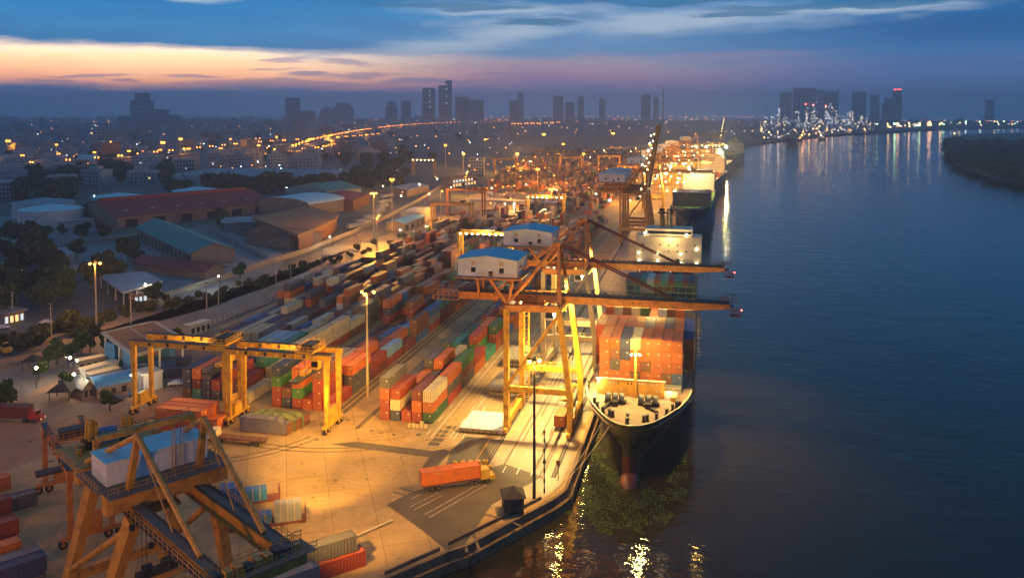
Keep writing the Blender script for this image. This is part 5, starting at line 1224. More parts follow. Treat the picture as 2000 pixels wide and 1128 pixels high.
lamp('POINT', (-15, 194, 18), 8000*E0, (1, .66, .18), .3); lamp('POINT', (-24.2, 195.5, 11.5), 1500*E0, (1, .72, .38), .2); lamp('POINT', (-7.2, 195.5, 10.3), 500*E0, (1, .72, .38), .2)
lamp('SPOT', (-66, 130, 17.5), 40000*E0, (1, .53, .08), .5, target=(-95, 172, 2), angle=60, blend=.8)
lamp('POINT', (-98, 181, 15.5), 5000, (1, .53, .08), .3); lamp('POINT', (-84, 176.5, 9), 1500, (1, .53, .08), .3); lamp('POINT', (-125, 183, 15), 4000, (1, .53, .08), .3)
E1 = 3.2
for x_, y_, z_, e_, c_ in ((-101, 384, 15, 16000, (1, .75, .4)), (-92, 384, 15, 12000, (1, .75, .4)), (-104, 559, 15, 22000, WARM), (-14, 370, 19, 5000, WARM), (-9.5, 562, 16.5, 2600, (.9, 1, .22)), (-5, 690, 26, 42000, (1, .78, .42)), (-30, 640, 26, 60000, WARM), (-20, 600, 20, 26000, WARM), (0, 760, 26, 90000, WARM), (8, 860, 28, 90000, WARM), (16, 960, 28, 110000, WARM), (22, 1040, 30, 60000, (.6, 1, .7)), (30, 1150, 30, 110000, WARM), (-20, 820, 22, 60000, SOD), (-10, 930, 22, 60000, SOD), (-130, 750, 25, 60000, SOD), (-60, 1000, 25, 90000, SOD), (-220, 1000, 25, 90000, SOD), (-45, 420, 20, 6000, SOD), (-145, 640, 22, 30000, SOD), (-60, 700, 22, 40000, SOD), (50, 1400, 25, 90000, SOD)):
    lamp('POINT', (x_, y_, z_), e_*(E1 if c_ == SOD else 1), c_, .5)
mast('added slim orange light mast on the yard road before the reach stacker', -178, 560, 20, 1, energy=100000, arm=1, ball=.35)  # mast added to bring orange light onto the yard road
mast('added slim orange light mast beside the rail sidings far up the yard road', -205, 720, 22, 1, energy=160000, arm=1, ball=.4)  # added mast carrying the orange glow of the middle distance
mast('added slim orange light mast in the roadside yard block, half way up', -163, 405, 22, 1, energy=60000, arm=1, ball=.35)  # extra mast added to turn the nearby road orange
gl = thing('green_deck_lamp', 'bright green white lamp above the deck of the fourth ship', 'lamp', (*at(1418, 287, 32), 0))
MB().tube((0, 0, 10), (0, 0, 31.5), .2, 'dark_steel', 6).build('pole', gl); MB().ball((0, 0, 32), 1.5, 'lamp_cool', 1).build('bulb', gl)
# deck lamps scattered over the far berths
b = MB()
for k in range(170):
    y_ = rnd.uniform(600, 1350); x_ = qx(y_)+rnd.uniform(-40, 24); b.ball((x_, y_, rnd.choice((8, 12, 18, 24, 28))), .35+rnd.random()*.5, rnd.choice(('refinery_warm', 'lamp_warm', 'lamp_far')))
for k in range(130):
    y_ = rnd.uniform(620, 1500); x_ = rnd.uniform(-260, qx(y_)-40); b.ball((x_, y_, rnd.choice((4, 6, 12, 16))), .3+rnd.random()*.35, rnd.choice(('lamp_warm', 'lamp_far', 'lamp_far')))
tag(b.build('distant_work_lights'), 'swarm of small orange work lights over the far berths and yard', 'work lights', kind='stuff')

# ------------------------------------------------------------------ buildings
def frame2(A, B):
    """local frame: origin at the middle of the base edge A-B, x along it, y away from the viewer"""
    A, B = Vector(A), Vector(B); d = (B-A); L = d.length; d.normalize(); n_ = Vector((-d.y, d.x))
    if n_.dot((A+B)/2) < 0: n_ = -n_; d = -d
    return (A+B)/2, L, math.atan2(d.y, d.x)
def building(name, label, cat, A, B, W, h, roof='flat', rh=2., wall='city_wall', rm='city_roof', win=None, lit=0, group=None, doors=0, over=.5, ridge_x=True):
    (c_), L, rz = frame2(A, B)
    t_ = thing(name, label, cat, (c_.x, c_.y, 0), rz, group)
    l = L/2; b = MB()
    b.box(-l, l, 0, W, 0, h, wall)
    if roof in ('gable', 'arch', 'monitor'):
        if ridge_x: b.add([(-l, 0, h), (-l, W, h), (-l, W/2, h+rh-.05)], [(0, 2, 1)], wall); b.add([(l, 0, h), (l, W, h), (l, W/2, h+rh-.05)], [(0, 1, 2)], wall)
        else: b.add([(-l, 0, h), (l, 0, h), (0, 0, h+rh-.05)], [(0, 1, 2)], wall); b.add([(-l, W, h), (l, W, h), (0, W, h+rh-.05)], [(0, 2, 1)], wall)
    wo = b.build('wall', t_)
    b = MB()
    def slab(pts, th=.2):
        vs = [(x, y, z) for x, y, z in pts]+[(x, y, z+th) for x, y, z in pts]
        b.add(vs, [(3, 2, 1, 0), (4, 5, 6, 7), (0, 1, 5, 4), (1, 2, 6, 5), (2, 3, 7, 6), (3, 0, 4, 7)], rm)
    if roof == 'flat': b.box(-l-over*.4, l+over*.4, -over*.4, W+over*.4, h+.002, h+.35, wall, rm)
    elif roof in ('gable', 'monitor'):
        o2 = over
        if ridge_x:
            e = rh*o2/(W/2)
            slab([(-l-o2, -o2, h-e+.03), (l+o2, -o2, h-e+.03), (l+o2, W/2, h+rh+.03), (-l-o2, W/2, h+rh+.03)]); slab([(-l-o2, W/2, h+rh+.03), (l+o2, W/2, h+rh+.03), (l+o2, W+o2, h-e+.03), (-l-o2, W+o2, h-e+.03)])
            n = int(2*l/9)
            for k in range(1, n):
                if roof == 'monitor' and k % 2: b.box(-l+k*9, -l+k*9+2.2, W*.12, W*.16, h+rh*.28+.2, h+rh*.28+.7, 'grey_roof')
            if roof == 'monitor': b.box(-l+3, l-3, W/2-2.2, W/2+2.2, h+rh-.6, h+rh+1.6, rm)
        else:
            e = rh*o2/l
            slab([(-l-o2, -o2, h-e+.03), (0, -o2, h+rh+.03), (0, W+o2, h+rh+.03), (-l-o2, W+o2, h-e+.03)]); slab([(0, -o2, h+rh+.03), (l+o2, -o2, h-e+.03), (l+o2, W+o2, h-e+.03), (0, W+o2, h+rh+.03)])
    elif roof == 'arch':
        n = 10; pts = [(W/2-math.cos(math.pi*k/n)*(W/2+over*.5), h+rh*math.sin(math.pi*k/n)+.02) for k in range(n+1)]
        vs = [(s_*(l+over), y, z) for s_ in (-1, 1) for y, z in pts]
        b.add(vs, [(k, n+1+k, n+2+k, k+1) for k in range(n)], rm)
        for s_ in (-1, 1): b.add([(s_*(l-.02), y, z) for y, z in pts], [tuple(range(n+1)) if s_ < 0 else tuple(range(n, -1, -1))], wall)
    elif roof == 'saw':
        n = max(2, int(2*l/9)); s_ = 2*l/n
        for k in range(n):
            x0 = -l+k*s_; b.add([(x0, 0, h), (x0, W, h), (x0+s_*.25, W, h+rh), (x0+s_*.25, 0, h+rh), (x0+s_, 0, h), (x0+s_, W, h)], [(0, 3, 2, 1), (3, 4, 5, 2), (0, 4, 3), (1, 2, 5)], rm)
    b.build('roof', t_)
    if win:
        nx, nz = win; k_ = 0
        for i in range(nx):
            for j in range(nz):
                x = -l+(i+.5)*2*l/nx; z = (j+.45)*h/nz; s_ = l/nx*.55; hz_ = h/nz*.28
                m_ = 'window_dark' if rnd.random() > lit else rnd.choice(('lit_window', 'lit_window_cool'))
                if nx*nz <= 60: MB().box(x-s_, x+s_, -.08, -.02, z-hz_, z+hz_, m_).build('window', t_)
                elif rnd.random() < .9:
                    k_ += 1
                    if k_ <= 60: MB().box(x-s_, x+s_, -.12, -.02, z-hz_, z+hz_, m_).build('window', t_)
        # side windows of the near end wall
    for k in range(doors):
        x = -l+(k+.5)*2*l/doors; MB().box(x-l/doors*.42, x+l/doors*.42, -.1, -.02, .1, h*.68, 'window_dark').build('door', t_)
    return t_
BL = lambda n, lab, cat, a, b_, W, h, **k: building(n, lab, cat, at(*a), at(*b_), W, h, **k)
BL('warehouse', 'huge dark red roofed warehouse with a raised ridge vent, before the storage tanks', 'warehouse', (228, 446), (530, 414), 62, 7.5, roof='monitor', rh=8, wall='city_wall_warm', rm='red_roof', doors=6, over=2)
BL('warehouse', 'low pale ribbed shed with a lit strip under its eave', 'warehouse', (438, 450), (505, 447), 26, 5, roof='gable', rh=1.6, wall='city_wall', rm='grey_roof', over=2)
BL('warehouse', 'rust roofed gabled shed below the broad tan roof', 'warehouse', (478, 477), (566, 486), 26, 6, roof='gable', rh=3, wall='city_wall_warm', rm='rust_roof', over=1)
BL('warehouse', 'pale blue arched hall behind the broad tan roof', 'warehouse', (604, 424), (672, 412), 46, 9, roof='arch', rh=4, wall='city_wall_warm', rm='pale_blue_roof', over=1)
BL('warehouse', 'long sawtooth roofed depot between the dark tree belt and the tanks', 'depot', (335, 362), (632, 364), 95, 8, roof='saw', rh=3.5, wall='city_wall', rm='grey_roof')
BL('warehouse', 'green roofed hall right of the sawtooth depot', 'warehouse', (640, 392), (705, 384), 50, 8, roof='gable', rh=5, wall='city_wall', rm='green_roof', over=1)
BL('warehouse', 'dark red brick shed beside the goods wagons', 'warehouse', (690, 412), (722, 398), 40, 8, roof='gable', rh=3, wall='rust_roof', rm='red_roof')
BL('shed', 'grey roofed platform shed beside the railway', 'shed', (795, 385), (838, 374), 26, 6, roof='gable', rh=2, wall='city_wall_warm', rm='grey_roof')
# the long green roofed storage hall: its gable end faces the road
BL('warehouse', 'long narrow green roofed hall on posts with its gable toward the road', 'warehouse', (268, 464), (374, 520), 21, 6.5, roof='gable', rh=4.2, wall='city_wall_warm', rm='green_roof', over=1.2, doors=14)
def prism(name, label, cat, pts, z0, z1, wall, top, inset=None, low=0, group=None, posts=0, fascia=None):
    c_ = Vector((sum(p[0] for p in pts)/len(pts), sum(p[1] for p in pts)/len(pts)))
    q = [(p[0]-c_.x, p[1]-c_.y) for p in pts]
    ar = sum(q[i][0]*q[(i+1) % len(q)][1]-q[(i+1) % len(q)][0]*q[i][1] for i in range(len(q)))
    if ar < 0: q = q[::-1]
    t_ = thing(name, label, cat, (c_.x, c_.y, 0), 0, group)
    n = len(q); b = MB(); vs = [(*p, z0) for p in q]+[(*p, z1) for p in q]
    b.add(vs, [(i, (i+1) % n, n+(i+1) % n, n+i) for i in range(n)], fascia or wall); b.poly(q, z1-.001, top)
    b.add([(*p, z0) for p in q], [tuple(range(n-1, -1, -1))], wall); b.build('roof', t_)
    if inset is not None:
        w_ = [(x*inset, y*inset) for x, y in q]; b = MB(); vs = [(*p, low) for p in w_]+[(*p, z0-.02) for p in w_]
        b.add(vs, [(i, (i+1) % n, n+(i+1) % n, n+i) for i in range(n)], wall); b.build('wall', t_)
    for i in range(n):
        for k in range(posts):
            u_ = k/posts; x = (q[i][0]*(1-u_)+q[(i+1) % n][0]*u_)*.93; y = (q[i][1]*(1-u_)+q[(i+1) % n][1]*u_)*.93
            b = MB(); b.tube((x, y, 0), (x, y, z0), .3, wall, 8); b.build('column', t_)
    return t_, q
P7 = lambda pts, z: [at(p, q, z) for p, q in pts]
prism('warehouse', 'broad flat tan roofed shed with a deep brown fascia facing the road', 'warehouse', P7([(492, 424), (600, 402), (662, 418), (654, 428), (606, 450), (582, 458)], 9), 7.2, 9, 'brown_roof', 'tan_roof', .93, fascia='tan_roof')
BL('shed', 'long low dark red roof in front of the grey depot lot', 'shed', (262, 527), (402, 546), 11, 4, roof='gable', rh=2.2, wall='city_wall_warm', rm='red_roof', over=1.5)
prism('gate_canopy', 'grey flat roofed gate canopy lit from below at the depot entrance', 'canopy', P7([(192, 536), (284, 530), (318, 548), (240, 570)], 6), 5.2, 6, 'city_wall', 'grey_roof', None, posts=3)
BL('guard_building', 'small warm lit gatehouse standing under the depot canopy', 'gatehouse', (262, 592), (288, 588), 6, 3, wall='city_wall_warm', win=(3, 1), lit=.9)
BL('house', 'small flat roofed roadside house at the left edge with lit windows', 'house', (8, 636), (48, 627), 9, 4, wall='city_wall_warm', rm='city_roof', win=(4, 1), lit=.6, over=2)
prism('house', 'white flat roofed house in the dark trees left of the depot lot', 'house', P7([(95, 486), (128, 482), (146, 494), (118, 500)], 5), 4, 5, 'city_wall_pale', 'grey_roof', .95)
BL('house', 'white lit cabin half hidden in the trees at the far left', 'house', (16, 534), (47, 530), 8, 4, wall='city_wall_pale', rm='grey_roof', win=(2, 1), lit=.5)
# customs canopy
cp, q_ = prism('customs_canopy', 'big slanting flat canopy with bright fascia over blue walls, behind the left gantry', 'canopy', P7([(200, 650), (300, 628), (362, 664), (262, 694)], 7.5), 6.9, 7.5, 'white_paint', 'brown_roof', None, posts=2, fascia='pale_concrete')
b = MB(); n = 4
for i in range(4): b.beam((*q_[i], 7.6), (*q_[(i+1) % 4], 7.6), 1.2, .35, 'pale_concrete')
b.beam(((q_[0][0]+q_[1][0])/2, (q_[0][1]+q_[1][1])/2, 7.58), ((q_[2][0]+q_[3][0])/2, (q_[2][1]+q_[3][1])/2, 7.58), .35, .2, 'pale_concrete'); b.build('roof_edge', cp)
for i_, (dx, dy) in enumerate(((-7, -5), (2, -9), (8, 0))): MB().box(dx-1.6, dx+1.6, dy-1.2, dy+1.2, 0, 6.88, 'blue_wall').build('booth', cp)
BL('office_container', 'cream roofed office container, farthest of three near the custom canopy', 'site office', (154, 727), (207, 716), 3, 3.0, wall='city_wall_warm', rm='ship_cream', win=(4, 1))
BL('office_container', 'cream roofed office container, middle of three near the custom canopy', 'site office', (168, 744), (232, 726), 3, 3.0, wall='white_cladding', rm='ship_cream', win=(5, 1))
BL('office_container', 'cream roofed office container, nearest of three near the custom canopy', 'site office', (178, 755), (236, 740), 3, 3.0, wall='city_wall_pale', rm='ship_cream', doors=4)
BL('office_container', 'small white cream roofed cabin beside the yard road', 'site office', (372, 656), (412, 644), 3.2, 3.2, wall='city_wall_pale', rm='ship_cream', win=(4, 1))
a = at(238, 722); container(a[0]+3, a[1]+4, 0, 'teal', 'teal container on a trailer between the office containers and the canopy', None, 40, R(-62), False)
for k, (p, q, cn) in enumerate(((300, 722, 'blue'), (330, 716, 'navy blue'), (312, 737, 'navy blue'))):
    a = at(p, q); container(a[0], a[1], 0, cn, ['bright blue container beside the canopy columns', 'navy container behind the blue one by the canopy', 'dark navy container nearest the white store box'][k], None, 40, R(-62), False)
BL('store_hut', 'long blue arched roof hut with cream doors at the dirt lot', 'hut', (190, 776), (273, 757), 7, 2.4, roof='arch', rh=2.2, wall='city_wall_warm', rm='blue_wall', doors=4)
BL('hut', 'small pale gabled hut left of the blue arched hut', 'hut', (163, 780), (184, 775), 9, 3, roof='gable', rh=1.6, wall='city_wall_warm', rm='city_wall_pale', win=(2, 1), ridge_x=False)
BL('store_box', 'plain white store box right of the blue arched hut', 'hut', (282, 766), (318, 757), 6, 4.6, wall='white_cladding', rm='ship_cream')
def gazebo(x, y, s_, lab, wallm=None, rm='dark_roof', h=2.6, name='gazebo', cat='shelter'):
    t_ = thing(name, lab, cat, (x, y, 0), R(20))
    b = MB(); b.add([(-s_*1.3, -s_*1.3, h), (s_*1.3, -s_*1.3, h), (s_*1.3, s_*1.3, h), (-s_*1.3, s_*1.3, h), (0, 0, h+s_*.95)], [(0, 1, 4), (1, 2, 4), (2, 3, 4), (3, 0, 4), (3, 2, 1, 0)], rm); b.build('roof', t_)
    if wallm: b = MB(); b.box(-s_, s_, -s_, s_, .25, h-.02, wallm); b.build('wall', t_); MB().box(-s_*.35, s_*.35, -s_-.06, -s_-.01, .3, 2.1, 'window_dark').build('door', t_); MB().box(s_+.01, s_+.05, -s_*.6, s_*.6, 1.2, 2.0, 'window_dark').build('window', t_)
    for i in (-1, 1):
        for j in (-1, 1): b = MB(); b.box(i*s_-.09, i*s_+.09, j*s_-.09, j*s_+.09, 0, h, 'wood'); b.build('post', t_)
    return t_
a = at(998, 1004); gazebo(a[0], a[1]+1.6, 1.75, 'small dark guard hut with hipped roof at the quay corner', 'wood', h=3.2, name='guard_hut', cat='hut')
a = at(112, 783); gazebo(a[0], a[1]+2, 2.4, 'dark roofed gazebo left of the small gabled hut')
a = at(53, 724); gazebo(a[0], a[1]+2, 1.9, 'smaller dark gazebo farther back on the dirt lot')
def tank(px1, px2, pyb, pyt, m, rm, lab):
    xm = (px1+px2)/2; X_, Y_ = at(xm, pyb); Xa, Ya = at(px1, pyb); Xb, Yb = at(px2, pyb); r_ = math.hypot(Xa-Xb, Ya-Yb)/2
    d = math.hypot(X_, Y_); X_ *= (d+r_)/d; Y_ *= (d+r_)/d; h = (pyb-pyt)*(d)/F*.98
    t_ = thing('storage_tank', lab, 'storage tank', (X_, Y_, 0), 0, 'round storage tanks beyond the warehouse')
    b = MB(); b.tube((0, 0, 0), (0, 0, h), r_, m, 40, cap=False)
    for z in (h*.33, h*.66, h-.3): b.tube((0, 0, z), (0, 0, z+.25), r_+.12, m, 40)
    o_ = b.build('shell', t_)
    b = MB(); b.tube((0, 0, h+.002), (0, 0, h+r_*.16), r_+.25, rm, 40, .6); b.tube((0, 0, h-.06), (0, 0, h+.0), r_+.3, m, 40); b.build('roof', t_)
    b = MB()
    for k in range(14): a_ = -1.9+k*.07; b.box(math.cos(a_)*(r_+.3)-.5, math.cos(a_)*(r_+.3)+.5, math.sin(a_)*(r_+.3)-.5, math.sin(a_)*(r_+.3)+.5, h*k/14, h*k/14+.2, 'rail_steel')
    b.build('stairway', t_)
tank(42, 160, 446, 416, 'tank_white', 'pale_blue_roof', 'white storage tank with cone roof, nearest at the left')
tank(31, 142, 428, 402, 'tank_white', 'grey_roof', 'grey storage tank behind the nearest white one')
tank(182, 282, 416, 390, 'tank_teal', 'pale_blue_roof', 'teal storage tank left of the red warehouse roof')
tank(226, 306, 420, 402, 'tank_teal', 'pale_blue_roof', 'teal tank half hidden by the red roof, in front of its neighbour')
tank(338, 430, 394, 376, 'tank_teal', 'pale_blue_roof', 'teal storage tank behind the middle of the red roof')
tank(390, 462, 398, 387, 'tank_teal', 'pale_blue_roof', 'low flat tank right of the middle teal tank')
BL('roof_shelter', 'bright white low roof beside the nearest white tank', 'shelter', (118, 446), (185, 440), 18, 4, wall='city_wall_pale', rm='tank_white')
# silos, wagons
for k in range(6):
    X_, Y_ = at(541+k*10, 408-k*.5); t_ = thing('silo', 'white silo in the row behind the tan roof', 'silo', (X_, Y_+8, 0), 0, 'white silos behind the tan roof')
    MB().tube((0, 0, 0), (0, 0, 8), 2.4, 'city_wall_pale', 14).build('shell', t_); MB().tube((0, 0, 8), (0, 0, 9.2), 2.5, 'city_wall_pale', 14, .5).build('cap', t_)
for (p, q, n_, lab) in ((758, 376, 1, 0), (756, 387, 1, 0), (752, 398, 1, 0), (747, 408, 1, 0), (740, 417, 1, 0), (728, 428, 1, 0), (714, 437, 1, 0), (697, 446, 1, 0)):
    X_, Y_ = at(p, q); t_ = thing('goods_wagon', 'pale goods wagon in the curved line behind the roadside wall', 'railway wagon', (X_, Y_, 0), R(-10 if q < 400 else 0)+math.atan2(0, 1), 'goods wagons in the curved train')
    b = MB(); b.box(-1.4, 1.4, -9, 9, 1.1, 3.6, 'grey_roof'); b.build('body', t_)
    b = MB(); b.box(-1.1, 1.1, -7.5, -5, .1, 1.1, 'dark_steel'); b.box(-1.1, 1.1, 5, 7.5, .1, 1.1, 'dark_steel'); b.build('bogie', t_)
    if q > 420: t_.rotation_euler.z = R(-18)
# port office, lit hall, gate
BL('port_office', 'white port office block in the rear yard beyond the lit gate', 'office', (914, 345), (945, 345), 22, 22, wall='city_wall_pale', rm='city_roof', win=(6, 6), lit=.15)
BL('yard_office', 'warm lit two storey yard office left of the gate canopy', 'office', (884, 366), (930, 360), 14, 8, roof='gable', rh=2.5, wall='city_wall_warm', rm='tan_roof', win=(8, 2), lit=.7)
BL('workshop', 'blue roofed roadside workshop with bright cool lamps', 'workshop', (790, 452), (830, 436), 12, 5, roof='gable', rh=1.5, wall='city_wall_warm', rm='blue_roof', doors=4)
BL('shed', 'blank cream shed behind the roadside workshop', 'shed', (822, 436), (846, 424), 14, 7, wall='ship_cream', rm='grey_roof')
gt = thing('gate_canopy', 'long flat gate canopy on white lit columns behind the dark red gantry', 'canopy', (*at(1005, 412), 0), R(-6))
MB().box(-34, 34, -6, 6, 7, 8.2, 'city_wall').build('roof', gt)
for k in range(9): b = MB(); b.box(-32+k*8-.4, -32+k*8+.4, -1.6, 1.6, 0, 6.98, 'white_cladding'); b.build('column', gt)
for k in range(8): MB().box(-29+k*8, -27+k*8, -2, -1, 6.7, 6.95, 'lit_window').build('ceiling_lamp', gt)
lamp('POINT', (gt.location.x, gt.location.y-3, 6), 9000, (1, .85, .55), 1)
# towers of the skyline and nearer blocks
SK = [(257, 300, 182, 2600, 'step', 'dark stepped tower with a thin mast, tallest at the left'), (296, 330, 213, 2590, 'box', 'dark broad block attached right of the stepped tower'), (232, 258, 226, 2700, 'box', 'low dark block left of the stepped tower'), (330, 352, 224, 2700, 'box', 'lit edged block right of the stepped tower'),
      (558, 587, 191, 3200, 'box', 'lone dark office tower left of the centre'), (587, 616, 216, 3300, 'box', 'low block beside the lone dark tower'), (625, 650, 210, 3600, 'step', 'hazy stepped block below red roof lamps'), (650, 690, 201, 3600, 'step', 'wide hazy stepped block before the viaduct'), (753, 776, 198, 3400, 'step', 'hazy narrow tower, left of a matching pair'), (784, 803, 197, 3400, 'box', 'hazy narrow tower, right of a matching pair'),
      (825, 850, 172, 3200, 'box', 'tall dark tower left of the twin topped skyscraper'), (857, 883, 158, 3200, 'twin', 'tallest twin topped skyscraper with lit edges'), (889, 917, 186, 3200, 'box', 'tower with a row of lights along its top'), (917, 945, 195, 3300, 'box', 'hazy broad block right of the tower with lit top'), (995, 1013, 196, 3800, 'box', 'pale striped tower right of the centre group'), (1011, 1022, 180, 4300, 'box', 'faint slender tower behind the pale striped one'), (1080, 1100, 187, 3800, 'box', 'dark hazy tower with spire right of centre'), (1104, 1122, 200, 3900, 'box', 'low hazy block right of the spired tower'), (1128, 1140, 188, 4300, 'box', 'faint pale tower beyond the spired one'), (1170, 1182, 192, 4600, 'box', 'very faint tower above the orange lights'), (1252, 1270, 184, 4400, 'box', 'faint tower near the tall chimney, left of two'), (1276, 1286, 190, 4400, 'box', 'faint tower near the tall chimney, right of two'),
      (1522, 1545, 180, 4000, 'box', 'hazy tower with a top lamp behind the refinery'), (1549, 1590, 172, 4000, 'box', 'broadest dark tower block behind the refinery'), (1588, 1606, 176, 4000, 'box', 'hazy block wedged between two broad ones behind the refinery'), (1608, 1636, 179, 4000, 'box', 'broad dark block behind the refinery right half'), (1663, 1676, 180, 4000, 'box', 'narrow hazy twin tower, left one'), (1677, 1690, 179, 4000, 'box', 'narrow hazy twin tower, right one'), (1700, 1716, 186, 4200, 'box', 'faint block right of the narrow twins'), (1743, 1760, 176, 3900, 'box', 'dark tower carrying bright red lamps on top'), (1722, 1745, 192, 4000, 'step', 'low dark blocks left of the red lit tower'), (1924, 1940, 194, 4300, 'box', 'faint block far right above the river bank')]
for x0, x1, yt, dd, kind, lab in SK:
    dd = min(6200, dd*(1.55 if ('faint' in lab or 'hazy' in lab) else 1.3))
    k = (x0+x1)/2; X_ = (k-CX)/F; fx = X_*math.cos(YAW)-math.sin(YAW); fy = X_*math.sin(YAW)+math.cos(YAW)
    wd_ = (x1-x0)*dd/F; h = 75+(218-yt)*dd/F
    t_ = thing('skyscraper', lab, 'tower', (fx*dd, fy*dd, 0), math.atan2(-fx, fy), 'skyline towers'); l = wd_/2
    b = MB()
    if kind == 'step': b.box(-l, l, -l*.6, l*.6, 0, h*.78, 'tower_wall'); b.box(-l*.6, l*.7, -l*.5, l*.5, h*.78, h, 'tower_wall'); b.tube((l*.3, 0, h), (l*.3, 0, h*1.1), 1, 'tower_wall', 6)
    elif kind == 'twin': b.box(-l, 0, -l*.6, l*.6, 0, h*.90, 'tower_wall'); b.box(0, l, -l*.6, l*.6, 0, h, 'tower_wall')
    else: b.box(-l, l, -l*.6, l*.6, 0, h-3, 'tower_wall'); b.box(-l*.7, l*.6, -l*.4, l*.4, h-3, h, 'tower_wall')
    b.build('wall', t_)
    if wd_ > 30:
        for j in range(7):
            b = MB(); z = h*(.12+.11*j)
            b.box(-l*.9, l*.9, -l*.6-.4, -l*.6-.05, z, z+2.2, 'window_dark'); b.build('window_band', t_)
    if 'lights along' in lab:
        for j in range(6): MB().box(-l*.85+j*l*.31, -l*.7+j*l*.31, -l*.6-1.2, -l*.6-.5, h-8, h-5, 'lit_window_cool').build('roof_lamp', t_)
    if 'twin topped' in lab:
        for z in (.95, .85, .7, .55): MB().box(l*.1, l*.25, -l*.6-1.2, -l*.6-.5, h*z-12, h*z-5, 'lit_window_cool').build('window', t_)
    if 'red lamps' in lab:
        for j in (-1, 0, 1): MB().ball((j*l*.6, -l*.5, h+3), 3.2, 'lamp_red', 1).build('roof_lamp', t_)
ch = at(1295, 228); t_ = thing('chimney', 'tall thin chimney standing alone above the orange lights', 'chimney', (ch[0]*.3, ch[1]*.3, 0)); MB().tube((0, 0, 0), (0, 0, 75+48*dist(*ch)*.3/F), 3.4, 'tower_wall', 10, 2.4).build('shaft', t_)
BL('apartment_block', 'white apartment block with small windows at the left, behind the tanks', 'apartment block', (92, 386), (148, 384), 18, 19, wall='city_wall_pale', rm='city_roof', win=(9, 5), lit=.06)
BL('apartment_block', 'grey long low block at the left edge behind the tanks', 'apartment block', (-20, 392), (58, 388), 20, 15, wall='city_wall', rm='grey_roof', win=(10, 4), lit=.04)
BL('apartment_block', 'pale hotel block with vertical window strips behind the billboard', 'apartment block', (176, 297), (235, 297), 30, 38, wall='city_wall', rm='city_roof', win=(8, 7), lit=.03)
BL('apartment_block', 'small white block before the expressway piers', 'apartment block', (338, 335), (380, 334), 18, 15, wall='city_wall', rm='city_roof', win=(7, 3), lit=.05)
BL('apartment_block', 'white building with balconies among dark trees near the depot', 'apartment block', (408, 337), (435, 335), 14, 13, wall='city_wall_pale', rm='city_roof', win=(5, 3), lit=.1)
BL('house', 'blue roofed temple like house among the trees below the ramp', 'house', (150, 330), (182, 330), 20, 10, roof='gable', rh=8, wall='city_wall', rm='blue_roof', over=2)
bb = thing('billboard', 'big brown billboard on one post beside the crossing road', 'billboard', (*at(217, 318), 0), R(35)); MB().tube((0, 0, 0), (0, 0, 14), .9, 'dark_steel', 10).build('post', bb); MB().box(-13, 13, -.6, .6, 14, 30, 'brown_roof').build('panel', bb); MB().ball((0, -1, 31), .8, 'lamp_far', 1).build('lamp', bb)
# low houses of the city: individual ones, then the mass
def house_mesh(k):
    b = MB(); w_, d_, h = rnd.uniform(9, 26), rnd.uniform(9, 22), rnd.choice((5, 7, 8, 11, 14, 17)); wm = rnd.choice(('city_wall', 'city_wall_pale', 'city_wall_warm')); rm = rnd.choice(('city_roof', 'grey_roof', 'rust_roof', 'green_roof', 'city_roof'))
    b.box(-w_/2, w_/2, -d_/2, d_/2, 0, h, wm, rm)
    if h < 10 and rnd.random() < .7: b.add([(-w_/2-.5, -d_/2-.5, h), (w_/2+.5, -d_/2-.5, h), (w_/2+.5, d_/2+.5, h), (-w_/2-.5, d_/2+.5, h), (-w_/2-.5, 0, h+3), (w_/2+.5, 0, h+3)], [(0, 1, 5, 4), (2, 3, 4, 5), (0, 4, 3), (1, 2, 5)], rm)
    else: b.box(-w_/4, w_/6, -d_/4, d_/4, h, h+2.5, wm)
    for f in range(int(h/3.2)):
        for i in range(int(w_/3.5)):
            x = -w_/2+1.8+i*3.4; b.box(x-.7, x+.7, -d_/2-.1, -d_/2-.02, f*3.2+1, f*3.2+2.3, 'lit_window' if rnd.random() < .025 else 'window_dark')
    return b.mesh('city_house')
HM = [house_mesh(k) for k in range(14)]
placed = []
def landok(x, y):
    if y > 700 and x > -330-(y-700)*.30: return False
    fw = -x*math.sin(YAW)+y*math.cos(YAW); r_ = x*math.cos(YAW)+y*math.sin(YAW)
    return abs(r_/fw) < .64
occ = [at(90, 430), at(280, 410), at(380, 390), at(480, 350), at(340, 440), at(560, 430), at(400, 470), at(230, 500), at(150, 420), at(570, 360), at(430, 360)]
cnt = 0; tries = 0
while cnt < 230 and tries < 9000:
    tries += 1
    p, q = rnd.uniform(-60, 1250), 232+rnd.random()**1.6*135
    x, y = at(p, q)
    if not landok(x, y) or any(dist(x-a[0], y-a[1]) < 62 for a in occ) or any(dist(x-a[0], y-a[1]) < 20+y*.004 for a in placed): continue
    if q > 335 and p > 330: continue
    placed.append((x, y)); o_ = bpy.data.objects.new('city_house', rnd.choice(HM)); col.objects.link(o_); o_.location = (x, y, 0); o_.rotation_euler.z = rnd.uniform(-.6, 1.2)
    s_ = 1+min(1.2, y/3000); o_.scale = (s_, s_, s_)
    tag(o_, 'low dusky city house among the dark roofs below the skyline', 'house', 'low city houses below the skyline'); cnt += 1
cb = MB()
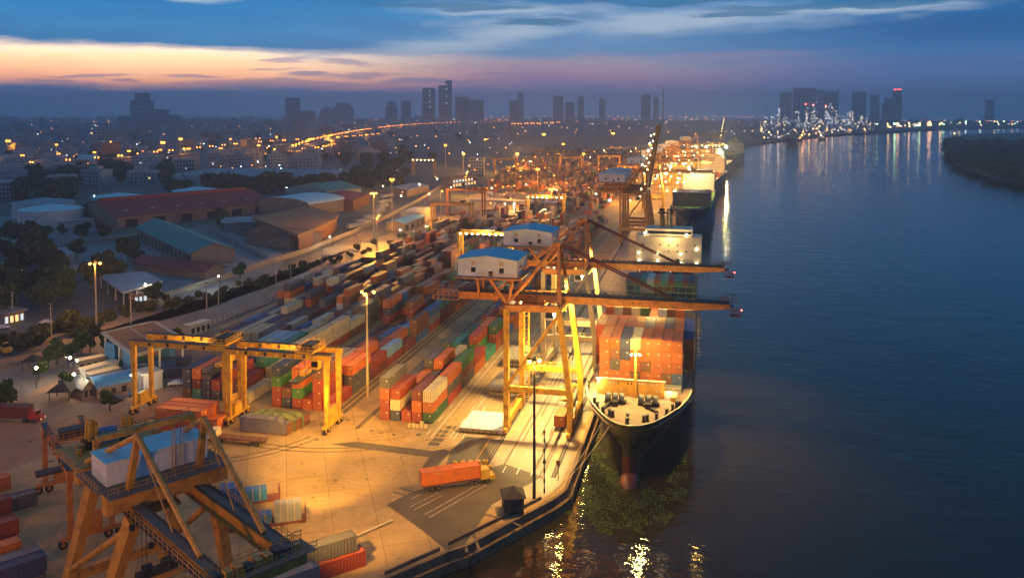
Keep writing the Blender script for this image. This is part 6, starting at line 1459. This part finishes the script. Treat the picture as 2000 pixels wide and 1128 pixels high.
for _ in range(3600):
    p = rnd.uniform(-80, 2080); q = 220.5+rnd.random()**2.2*45; x, y = at(p, q)
    if p > 1480 and q > 246-(p-1480)*.012: continue
    if y < 1500 and x > -330-(y-700)*.3: continue
    if y > 1500 and q > 236 and 1000 < p < 1480 and x > -700: continue
    a_, c_ = rnd.uniform(9, 34), rnd.uniform(9, 26); h = rnd.choice((5, 7, 9, 12, 12, 16, 24))*(1 if rnd.random() < .95 else 1.8)
    if y > 7800 or abs(x) > 7800: continue
    cb.box(x-a_/2, x+a_/2, y-c_/2, y+c_/2, 0, h, rnd.choice(('city_wall', 'city_wall_pale', 'city_wall_warm')), 'city_roof')
tag(cb.build('distant_houses'), 'endless low roofs of the city fading toward the horizon', 'houses', kind='stuff')
cl = MB()
for _ in range(760):
    p = rnd.uniform(-40, 2020); q = 219.5+rnd.random()**1.5*110
    if p > 1480 and q > 247-(p-1480)*.012: continue
    if p > 620 and q > 300: continue
    if 1000 < p and q > 262: continue
    x, y = at(p, q, 9); d = min(dist(x, y), 7000); k_ = d/dist(x, y); s_ = (.4+d/2100)*rnd.uniform(.5, 1.2)
    cl.ball((x*k_, y*k_, 9), s_, 'city_light_warm' if rnd.random() < .68 else 'city_light')
tag(cl.build('city_lights'), 'sprinkled small lights of the distant city streets', 'city lights', kind='stuff')
# refinery on the far bank
RF = thing('refinery', 'refinery of slender columns covered in white lights across the river', 'refinery', (*at(1590, 256), 0))
rx, ry = RF.location.x, RF.location.y; nL = 0
lm = MB(); LPTS = []
cols_ = [(1521, 206, 6), (1533, 222, 8), (1557, 216, 8), (1589, 201, 9), (1595, 230, 14), (1613, 205, 7), (1621, 204, 8), (1633, 214, 6), (1646, 222, 8), (1657, 220, 8), (1663, 216, 8), (1680, 224, 9), (1495, 229, 8), (1508, 226, 8), (1573, 236, 9), (1695, 230, 12), (1540, 232, 14), (1575, 208, 4)]
for p, yt, w_ in cols_:
    x, y = at(p, 254, 0); d = dist(x, y); h = 75+(218-yt)*d/F; b = MB(); ww = w_*d/F*.5
    b.tube((x-rx, y-ry, 0), (x-rx, y-ry, h), max(2.2, ww*.6), 'tower_wall', 8, 2); b.box(x-rx-ww, x-rx+ww, y-ry-ww, y-ry+ww, 0, h*.3, 'tower_wall')
    for z in range(8, int(h), 9): b.box(x-rx-ww*.7, x-rx+ww*.7, y-ry-ww*.7, y-ry+ww*.7, z, z+.8, 'tower_wall')
    b.build('column', RF)
    for k in range(int((246-yt)*.55)+3): LPTS.append((x-rx+rnd.uniform(-ww, ww), y-ry-ww-2, rnd.uniform(.1, 1)**.8*h, rnd.choice(('refinery_light',)*6+('refinery_warm',)), rnd.uniform(.6, 1.1)))
for _ in range(110):
    p = rnd.uniform(1484, 1706); x, y = at(p, rnd.uniform(250, 262)); LPTS.append((x-rx, y-ry, rnd.choice((5, 10, 16, 24, 34)), rnd.choice(('refinery_light',)*4+('refinery_warm', 'refinery_orange')), rnd.uniform(.5, 1.3)))
for x, y, z, m_, r_ in LPTS: lm.ball((x, y, z), r_, m_)
tag(lm.build('work_light', RF), kind='stuff')
b = MB()
for _ in range(40):
    p = rnd.uniform(1484, 1706); x, y = at(p, rnd.uniform(250, 258)); a_ = rnd.uniform(8, 20); b.box(x-rx-a_, x-rx+a_, y-ry-8, y-ry+8, 0, rnd.uniform(6, 26), 'tower_wall')
b.build('process_hall', RF)
MB().ball((at(1573, 254)[0]-rx, at(1573, 254)[1]-ry, 105), 3, 'lamp_red', 1).build('beacon', RF); MB().ball((at(1588, 254)[0]-rx, at(1588, 254)[1]-ry, 100), 3, 'lamp_red', 1).build('beacon', RF); MB().ball((at(1612, 254)[0]-rx, at(1612, 254)[1]-ry, 98), 2.5, 'lamp_red', 1).build('beacon', RF)
# lights of the far bank wharves
def wharf_lights(label, p0, p1, q0, q1, n, mats, r0, r1, name='wharf_lights'):
    b = MB()
    for _ in range(n):
        p = rnd.uniform(p0, p1); q = q0+(q1-q0)*(p-p0)/(p1-p0)-rnd.uniform(0, 2.6); x, y = at(p, q); b.ball((x, y, rnd.choice((6, 9, 14, 20))), rnd.uniform(r0, r1), rnd.choice(mats))
        if rnd.random() < .3: b.box(x-9, x+9, y, y+10, 0, rnd.uniform(4, 10), 'tower_wall')
    return tag(b.build(name), label, 'wharf lights', kind='stuff')
wharf_lights('row of bright white and orange lamps on the far wharf below the refinery', 1485, 1700, 276, 256, 46, ('refinery_warm', 'refinery_orange', 'refinery_light'), .6, 1.6)
wharf_lights('bright lamp cluster on the far wharf right of the refinery', 1700, 1845, 253, 248, 42, ('refinery_warm', 'refinery_orange', 'refinery_light', 'refinery_green'), 1.2, 3.2)
wharf_lights('sparse lamps along the farthest bank before the wooded island', 1850, 1990, 247, 246, 16, ('refinery_light', 'refinery_green', 'refinery_warm'), 1.2, 3.2)
for p, q, m_, lab in ((1560, 276, 'refinery_orange', 'orange lit workboat moored at the far wharf, left one'), (1606, 274, 'lamp_warm', 'dark coaster moored below the refinery'), (1692, 262, 'refinery_orange', 'orange lit boat moored right of the refinery'), (1866, 270, 'refinery_orange', 'small lit boat off the tip of the wooded island')):
    x, y = at(p, q, -3); t_ = thing('workboat', lab, 'boat', (x, y, -3), R(60), 'small boats near the far bank')
    b = MB(); b.add([(-18, -4, 0), (14, -4, 0), (20, 0, 0), (14, 4, 0), (-18, 4, 0), (-19, -5, 4), (16, -5, 4), (24, 0, 5), (16, 5, 4), (-19, 5, 4)], [(0, 1, 6, 5), (1, 2, 7, 6), (2, 3, 8, 7), (3, 4, 9, 8), (4, 0, 5, 9), (5, 6, 7, 8, 9)], 'hull_blue'); b.build('hull', t_)
    b = MB(); b.box(-15, -3, -3.5, 3.5, 4, 11, 'ship_cream'); b.build('wheelhouse', t_); MB().ball((-9, 0, 14), 1.1, m_, 1).build('lamp', t_); MB().ball((6, 0, 9), .7, m_, 1).build('lamp', t_)

# ------------------------------------------------------------------ trees
def crown_mesh(r_, hgt, n, leafm, seed, leaf=.55, name='crown'):
    g = random.Random(seed); b = MB(); lobes = []
    for k in range(7):
        a_ = g.uniform(0, 6.28); d = g.uniform(.1, .62)*r_; lobes.append((math.cos(a_)*d, math.sin(a_)*d, hgt*g.uniform(.40, .95), r_*g.uniform(.34, .58)))
    for _ in range(n):
        lx, ly, lz, lr = g.choice(lobes); v = Vector((g.gauss(0, 1), g.gauss(0, 1), g.gauss(0, 1))).normalized()*lr*g.uniform(.55, 1.08)
        c_ = Vector((lx, ly, lz))+Vector((v.x, v.y, v.z*.8)); s_ = leaf*g.uniform(.6, 1.5)
        a_ = Vector((g.gauss(0, 1), g.gauss(0, 1), g.gauss(0, .7))).normalized(); d_ = a_.orthogonal().normalized(); e_ = a_.cross(d_)
        b.add([c_-d_*s_, c_+e_*s_*.7, c_+d_*s_, c_-e_*s_*.7], [(0, 1, 2, 3)], leafm)
    return b.mesh(name)
def trunk_mesh(h, seed, r_=.22):
    g = random.Random(seed); b = MB(); b.tube((0, 0, 0), (.1, .1, h*.55), r_, 'trunk', 7, r_*.7)
    for k in range(4): a_ = g.uniform(0, 6.28); b.tube((.1, .1, h*.5), (math.cos(a_)*h*.22, math.sin(a_)*h*.22, h*.85), r_*.5, 'trunk', 5, r_*.2)
    return b.mesh('trunk')
TK = {}
for kind, r_, h, n, lm_, lf in (('leafy', 2.6, 6, 620, 'leaf', .42), ('leafy2', 3.0, 6.5, 700, 'leaf', .45), ('dark', 5.0, 9, 760, 'leaf_dark', .8), ('dark2', 6.0, 11, 820, 'leaf_dark', .9), ('far', 8.0, 11, 360, 'leaf_dark', 2.0)):
    TK[kind] = (crown_mesh(r_, h, n, lm_, hash(kind) % 97 if False else len(kind)*13+n, lf), trunk_mesh(h, n))
SH = [crown_mesh(1.7, 1.9, 300, 'bush', 50+k, .34, 'shrub') for k in range(3)]+[crown_mesh(2.3, 3.0, 420, 'bush', 60, .4, 'shrub')]
def tree(kind, x, y, label, group, s_=1.):
    t_ = thing('tree', label, 'tree', (x, y, 0), rnd.uniform(0, 6.28), group); t_.scale = (s_, s_, s_*rnd.uniform(.9, 1.15))
    for nm, me_ in zip(('crown', 'trunk'), TK[kind]): o_ = bpy.data.objects.new(nm, me_); col.objects.link(o_); o_.parent = t_
for p, q, k_, lab in ((95, 722, 'leafy', 'thin lit tree on the dirt lot, left of the lamps'), (112, 712, 'leafy2', 'fuller tree right beside the thin lit one'), (140, 702, 'leafy', 'small green tree lit by the white lamps'), (160, 690, 'leafy2', 'tallest lit tree left of the canopy'), (176, 688, 'leafy', 'tree touching the canopy corner, left of it'), (212, 690, 'leafy', 'small tree under the canopy edge'), (10, 800, 'leafy2', 'leafy tree at the left edge beside the dirt lot'), (133, 768, 'leafy', 'scrubby tree beside the dark gazebo'), (348, 668, 'leafy', 'young tree between the canopy and the white cabin'), (215, 800, 'leafy', 'small dark tree before the blue arched hut'), (75, 742, 'leafy', 'low scrub tree behind the dark gazebo')):
    x, y = at(p, q); tree(k_, x, y, lab, None, .85 if k_ == 'leafy' else 1.)
n_t = 0
for q0 in range(0, 36):
    p = -10+q0*25.5; q = 688-(p)*.262-(max(0, p-500))*.06
    for j in range(3 if p < 330 else 2):
        x, y = at(p+rnd.uniform(-11, 11), q+rnd.uniform(-16 if p < 330 else -6, 8)); o_ = bpy.data.objects.new('shrub', rnd.choice(SH)); col.objects.link(o_); o_.location = (x, y, 0); o_.rotation_euler.z = rnd.uniform(0, 6)
        s_ = rnd.uniform(.8, 1.5)*(1.25 if p < 200 else 1); o_.scale = (s_, s_, s_); tag(o_, 'bushy roadside shrub in the planted strip between the two roads', 'shrub', 'shrubs between the two roads')
for _ in range(46):
    p, q = rnd.uniform(0, 235), rnd.uniform(505, 628)
    if q > 640-p*.30: continue
    if p > 150 and q < 530: continue
    x, y = at(p, q); tree('dark' if rnd.random() < .6 else 'dark2', x, y, 'dense dark tree in the grove left of the depot canopy', 'dark grove left of the depot', rnd.uniform(.8, 1.2))
for p, q in ((250, 510), (262, 515), (436, 440), (432, 446), (20, 480), (45, 470), (60, 455), (8, 500), (80, 478), (205, 470), (300, 595), (470, 545), (120, 462), (160, 470), (60, 500), (95, 515), (150, 505), (40, 520)):
    x, y = at(p, q); tree(rnd.choice(('dark', 'dark2')), x, y, 'single dark tree standing between the depot buildings and tanks', 'single dark trees among the depots', rnd.uniform(.7, 1.05))
fx_ = 0
for _ in range(150):
    p, q = rnd.choice(((rnd.uniform(150, 340), rnd.uniform(318, 362)), (rnd.uniform(330, 660), rnd.uniform(366, 380)), (rnd.uniform(620, 800), rnd.uniform(305, 375)), (rnd.uniform(40, 160), rnd.uniform(345, 395)), (rnd.uniform(0, 900), rnd.uniform(262, 330))))
    x, y = at(p, q); tree('far', x, y, 'dark rounded tree in the belts between the roofs and the viaducts', 'dark tree belts before the city', rnd.uniform(.8, 1.5))
# wooded island: one mass
wm = MB(); g = random.Random(5)
def wood(P, n, rr, hh, leafs=26, lf=2.2):
    k = 0
    xs = [p[0] for p in P]; ys_ = [p[1] for p in P]
    while k < n:
        x, y = g.uniform(min(xs), max(xs)), g.uniform(min(ys_), max(ys_))
        if not inside(x, y, P): continue
        k += 1; h = hh*g.uniform(.7, 1.25); r_ = rr*g.uniform(.7, 1.3)
        for _ in range(leafs):
            v = Vector((g.gauss(0, 1), g.gauss(0, 1), abs(g.gauss(0, 1)))).normalized(); c_ = Vector((x+v.x*r_, y+v.y*r_, h*.45+v.z*h*.55)); s_ = lf*g.uniform(.6, 1.4)
            a_ = (v+Vector((g.gauss(0, .4), g.gauss(0, .4), g.gauss(0, .4)))).normalized(); d_ = a_.orthogonal().normalized(); e_ = a_.cross(d_)
            wm.add([c_-d_*s_, c_-e_*s_*.8, c_+d_*s_, c_+e_*s_*.8], [(0, 1, 2, 3)], 'leaf_dark')
wood([(348, 880), (420, 660), (700, 520), (900, 900), (900, 1700), (640, 2200), (450, 1690), (335, 1080)], 2300, 9, 13, 30, 2.6)
wood([(326, 900), (318, 1060), (345, 1310), (436, 1712), (600, 2330), (640, 2330), (470, 1700), (375, 1300), (350, 1060), (360, 900)], 420, 6, 9, 30, 2.0)
tag(wm.build('mangrove_wood'), 'dense dark wood covering the river island at the right edge', 'wood', kind='stuff')

# ------------------------------------------------------------------ fences, walls, poles
def wall_line(label, pix, h, m='concrete', th=.3):
    P = [Vector((*at(*p), 0)) for p in pix]; b = MB(); o0 = P[0]
    for a, c_ in zip(P, P[1:]):
        b.beam(a-o0+Vector((0, 0, h/2)), c_-o0+Vector((0, 0, h/2)), th, h, m); L = (c_-a).length; n = int(L/5)
        for k in range(n): p = a-o0+(c_-a)*(k/n); b.box(p.x-.25, p.x+.25, p.y-.25, p.y+.25, 0, h+.2, m)
    return tag(b.build('boundary_wall', loc=o0), label, 'wall')
wall_line('long pinkish boundary wall along the public road from the depot gate', [(322, 582), (352, 574), (430, 548), (520, 518), (600, 492), (690, 456), (760, 424), (820, 392), (860, 366)], 2.4, 'pale_concrete')
wall_line('white panel wall slanting down between the two depot lots', [(398, 445), (450, 472), (522, 505)], 2.6, 'city_wall_pale')
wall_line('low wall edging the front of the grey depot lot', [(150, 478), (240, 468), (300, 460)], 2.0, 'concrete')
wall_line('dark low wall between the dirt lot and the yard road', [(-20, 722), (100, 700), (160, 690)], 1.2, 'concrete')
fp = [(0, 0)]
A_, B_ = Vector(at(330, 668)), Vector(at(850, 466)); n = 78
for k in range(n+1):
    p = A_+(B_-A_)*k/n; o_ = MB() if k == 0 else None
    if k == 0: fm = MB().box(-.12, .12, -.12, .12, 0, 2.2, 'pale_concrete').mesh('fence_post')
    o_ = bpy.data.objects.new('fence_post', fm); col.objects.link(o_); o_.location = (p.x, p.y, 0); tag(o_, 'pale concrete fence post in the line between yard road and containers', 'fence post', 'fence posts along the yard road')
b = MB(); d = Vector((B_.x-A_.x, B_.y-A_.y, 0))
for z in (.5, 1.1, 1.7, 2.1): b.beam((0, 0, z), (d.x, d.y, z), .04, .04, 'rail_steel')
b.beam((0, 0, .15), (d.x, d.y, .15), .4, .3, 'concrete')
tag(b.build('wire_fence', loc=(A_.x, A_.y, 0)), 'long thin wire fence on a kerb between yard road and containers', 'fence')
def pole(p, q, h, lab, arms=2):
    x, y = at(p, q); t_ = thing('utility_pole', lab, 'utility pole', (x, y, 0), R(-20), 'utility poles along the road')
    MB().tube((0, 0, 0), (0, 0, h), .22, 'pale_concrete', 8, .13).build('pole', t_)
    for k in range(arms): b = MB(); b.beam((-1.3, 0, h-.6-k*1.4), (1.3, 0, h-.6-k*1.4), .14, .14, 'wood'); [b.tube((s_, 0, h-.5-k*1.4), (s_, 0, h-.2-k*1.4), .07, 'white_paint', 5) for s_ in (-1.1, 0, 1.1)]; b.build('crossarm', t_)
    return Vector((x, y, h))
pl = [pole(256, 632, 11, 'utility pole left of the canopy roof'), pole(404, 606, 11, 'utility pole before the lit depot road'), pole(427, 598, 12, 'utility pole right of the yellowish lamp'), pole(539, 560, 12, 'utility pole below the broad tan roof'), pole(568, 548, 10, 'utility pole standing in the shrubs mid strip'), pole(629, 524, 11, 'utility pole near the parked red lights'), pole(697, 484, 11, 'utility pole before the orange lit roadside'), pole(766, 456, 19, 'tallest orange lit pylon pole right of the wagons', 3), pole(100, 655, 11, 'utility pole at the left over the shrubs'), pole(25, 628, 11, 'utility pole beside the small roadside house')]
order = [9, 8, 0, 1, 2, 3, 4, 5, 6, 7]; b = MB()
for i, j in zip(order, order[1:]):
    for s_ in (-1, 0, 1):
        prv = None
        for k in range(7):
            u_ = k/6; c_ = pl[i]+(pl[j]-pl[i])*u_+Vector((s_, 0, -.5-3.0*u_*(1-u_)))
            if prv is not None: b.beam(prv, c_, .035, .035, 'black_steel')
            prv = c_
tag(b.build('power_lines'), 'sagging power lines strung between the roadside poles', 'power lines')
# thin lattice mast and small things at the quay corner
x, y = at(1063, 962); t_ = thing('warning_mast', 'thin black and white banded mast at the quay edge beside the dark lamp mast', 'mast', (x, y, 0)); b = MB()
for k in range(12): b.tube((0, 0, k*1.0), (0, 0, k*1.0+1), .16, 'white_paint' if k % 2 else 'dark_steel', 8, cap=False)
b.build('pole', t_); MB().box(-.3, .3, -.3, .3, 6, 6.5, 'dark_steel').build('junction_box', t_); MB().box(-.2, .2, -.2, .2, 12, 12.6, 'dark_steel').build('cap', t_)
x, y = at(1090, 938); t_ = thing('railway_signal', 'short signal post by the waterside crane rail', 'signal', (x, y, 0)); MB().tube((0, 0, 0), (0, 0, 4), .09, 'dark_red_steel', 6).build('pole', t_); MB().box(-.35, .35, -.2, .2, 3.2, 4.2, 'dark_red_steel').build('signal_head', t_)

# ------------------------------------------------------------------ apron things
def hatch(p, q, lab, sx=11.6, sy=11, z0=0, layers=1, m='ship_cream'):
    x, y = at(p, q); t_ = thing('hatch_cover', lab, 'hatch cover', (x, y, 0), 0, 'ship hatch covers laid on the apron')
    for k in range(layers):
        b = MB(); b.box(0, sx, 0, sy, .35+k*1.25, 1.15+k*1.25, 'concrete', m)
        for i in range(8): b.box(.3+i*1.45, .55+i*1.45, -.12, -.01, .35+k*1.25, 1.1+k*1.25, 'rust_roof')
        for i in range(3): b.box(.5+i*4.8, 1.1+i*4.8, .2, sy-.2, k*1.25, .34+k*1.25, 'dark_steel')
        for i in range(3):
            for j in range(3): b.box(2+i*3.6, 2.3+i*3.6, 2+j*3.3, 2.3+j*3.3, 1.151+k*1.25, 1.22+k*1.25, 'rust_roof')
        b.build('cover', t_)
hatch(897, 843, 'brightly lit cream hatch cover lying beside the landside crane rail', 10.8, 11.5, m='white_cladding')
hatch(952, 773, 'darker hatch cover pile behind the bright one', 9, 14, layers=2, m='concrete')
hatch(980, 715, 'hatch cover pile farthest back by the crane leg', 8, 14, layers=2, m='concrete')
# drums and small stacks beside the road
x, y = at(893, 922)
for k in range(6):
    t_ = thing('traffic_drum', 'yellow drum in the row standing on the dark asphalt', 'drum', (x+k*1.25, y+k*.55, 0), 0, 'row of yellow drums'); MB().tube((0, 0, 0), (0, 0, 1.0), .42, 'truck_yellow', 12).build('body', t_); MB().tube((0, 0, .4), (0, 0, .6), .43, 'black_steel', 12).build('band', t_)
x, y = at(948, 908)
for k in range(5):
    t_ = thing('bogie_part', 'loose yellow wheel unit left beside the crane rail', 'machine part', (x-k*1.5, y-k*.5, 0), k*.7, 'loose wheel units by the rail'); b = MB(); b.box(-.5, .5, -.4, .4, .3, 1.1, 'truck_yellow'); b.tube((-.55, 0, .4), (.55, 0, .4), .4, 'dark_steel', 10); b.build('body', t_)
x, y = at(800, 834)
for k in range(5):
    t_ = thing('concrete_block', 'small cream block in the row at the foot of the green container', 'block', (x+k*.95, y+.15*k, 0), 0, 'cream blocks at the foot of the stack'); MB().box(-.36, .36, -.3, .3, 0, .9 if k != 3 else 1.5, 'cream_steel').build('block', t_)
# tarpaulin covered cargo
def cargo(x, y, rz, lab, boxes, flatrack=True):
    t_ = thing('flat_rack_cargo', lab, 'cargo', (x, y, 0), rz)
    b = MB(); b.box(-1.2, 1.2, -6, 6, .1, .55, 'dark_red_steel'); b.build('base_frame', t_)
    if flatrack:
        for s_ in (-1, 1): b = MB(); b.box(-1.2, 1.2, s_*5.9-.1, s_*5.9+.1, .56, 2.6, 'dark_steel' if s_ < 0 else 'dark_red_steel'); b.build('end_wall', t_)
    for (x0, x1, y0, y1, z0, z1, m_) in boxes:
        b = MB(); b.box(x0, x1, y0, y1, z0, z1, m_, None, .94, .97)
        n = max(2, int((y1-y0)/1.1))
        for k in range(1, n): yy = y0+k*(y1-y0)/n; b.box(x0-.02, x1+.02, yy-.05, yy+.05, z0, z1+.03, 'strap', None, .95, 1)
        b.build('wrapped_crate', t_)
    return t_
x, y = at(526, 1026); cargo(x+0, y+1, R(-62), 'open green flat rack with white and blue wrapped crates, right one', [(-1.2, 1.2, -4.6, 0.0, .56, 2.1, 'tarp_blue'), (-1.15, 1.25, .4, 5.2, .56, 3.8, 'tarp_white')])
x, y = at(520, 995); 
x, y = at(478, 985); cargo(x, y+1, R(-58), 'flat rack with bright blue wrapped load beside the crane girder', [(-1.7, 1.7, -5, -.8, .56, 3.8, 'tarp_blue'), (-1.4, 1.4, -.4, 3.6, .56, 2.6, 'tarp_blue')])
x, y = at(490, 1028); cargo(x, y, R(-60), 'small blue crate pallet partly behind the crane girder', [(-1, 1, -2.4, 1.0, .56, 2.0, 'tarp_blue')], False)
x, y = at(502, 848)
for k, (lab, m_, hh) in enumerate((('grey strapped tarpaulin cargo, front one beside the trailer', 'tarp_grey', 3.6), ('olive tarpaulin covered cargo, middle one', 'tarp_olive', 3.2), ('olive tarpaulin covered cargo, rear one by the gantry wheels', 'tarp_olive', 2.8))):
    t_ = thing('covered_cargo', lab, 'cargo', (x+1+k*.7, y+2.2+k*3.0, 0), R(90), 'tarpaulin covered cargo by the gantry')
    b = MB(); n_ = 10
    for i in range(n_):
        y0_, y1_ = -6+i*1.2, -6+(i+1)*1.2; h0, h1 = hh-.35*math.sin(i*1.7+k)**2-(.8 if i < 2 else 0), hh-.35*math.sin((i+1)*1.7+k)**2-(.8 if i < 1 else 0)
        b.add([(-1.35, y0_, .2), (1.35, y0_, .2), (1.2, y0_, h0), (0, y0_, h0+.35), (-1.2, y0_, h0), (-1.35, y1_, .2), (1.35, y1_, .2), (1.2, y1_, h1), (0, y1_, h1+.35), (-1.2, y1_, h1)], [(1, 6, 7, 2), (2, 7, 8, 3), (3, 8, 9, 4), (4, 9, 5, 0), (0, 1, 2, 3, 4), (9, 8, 7, 6, 5)], m_)
        if k == 0: b.beam((1.28, y1_, .2), (1.23, y1_, h1), .05, .05, 'strap')
    b.build('tarpaulin', t_); b = MB(); b.box(-1.38, 1.38, -6.05, 6.05, .0, .19, 'rust_roof'); b.box(-1.3, 1.3, -6.25, -6.06, .2, 2.5, 'rust_roof'); b.build('base_frame', t_)
# ------------------------------------------------------------------ vehicles
def wheels(t_, ax, w_, r_=.5):
    for yy in ax:
        for s_ in (-1, 1): b = MB(); b.tube((s_*w_-.15, yy, r_), (s_*w_+.15, yy, r_), r_, 'tyre', 14); b.tube((s_*w_-.17, yy, r_), (s_*w_+.17, yy, r_), r_*.45, 'rail_steel', 8); b.build('wheel', t_)
def truck(x, y, rz, lab, cab='truck_red', cont=None, trailer=True):
    t_ = thing('terminal_truck', lab, 'truck', (x, y, 0), rz, 'terminal trucks on the yard roads')
    b = MB(); b.box(-1.15, 1.15, 5.2, 7.2, .9, 2.9, cab, None, .95, .85); b.box(-1.1, 1.1, 7.2, 8.2, .7, 1.5, cab); b.build('cab', t_)
    MB().box(-.95, .95, 7.05, 7.12, 1.9, 2.7, 'window_dark').build('windscreen', t_)
    b = MB(); b.box(-.5, .5, -6.5, 7, .75, 1.0, 'dark_steel'); b.build('chassis', t_)
    if trailer: b = MB(); b.box(-1.2, 1.2, -6.4, 4.8, 1.02, 1.3, 'rust_roof'); [b.box(-1.25, 1.25, -6.2+k*2.2, -6.0+k*2.2, 1.3, 1.42, 'rail_steel') for k in range(6)]; b.build('trailer_bed', t_)
    wheels(t_, (6.6, 4.2, -3.6, -4.9), 1.0)
    for s_ in (-.8, .8): MB().box(s_-.15, s_+.15, 8.2, 8.25, .9, 1.1, 'lit_window').build('headlight', t_)
    return t_
x, y = at(440, 862); truck(x+3.5, y+.2, R(90), 'empty skeletal trailer truck parked before the tarpaulin cargo', 'ship_cream')
x, y = at(888, 948); truck(x, y, R(-58), 'terminal truck with an orange container turning onto the apron road', 'truck_yellow')
v_ = Vector((math.sin(R(58)), math.cos(R(58)))); container(x-v_.x*.9, y-v_.y*.9, 1.43, 'bright orange', 'orange container riding on the turning terminal truck', None, 40, R(-58))
x, y = at(20, 822); truck(x, y, R(-80), 'red truck at the left edge carrying a dark container', 'truck_red'); container(x-.9, y-.2, 1.43, 'maroon', 'dark maroon container on the truck at the left edge', None, 40, R(-80))
for p, q, rz, lab in ((785, 472, R(-35), 'red tractor with empty trailer on the yard road, nearer one'), (892, 420, R(-35), 'red tractor with empty trailer on the yard road, farther one'), (958, 412, R(-30), 'red tractor beside the pale yellow gantry leg')):
    x, y = at(p, q); truck(x, y, rz, lab, 'truck_red')
x, y = at(1098, 842); container(-32.6, 196.5, .9, 'rust orange', 'rust orange container being lowered beside the waterside crane leg', None, 20)
x, y = at(843, 452); t_ = thing('reach_stacker', 'yellow lit reach stacker with raised boom on the yard road', 'reach stacker', (x, y, 0), R(-120))
b = MB(); b.box(-1.8, 1.8, -3.5, 3.5, .9, 2.2, 'truck_yellow'); b.box(-1.5, 1.5, -4.4, -3.5, .9, 2.9, 'truck_yellow'); b.build('body', t_); MB().box(-.8, .8, -1, 1, 2.2, 3.9, 'window_dark', 'truck_yellow').build('cab', t_); b = MB(); b.beam((0, -3, 3), (0, 4.5, 9), .8, .9, 'truck_yellow', .6, .6); b.box(-3, 3, 4.2, 4.9, 7.6, 8.3, 'truck_yellow'); b.build('boom', t_); wheels(t_, (2.4, -2.4), 1.7, .85)
for s_ in (-.9, .9): MB().ball((s_, -4.45, 3.0), .28, 'lamp_warm', 1).build('headlight', t_)
lamp('POINT', (x-3, y-5, 4), 1800, (1, .75, .35), .3)
x, y = at(10, 690); t_ = thing('wheel_loader', 'yellow wheel loader parked at the left edge by the shrubs', 'loader', (x, y, 0), R(60)); b = MB(); b.box(-1.2, 1.2, -3, 0, .9, 2.2, 'truck_yellow'); b.box(-.9, .9, -.2, 1.8, .8, 1.5, 'truck_yellow'); b.build('body', t_); MB().box(-.8, .8, -1.3, 0, 2.2, 3.5, 'window_dark', 'truck_yellow').build('cab', t_); b = MB(); b.beam((0, 1.2, 1.5), (0, 3.6, .9), 1.2, .35, 'truck_yellow'); b.box(-1.4, 1.4, 3.4, 4.4, .3, 1.3, 'truck_yellow'); b.build('bucket', t_); wheels(t_, (1.2, -2.0), 1.1, .7)
def car(x, y, rz, lab, m, grp='cars parked by the huts and roads'):
    t_ = thing('parked_car', lab, 'car', (x, y, 0), rz, grp)
    b = MB(); prof = [(-2.2, .45), (-2.2, .95), (-1.5, 1.02), (-1.0, 1.45), (.6, 1.45), (1.2, 1.0), (2.1, .85), (2.2, .45)]
    vs = [(s_*(.85 if z < 1.2 else .68), yy, z) for s_ in (-1, 1) for yy, z in prof]; n = len(prof)
    b.add(vs, [(i, i+1, n+i+1, n+i) for i in range(n-1)]+[tuple(range(n-1, -1, -1)), tuple(range(n, 2*n))], m); b.build('body', t_)
    b = MB(); b.add([(-.7, .63, 1.40), (.7, .63, 1.40), (.82, 1.16, 1.06), (-.82, 1.16, 1.06)], [(0, 3, 2, 1)], 'window_dark'); b.box(-.8, .8, -.9, .5, 1.08, 1.36, 'window_dark', None, .9, .98); b.build('window', t_); wheels(t_, (1.35, -1.35), .78, .32)
for p, q, rz, m_, lab in ((268, 772, R(-70), 'car_blue', 'pale blue car parked before the blue arched hut'), (225, 783, R(-70), 'car_dark', 'dark car parked left of the pale blue one'), (345, 752, R(-65), 'car_white', 'grey pickup parked beyond the gantry leg'), (90, 632, R(-60), 'car_white', 'white car on the public road at the left'), (5, 642, R(-60), 'car_white', 'white car at the left edge beside the roadside house'), (98, 640, R(-60), 'car_white', 'second white car right behind the first on the public road'), (565, 596, R(-50), 'car_white', 'white car parked beside the blue containers'), (860, 432, R(-40), 'car_white', 'white van by the roadside workshop'), (700, 440, R(-50), 'car_dark', 'dark car with tail lights on the public road'), (640, 500, R(-50), 'car_white', 'pale car on the public road below the wall')):
    x, y = at(p, q); car(x, y, rz, lab, m_)
for _ in range(26):
    x, y = at(rnd.uniform(930, 1010), rnd.uniform(368, 396)); car(x, y, R(rnd.uniform(-60, -20)), 'dusky car in the full car park behind the gate canopy', rnd.choice(('car_white', 'car_dark', 'car_blue')), 'cars in the far car park')

# ------------------------------------------------------------------ haze
hz_m = bpy.data.materials.new('haze'); hz_m.use_nodes = True; nt = hz_m.node_tree; nt.nodes.clear()
ho_ = nt.nodes.new('ShaderNodeOutputMaterial'); pv = nt.nodes.new('ShaderNodeVolumePrincipled')
pv.inputs['Color'].default_value = (.80, .90, 1, 1); pv.inputs['Density'].default_value = .00022; pv.inputs['Anisotropy'].default_value = .0
nt.links.new(pv.outputs[0], ho_.inputs['Volume']); M['haze'] = hz_m
b = MB(); b.box(-8200, 8200, -350, 8300, -8, 246, 'haze'); tag(b.build('haze'), 'thin evening haze', 'haze', kind='stuff')
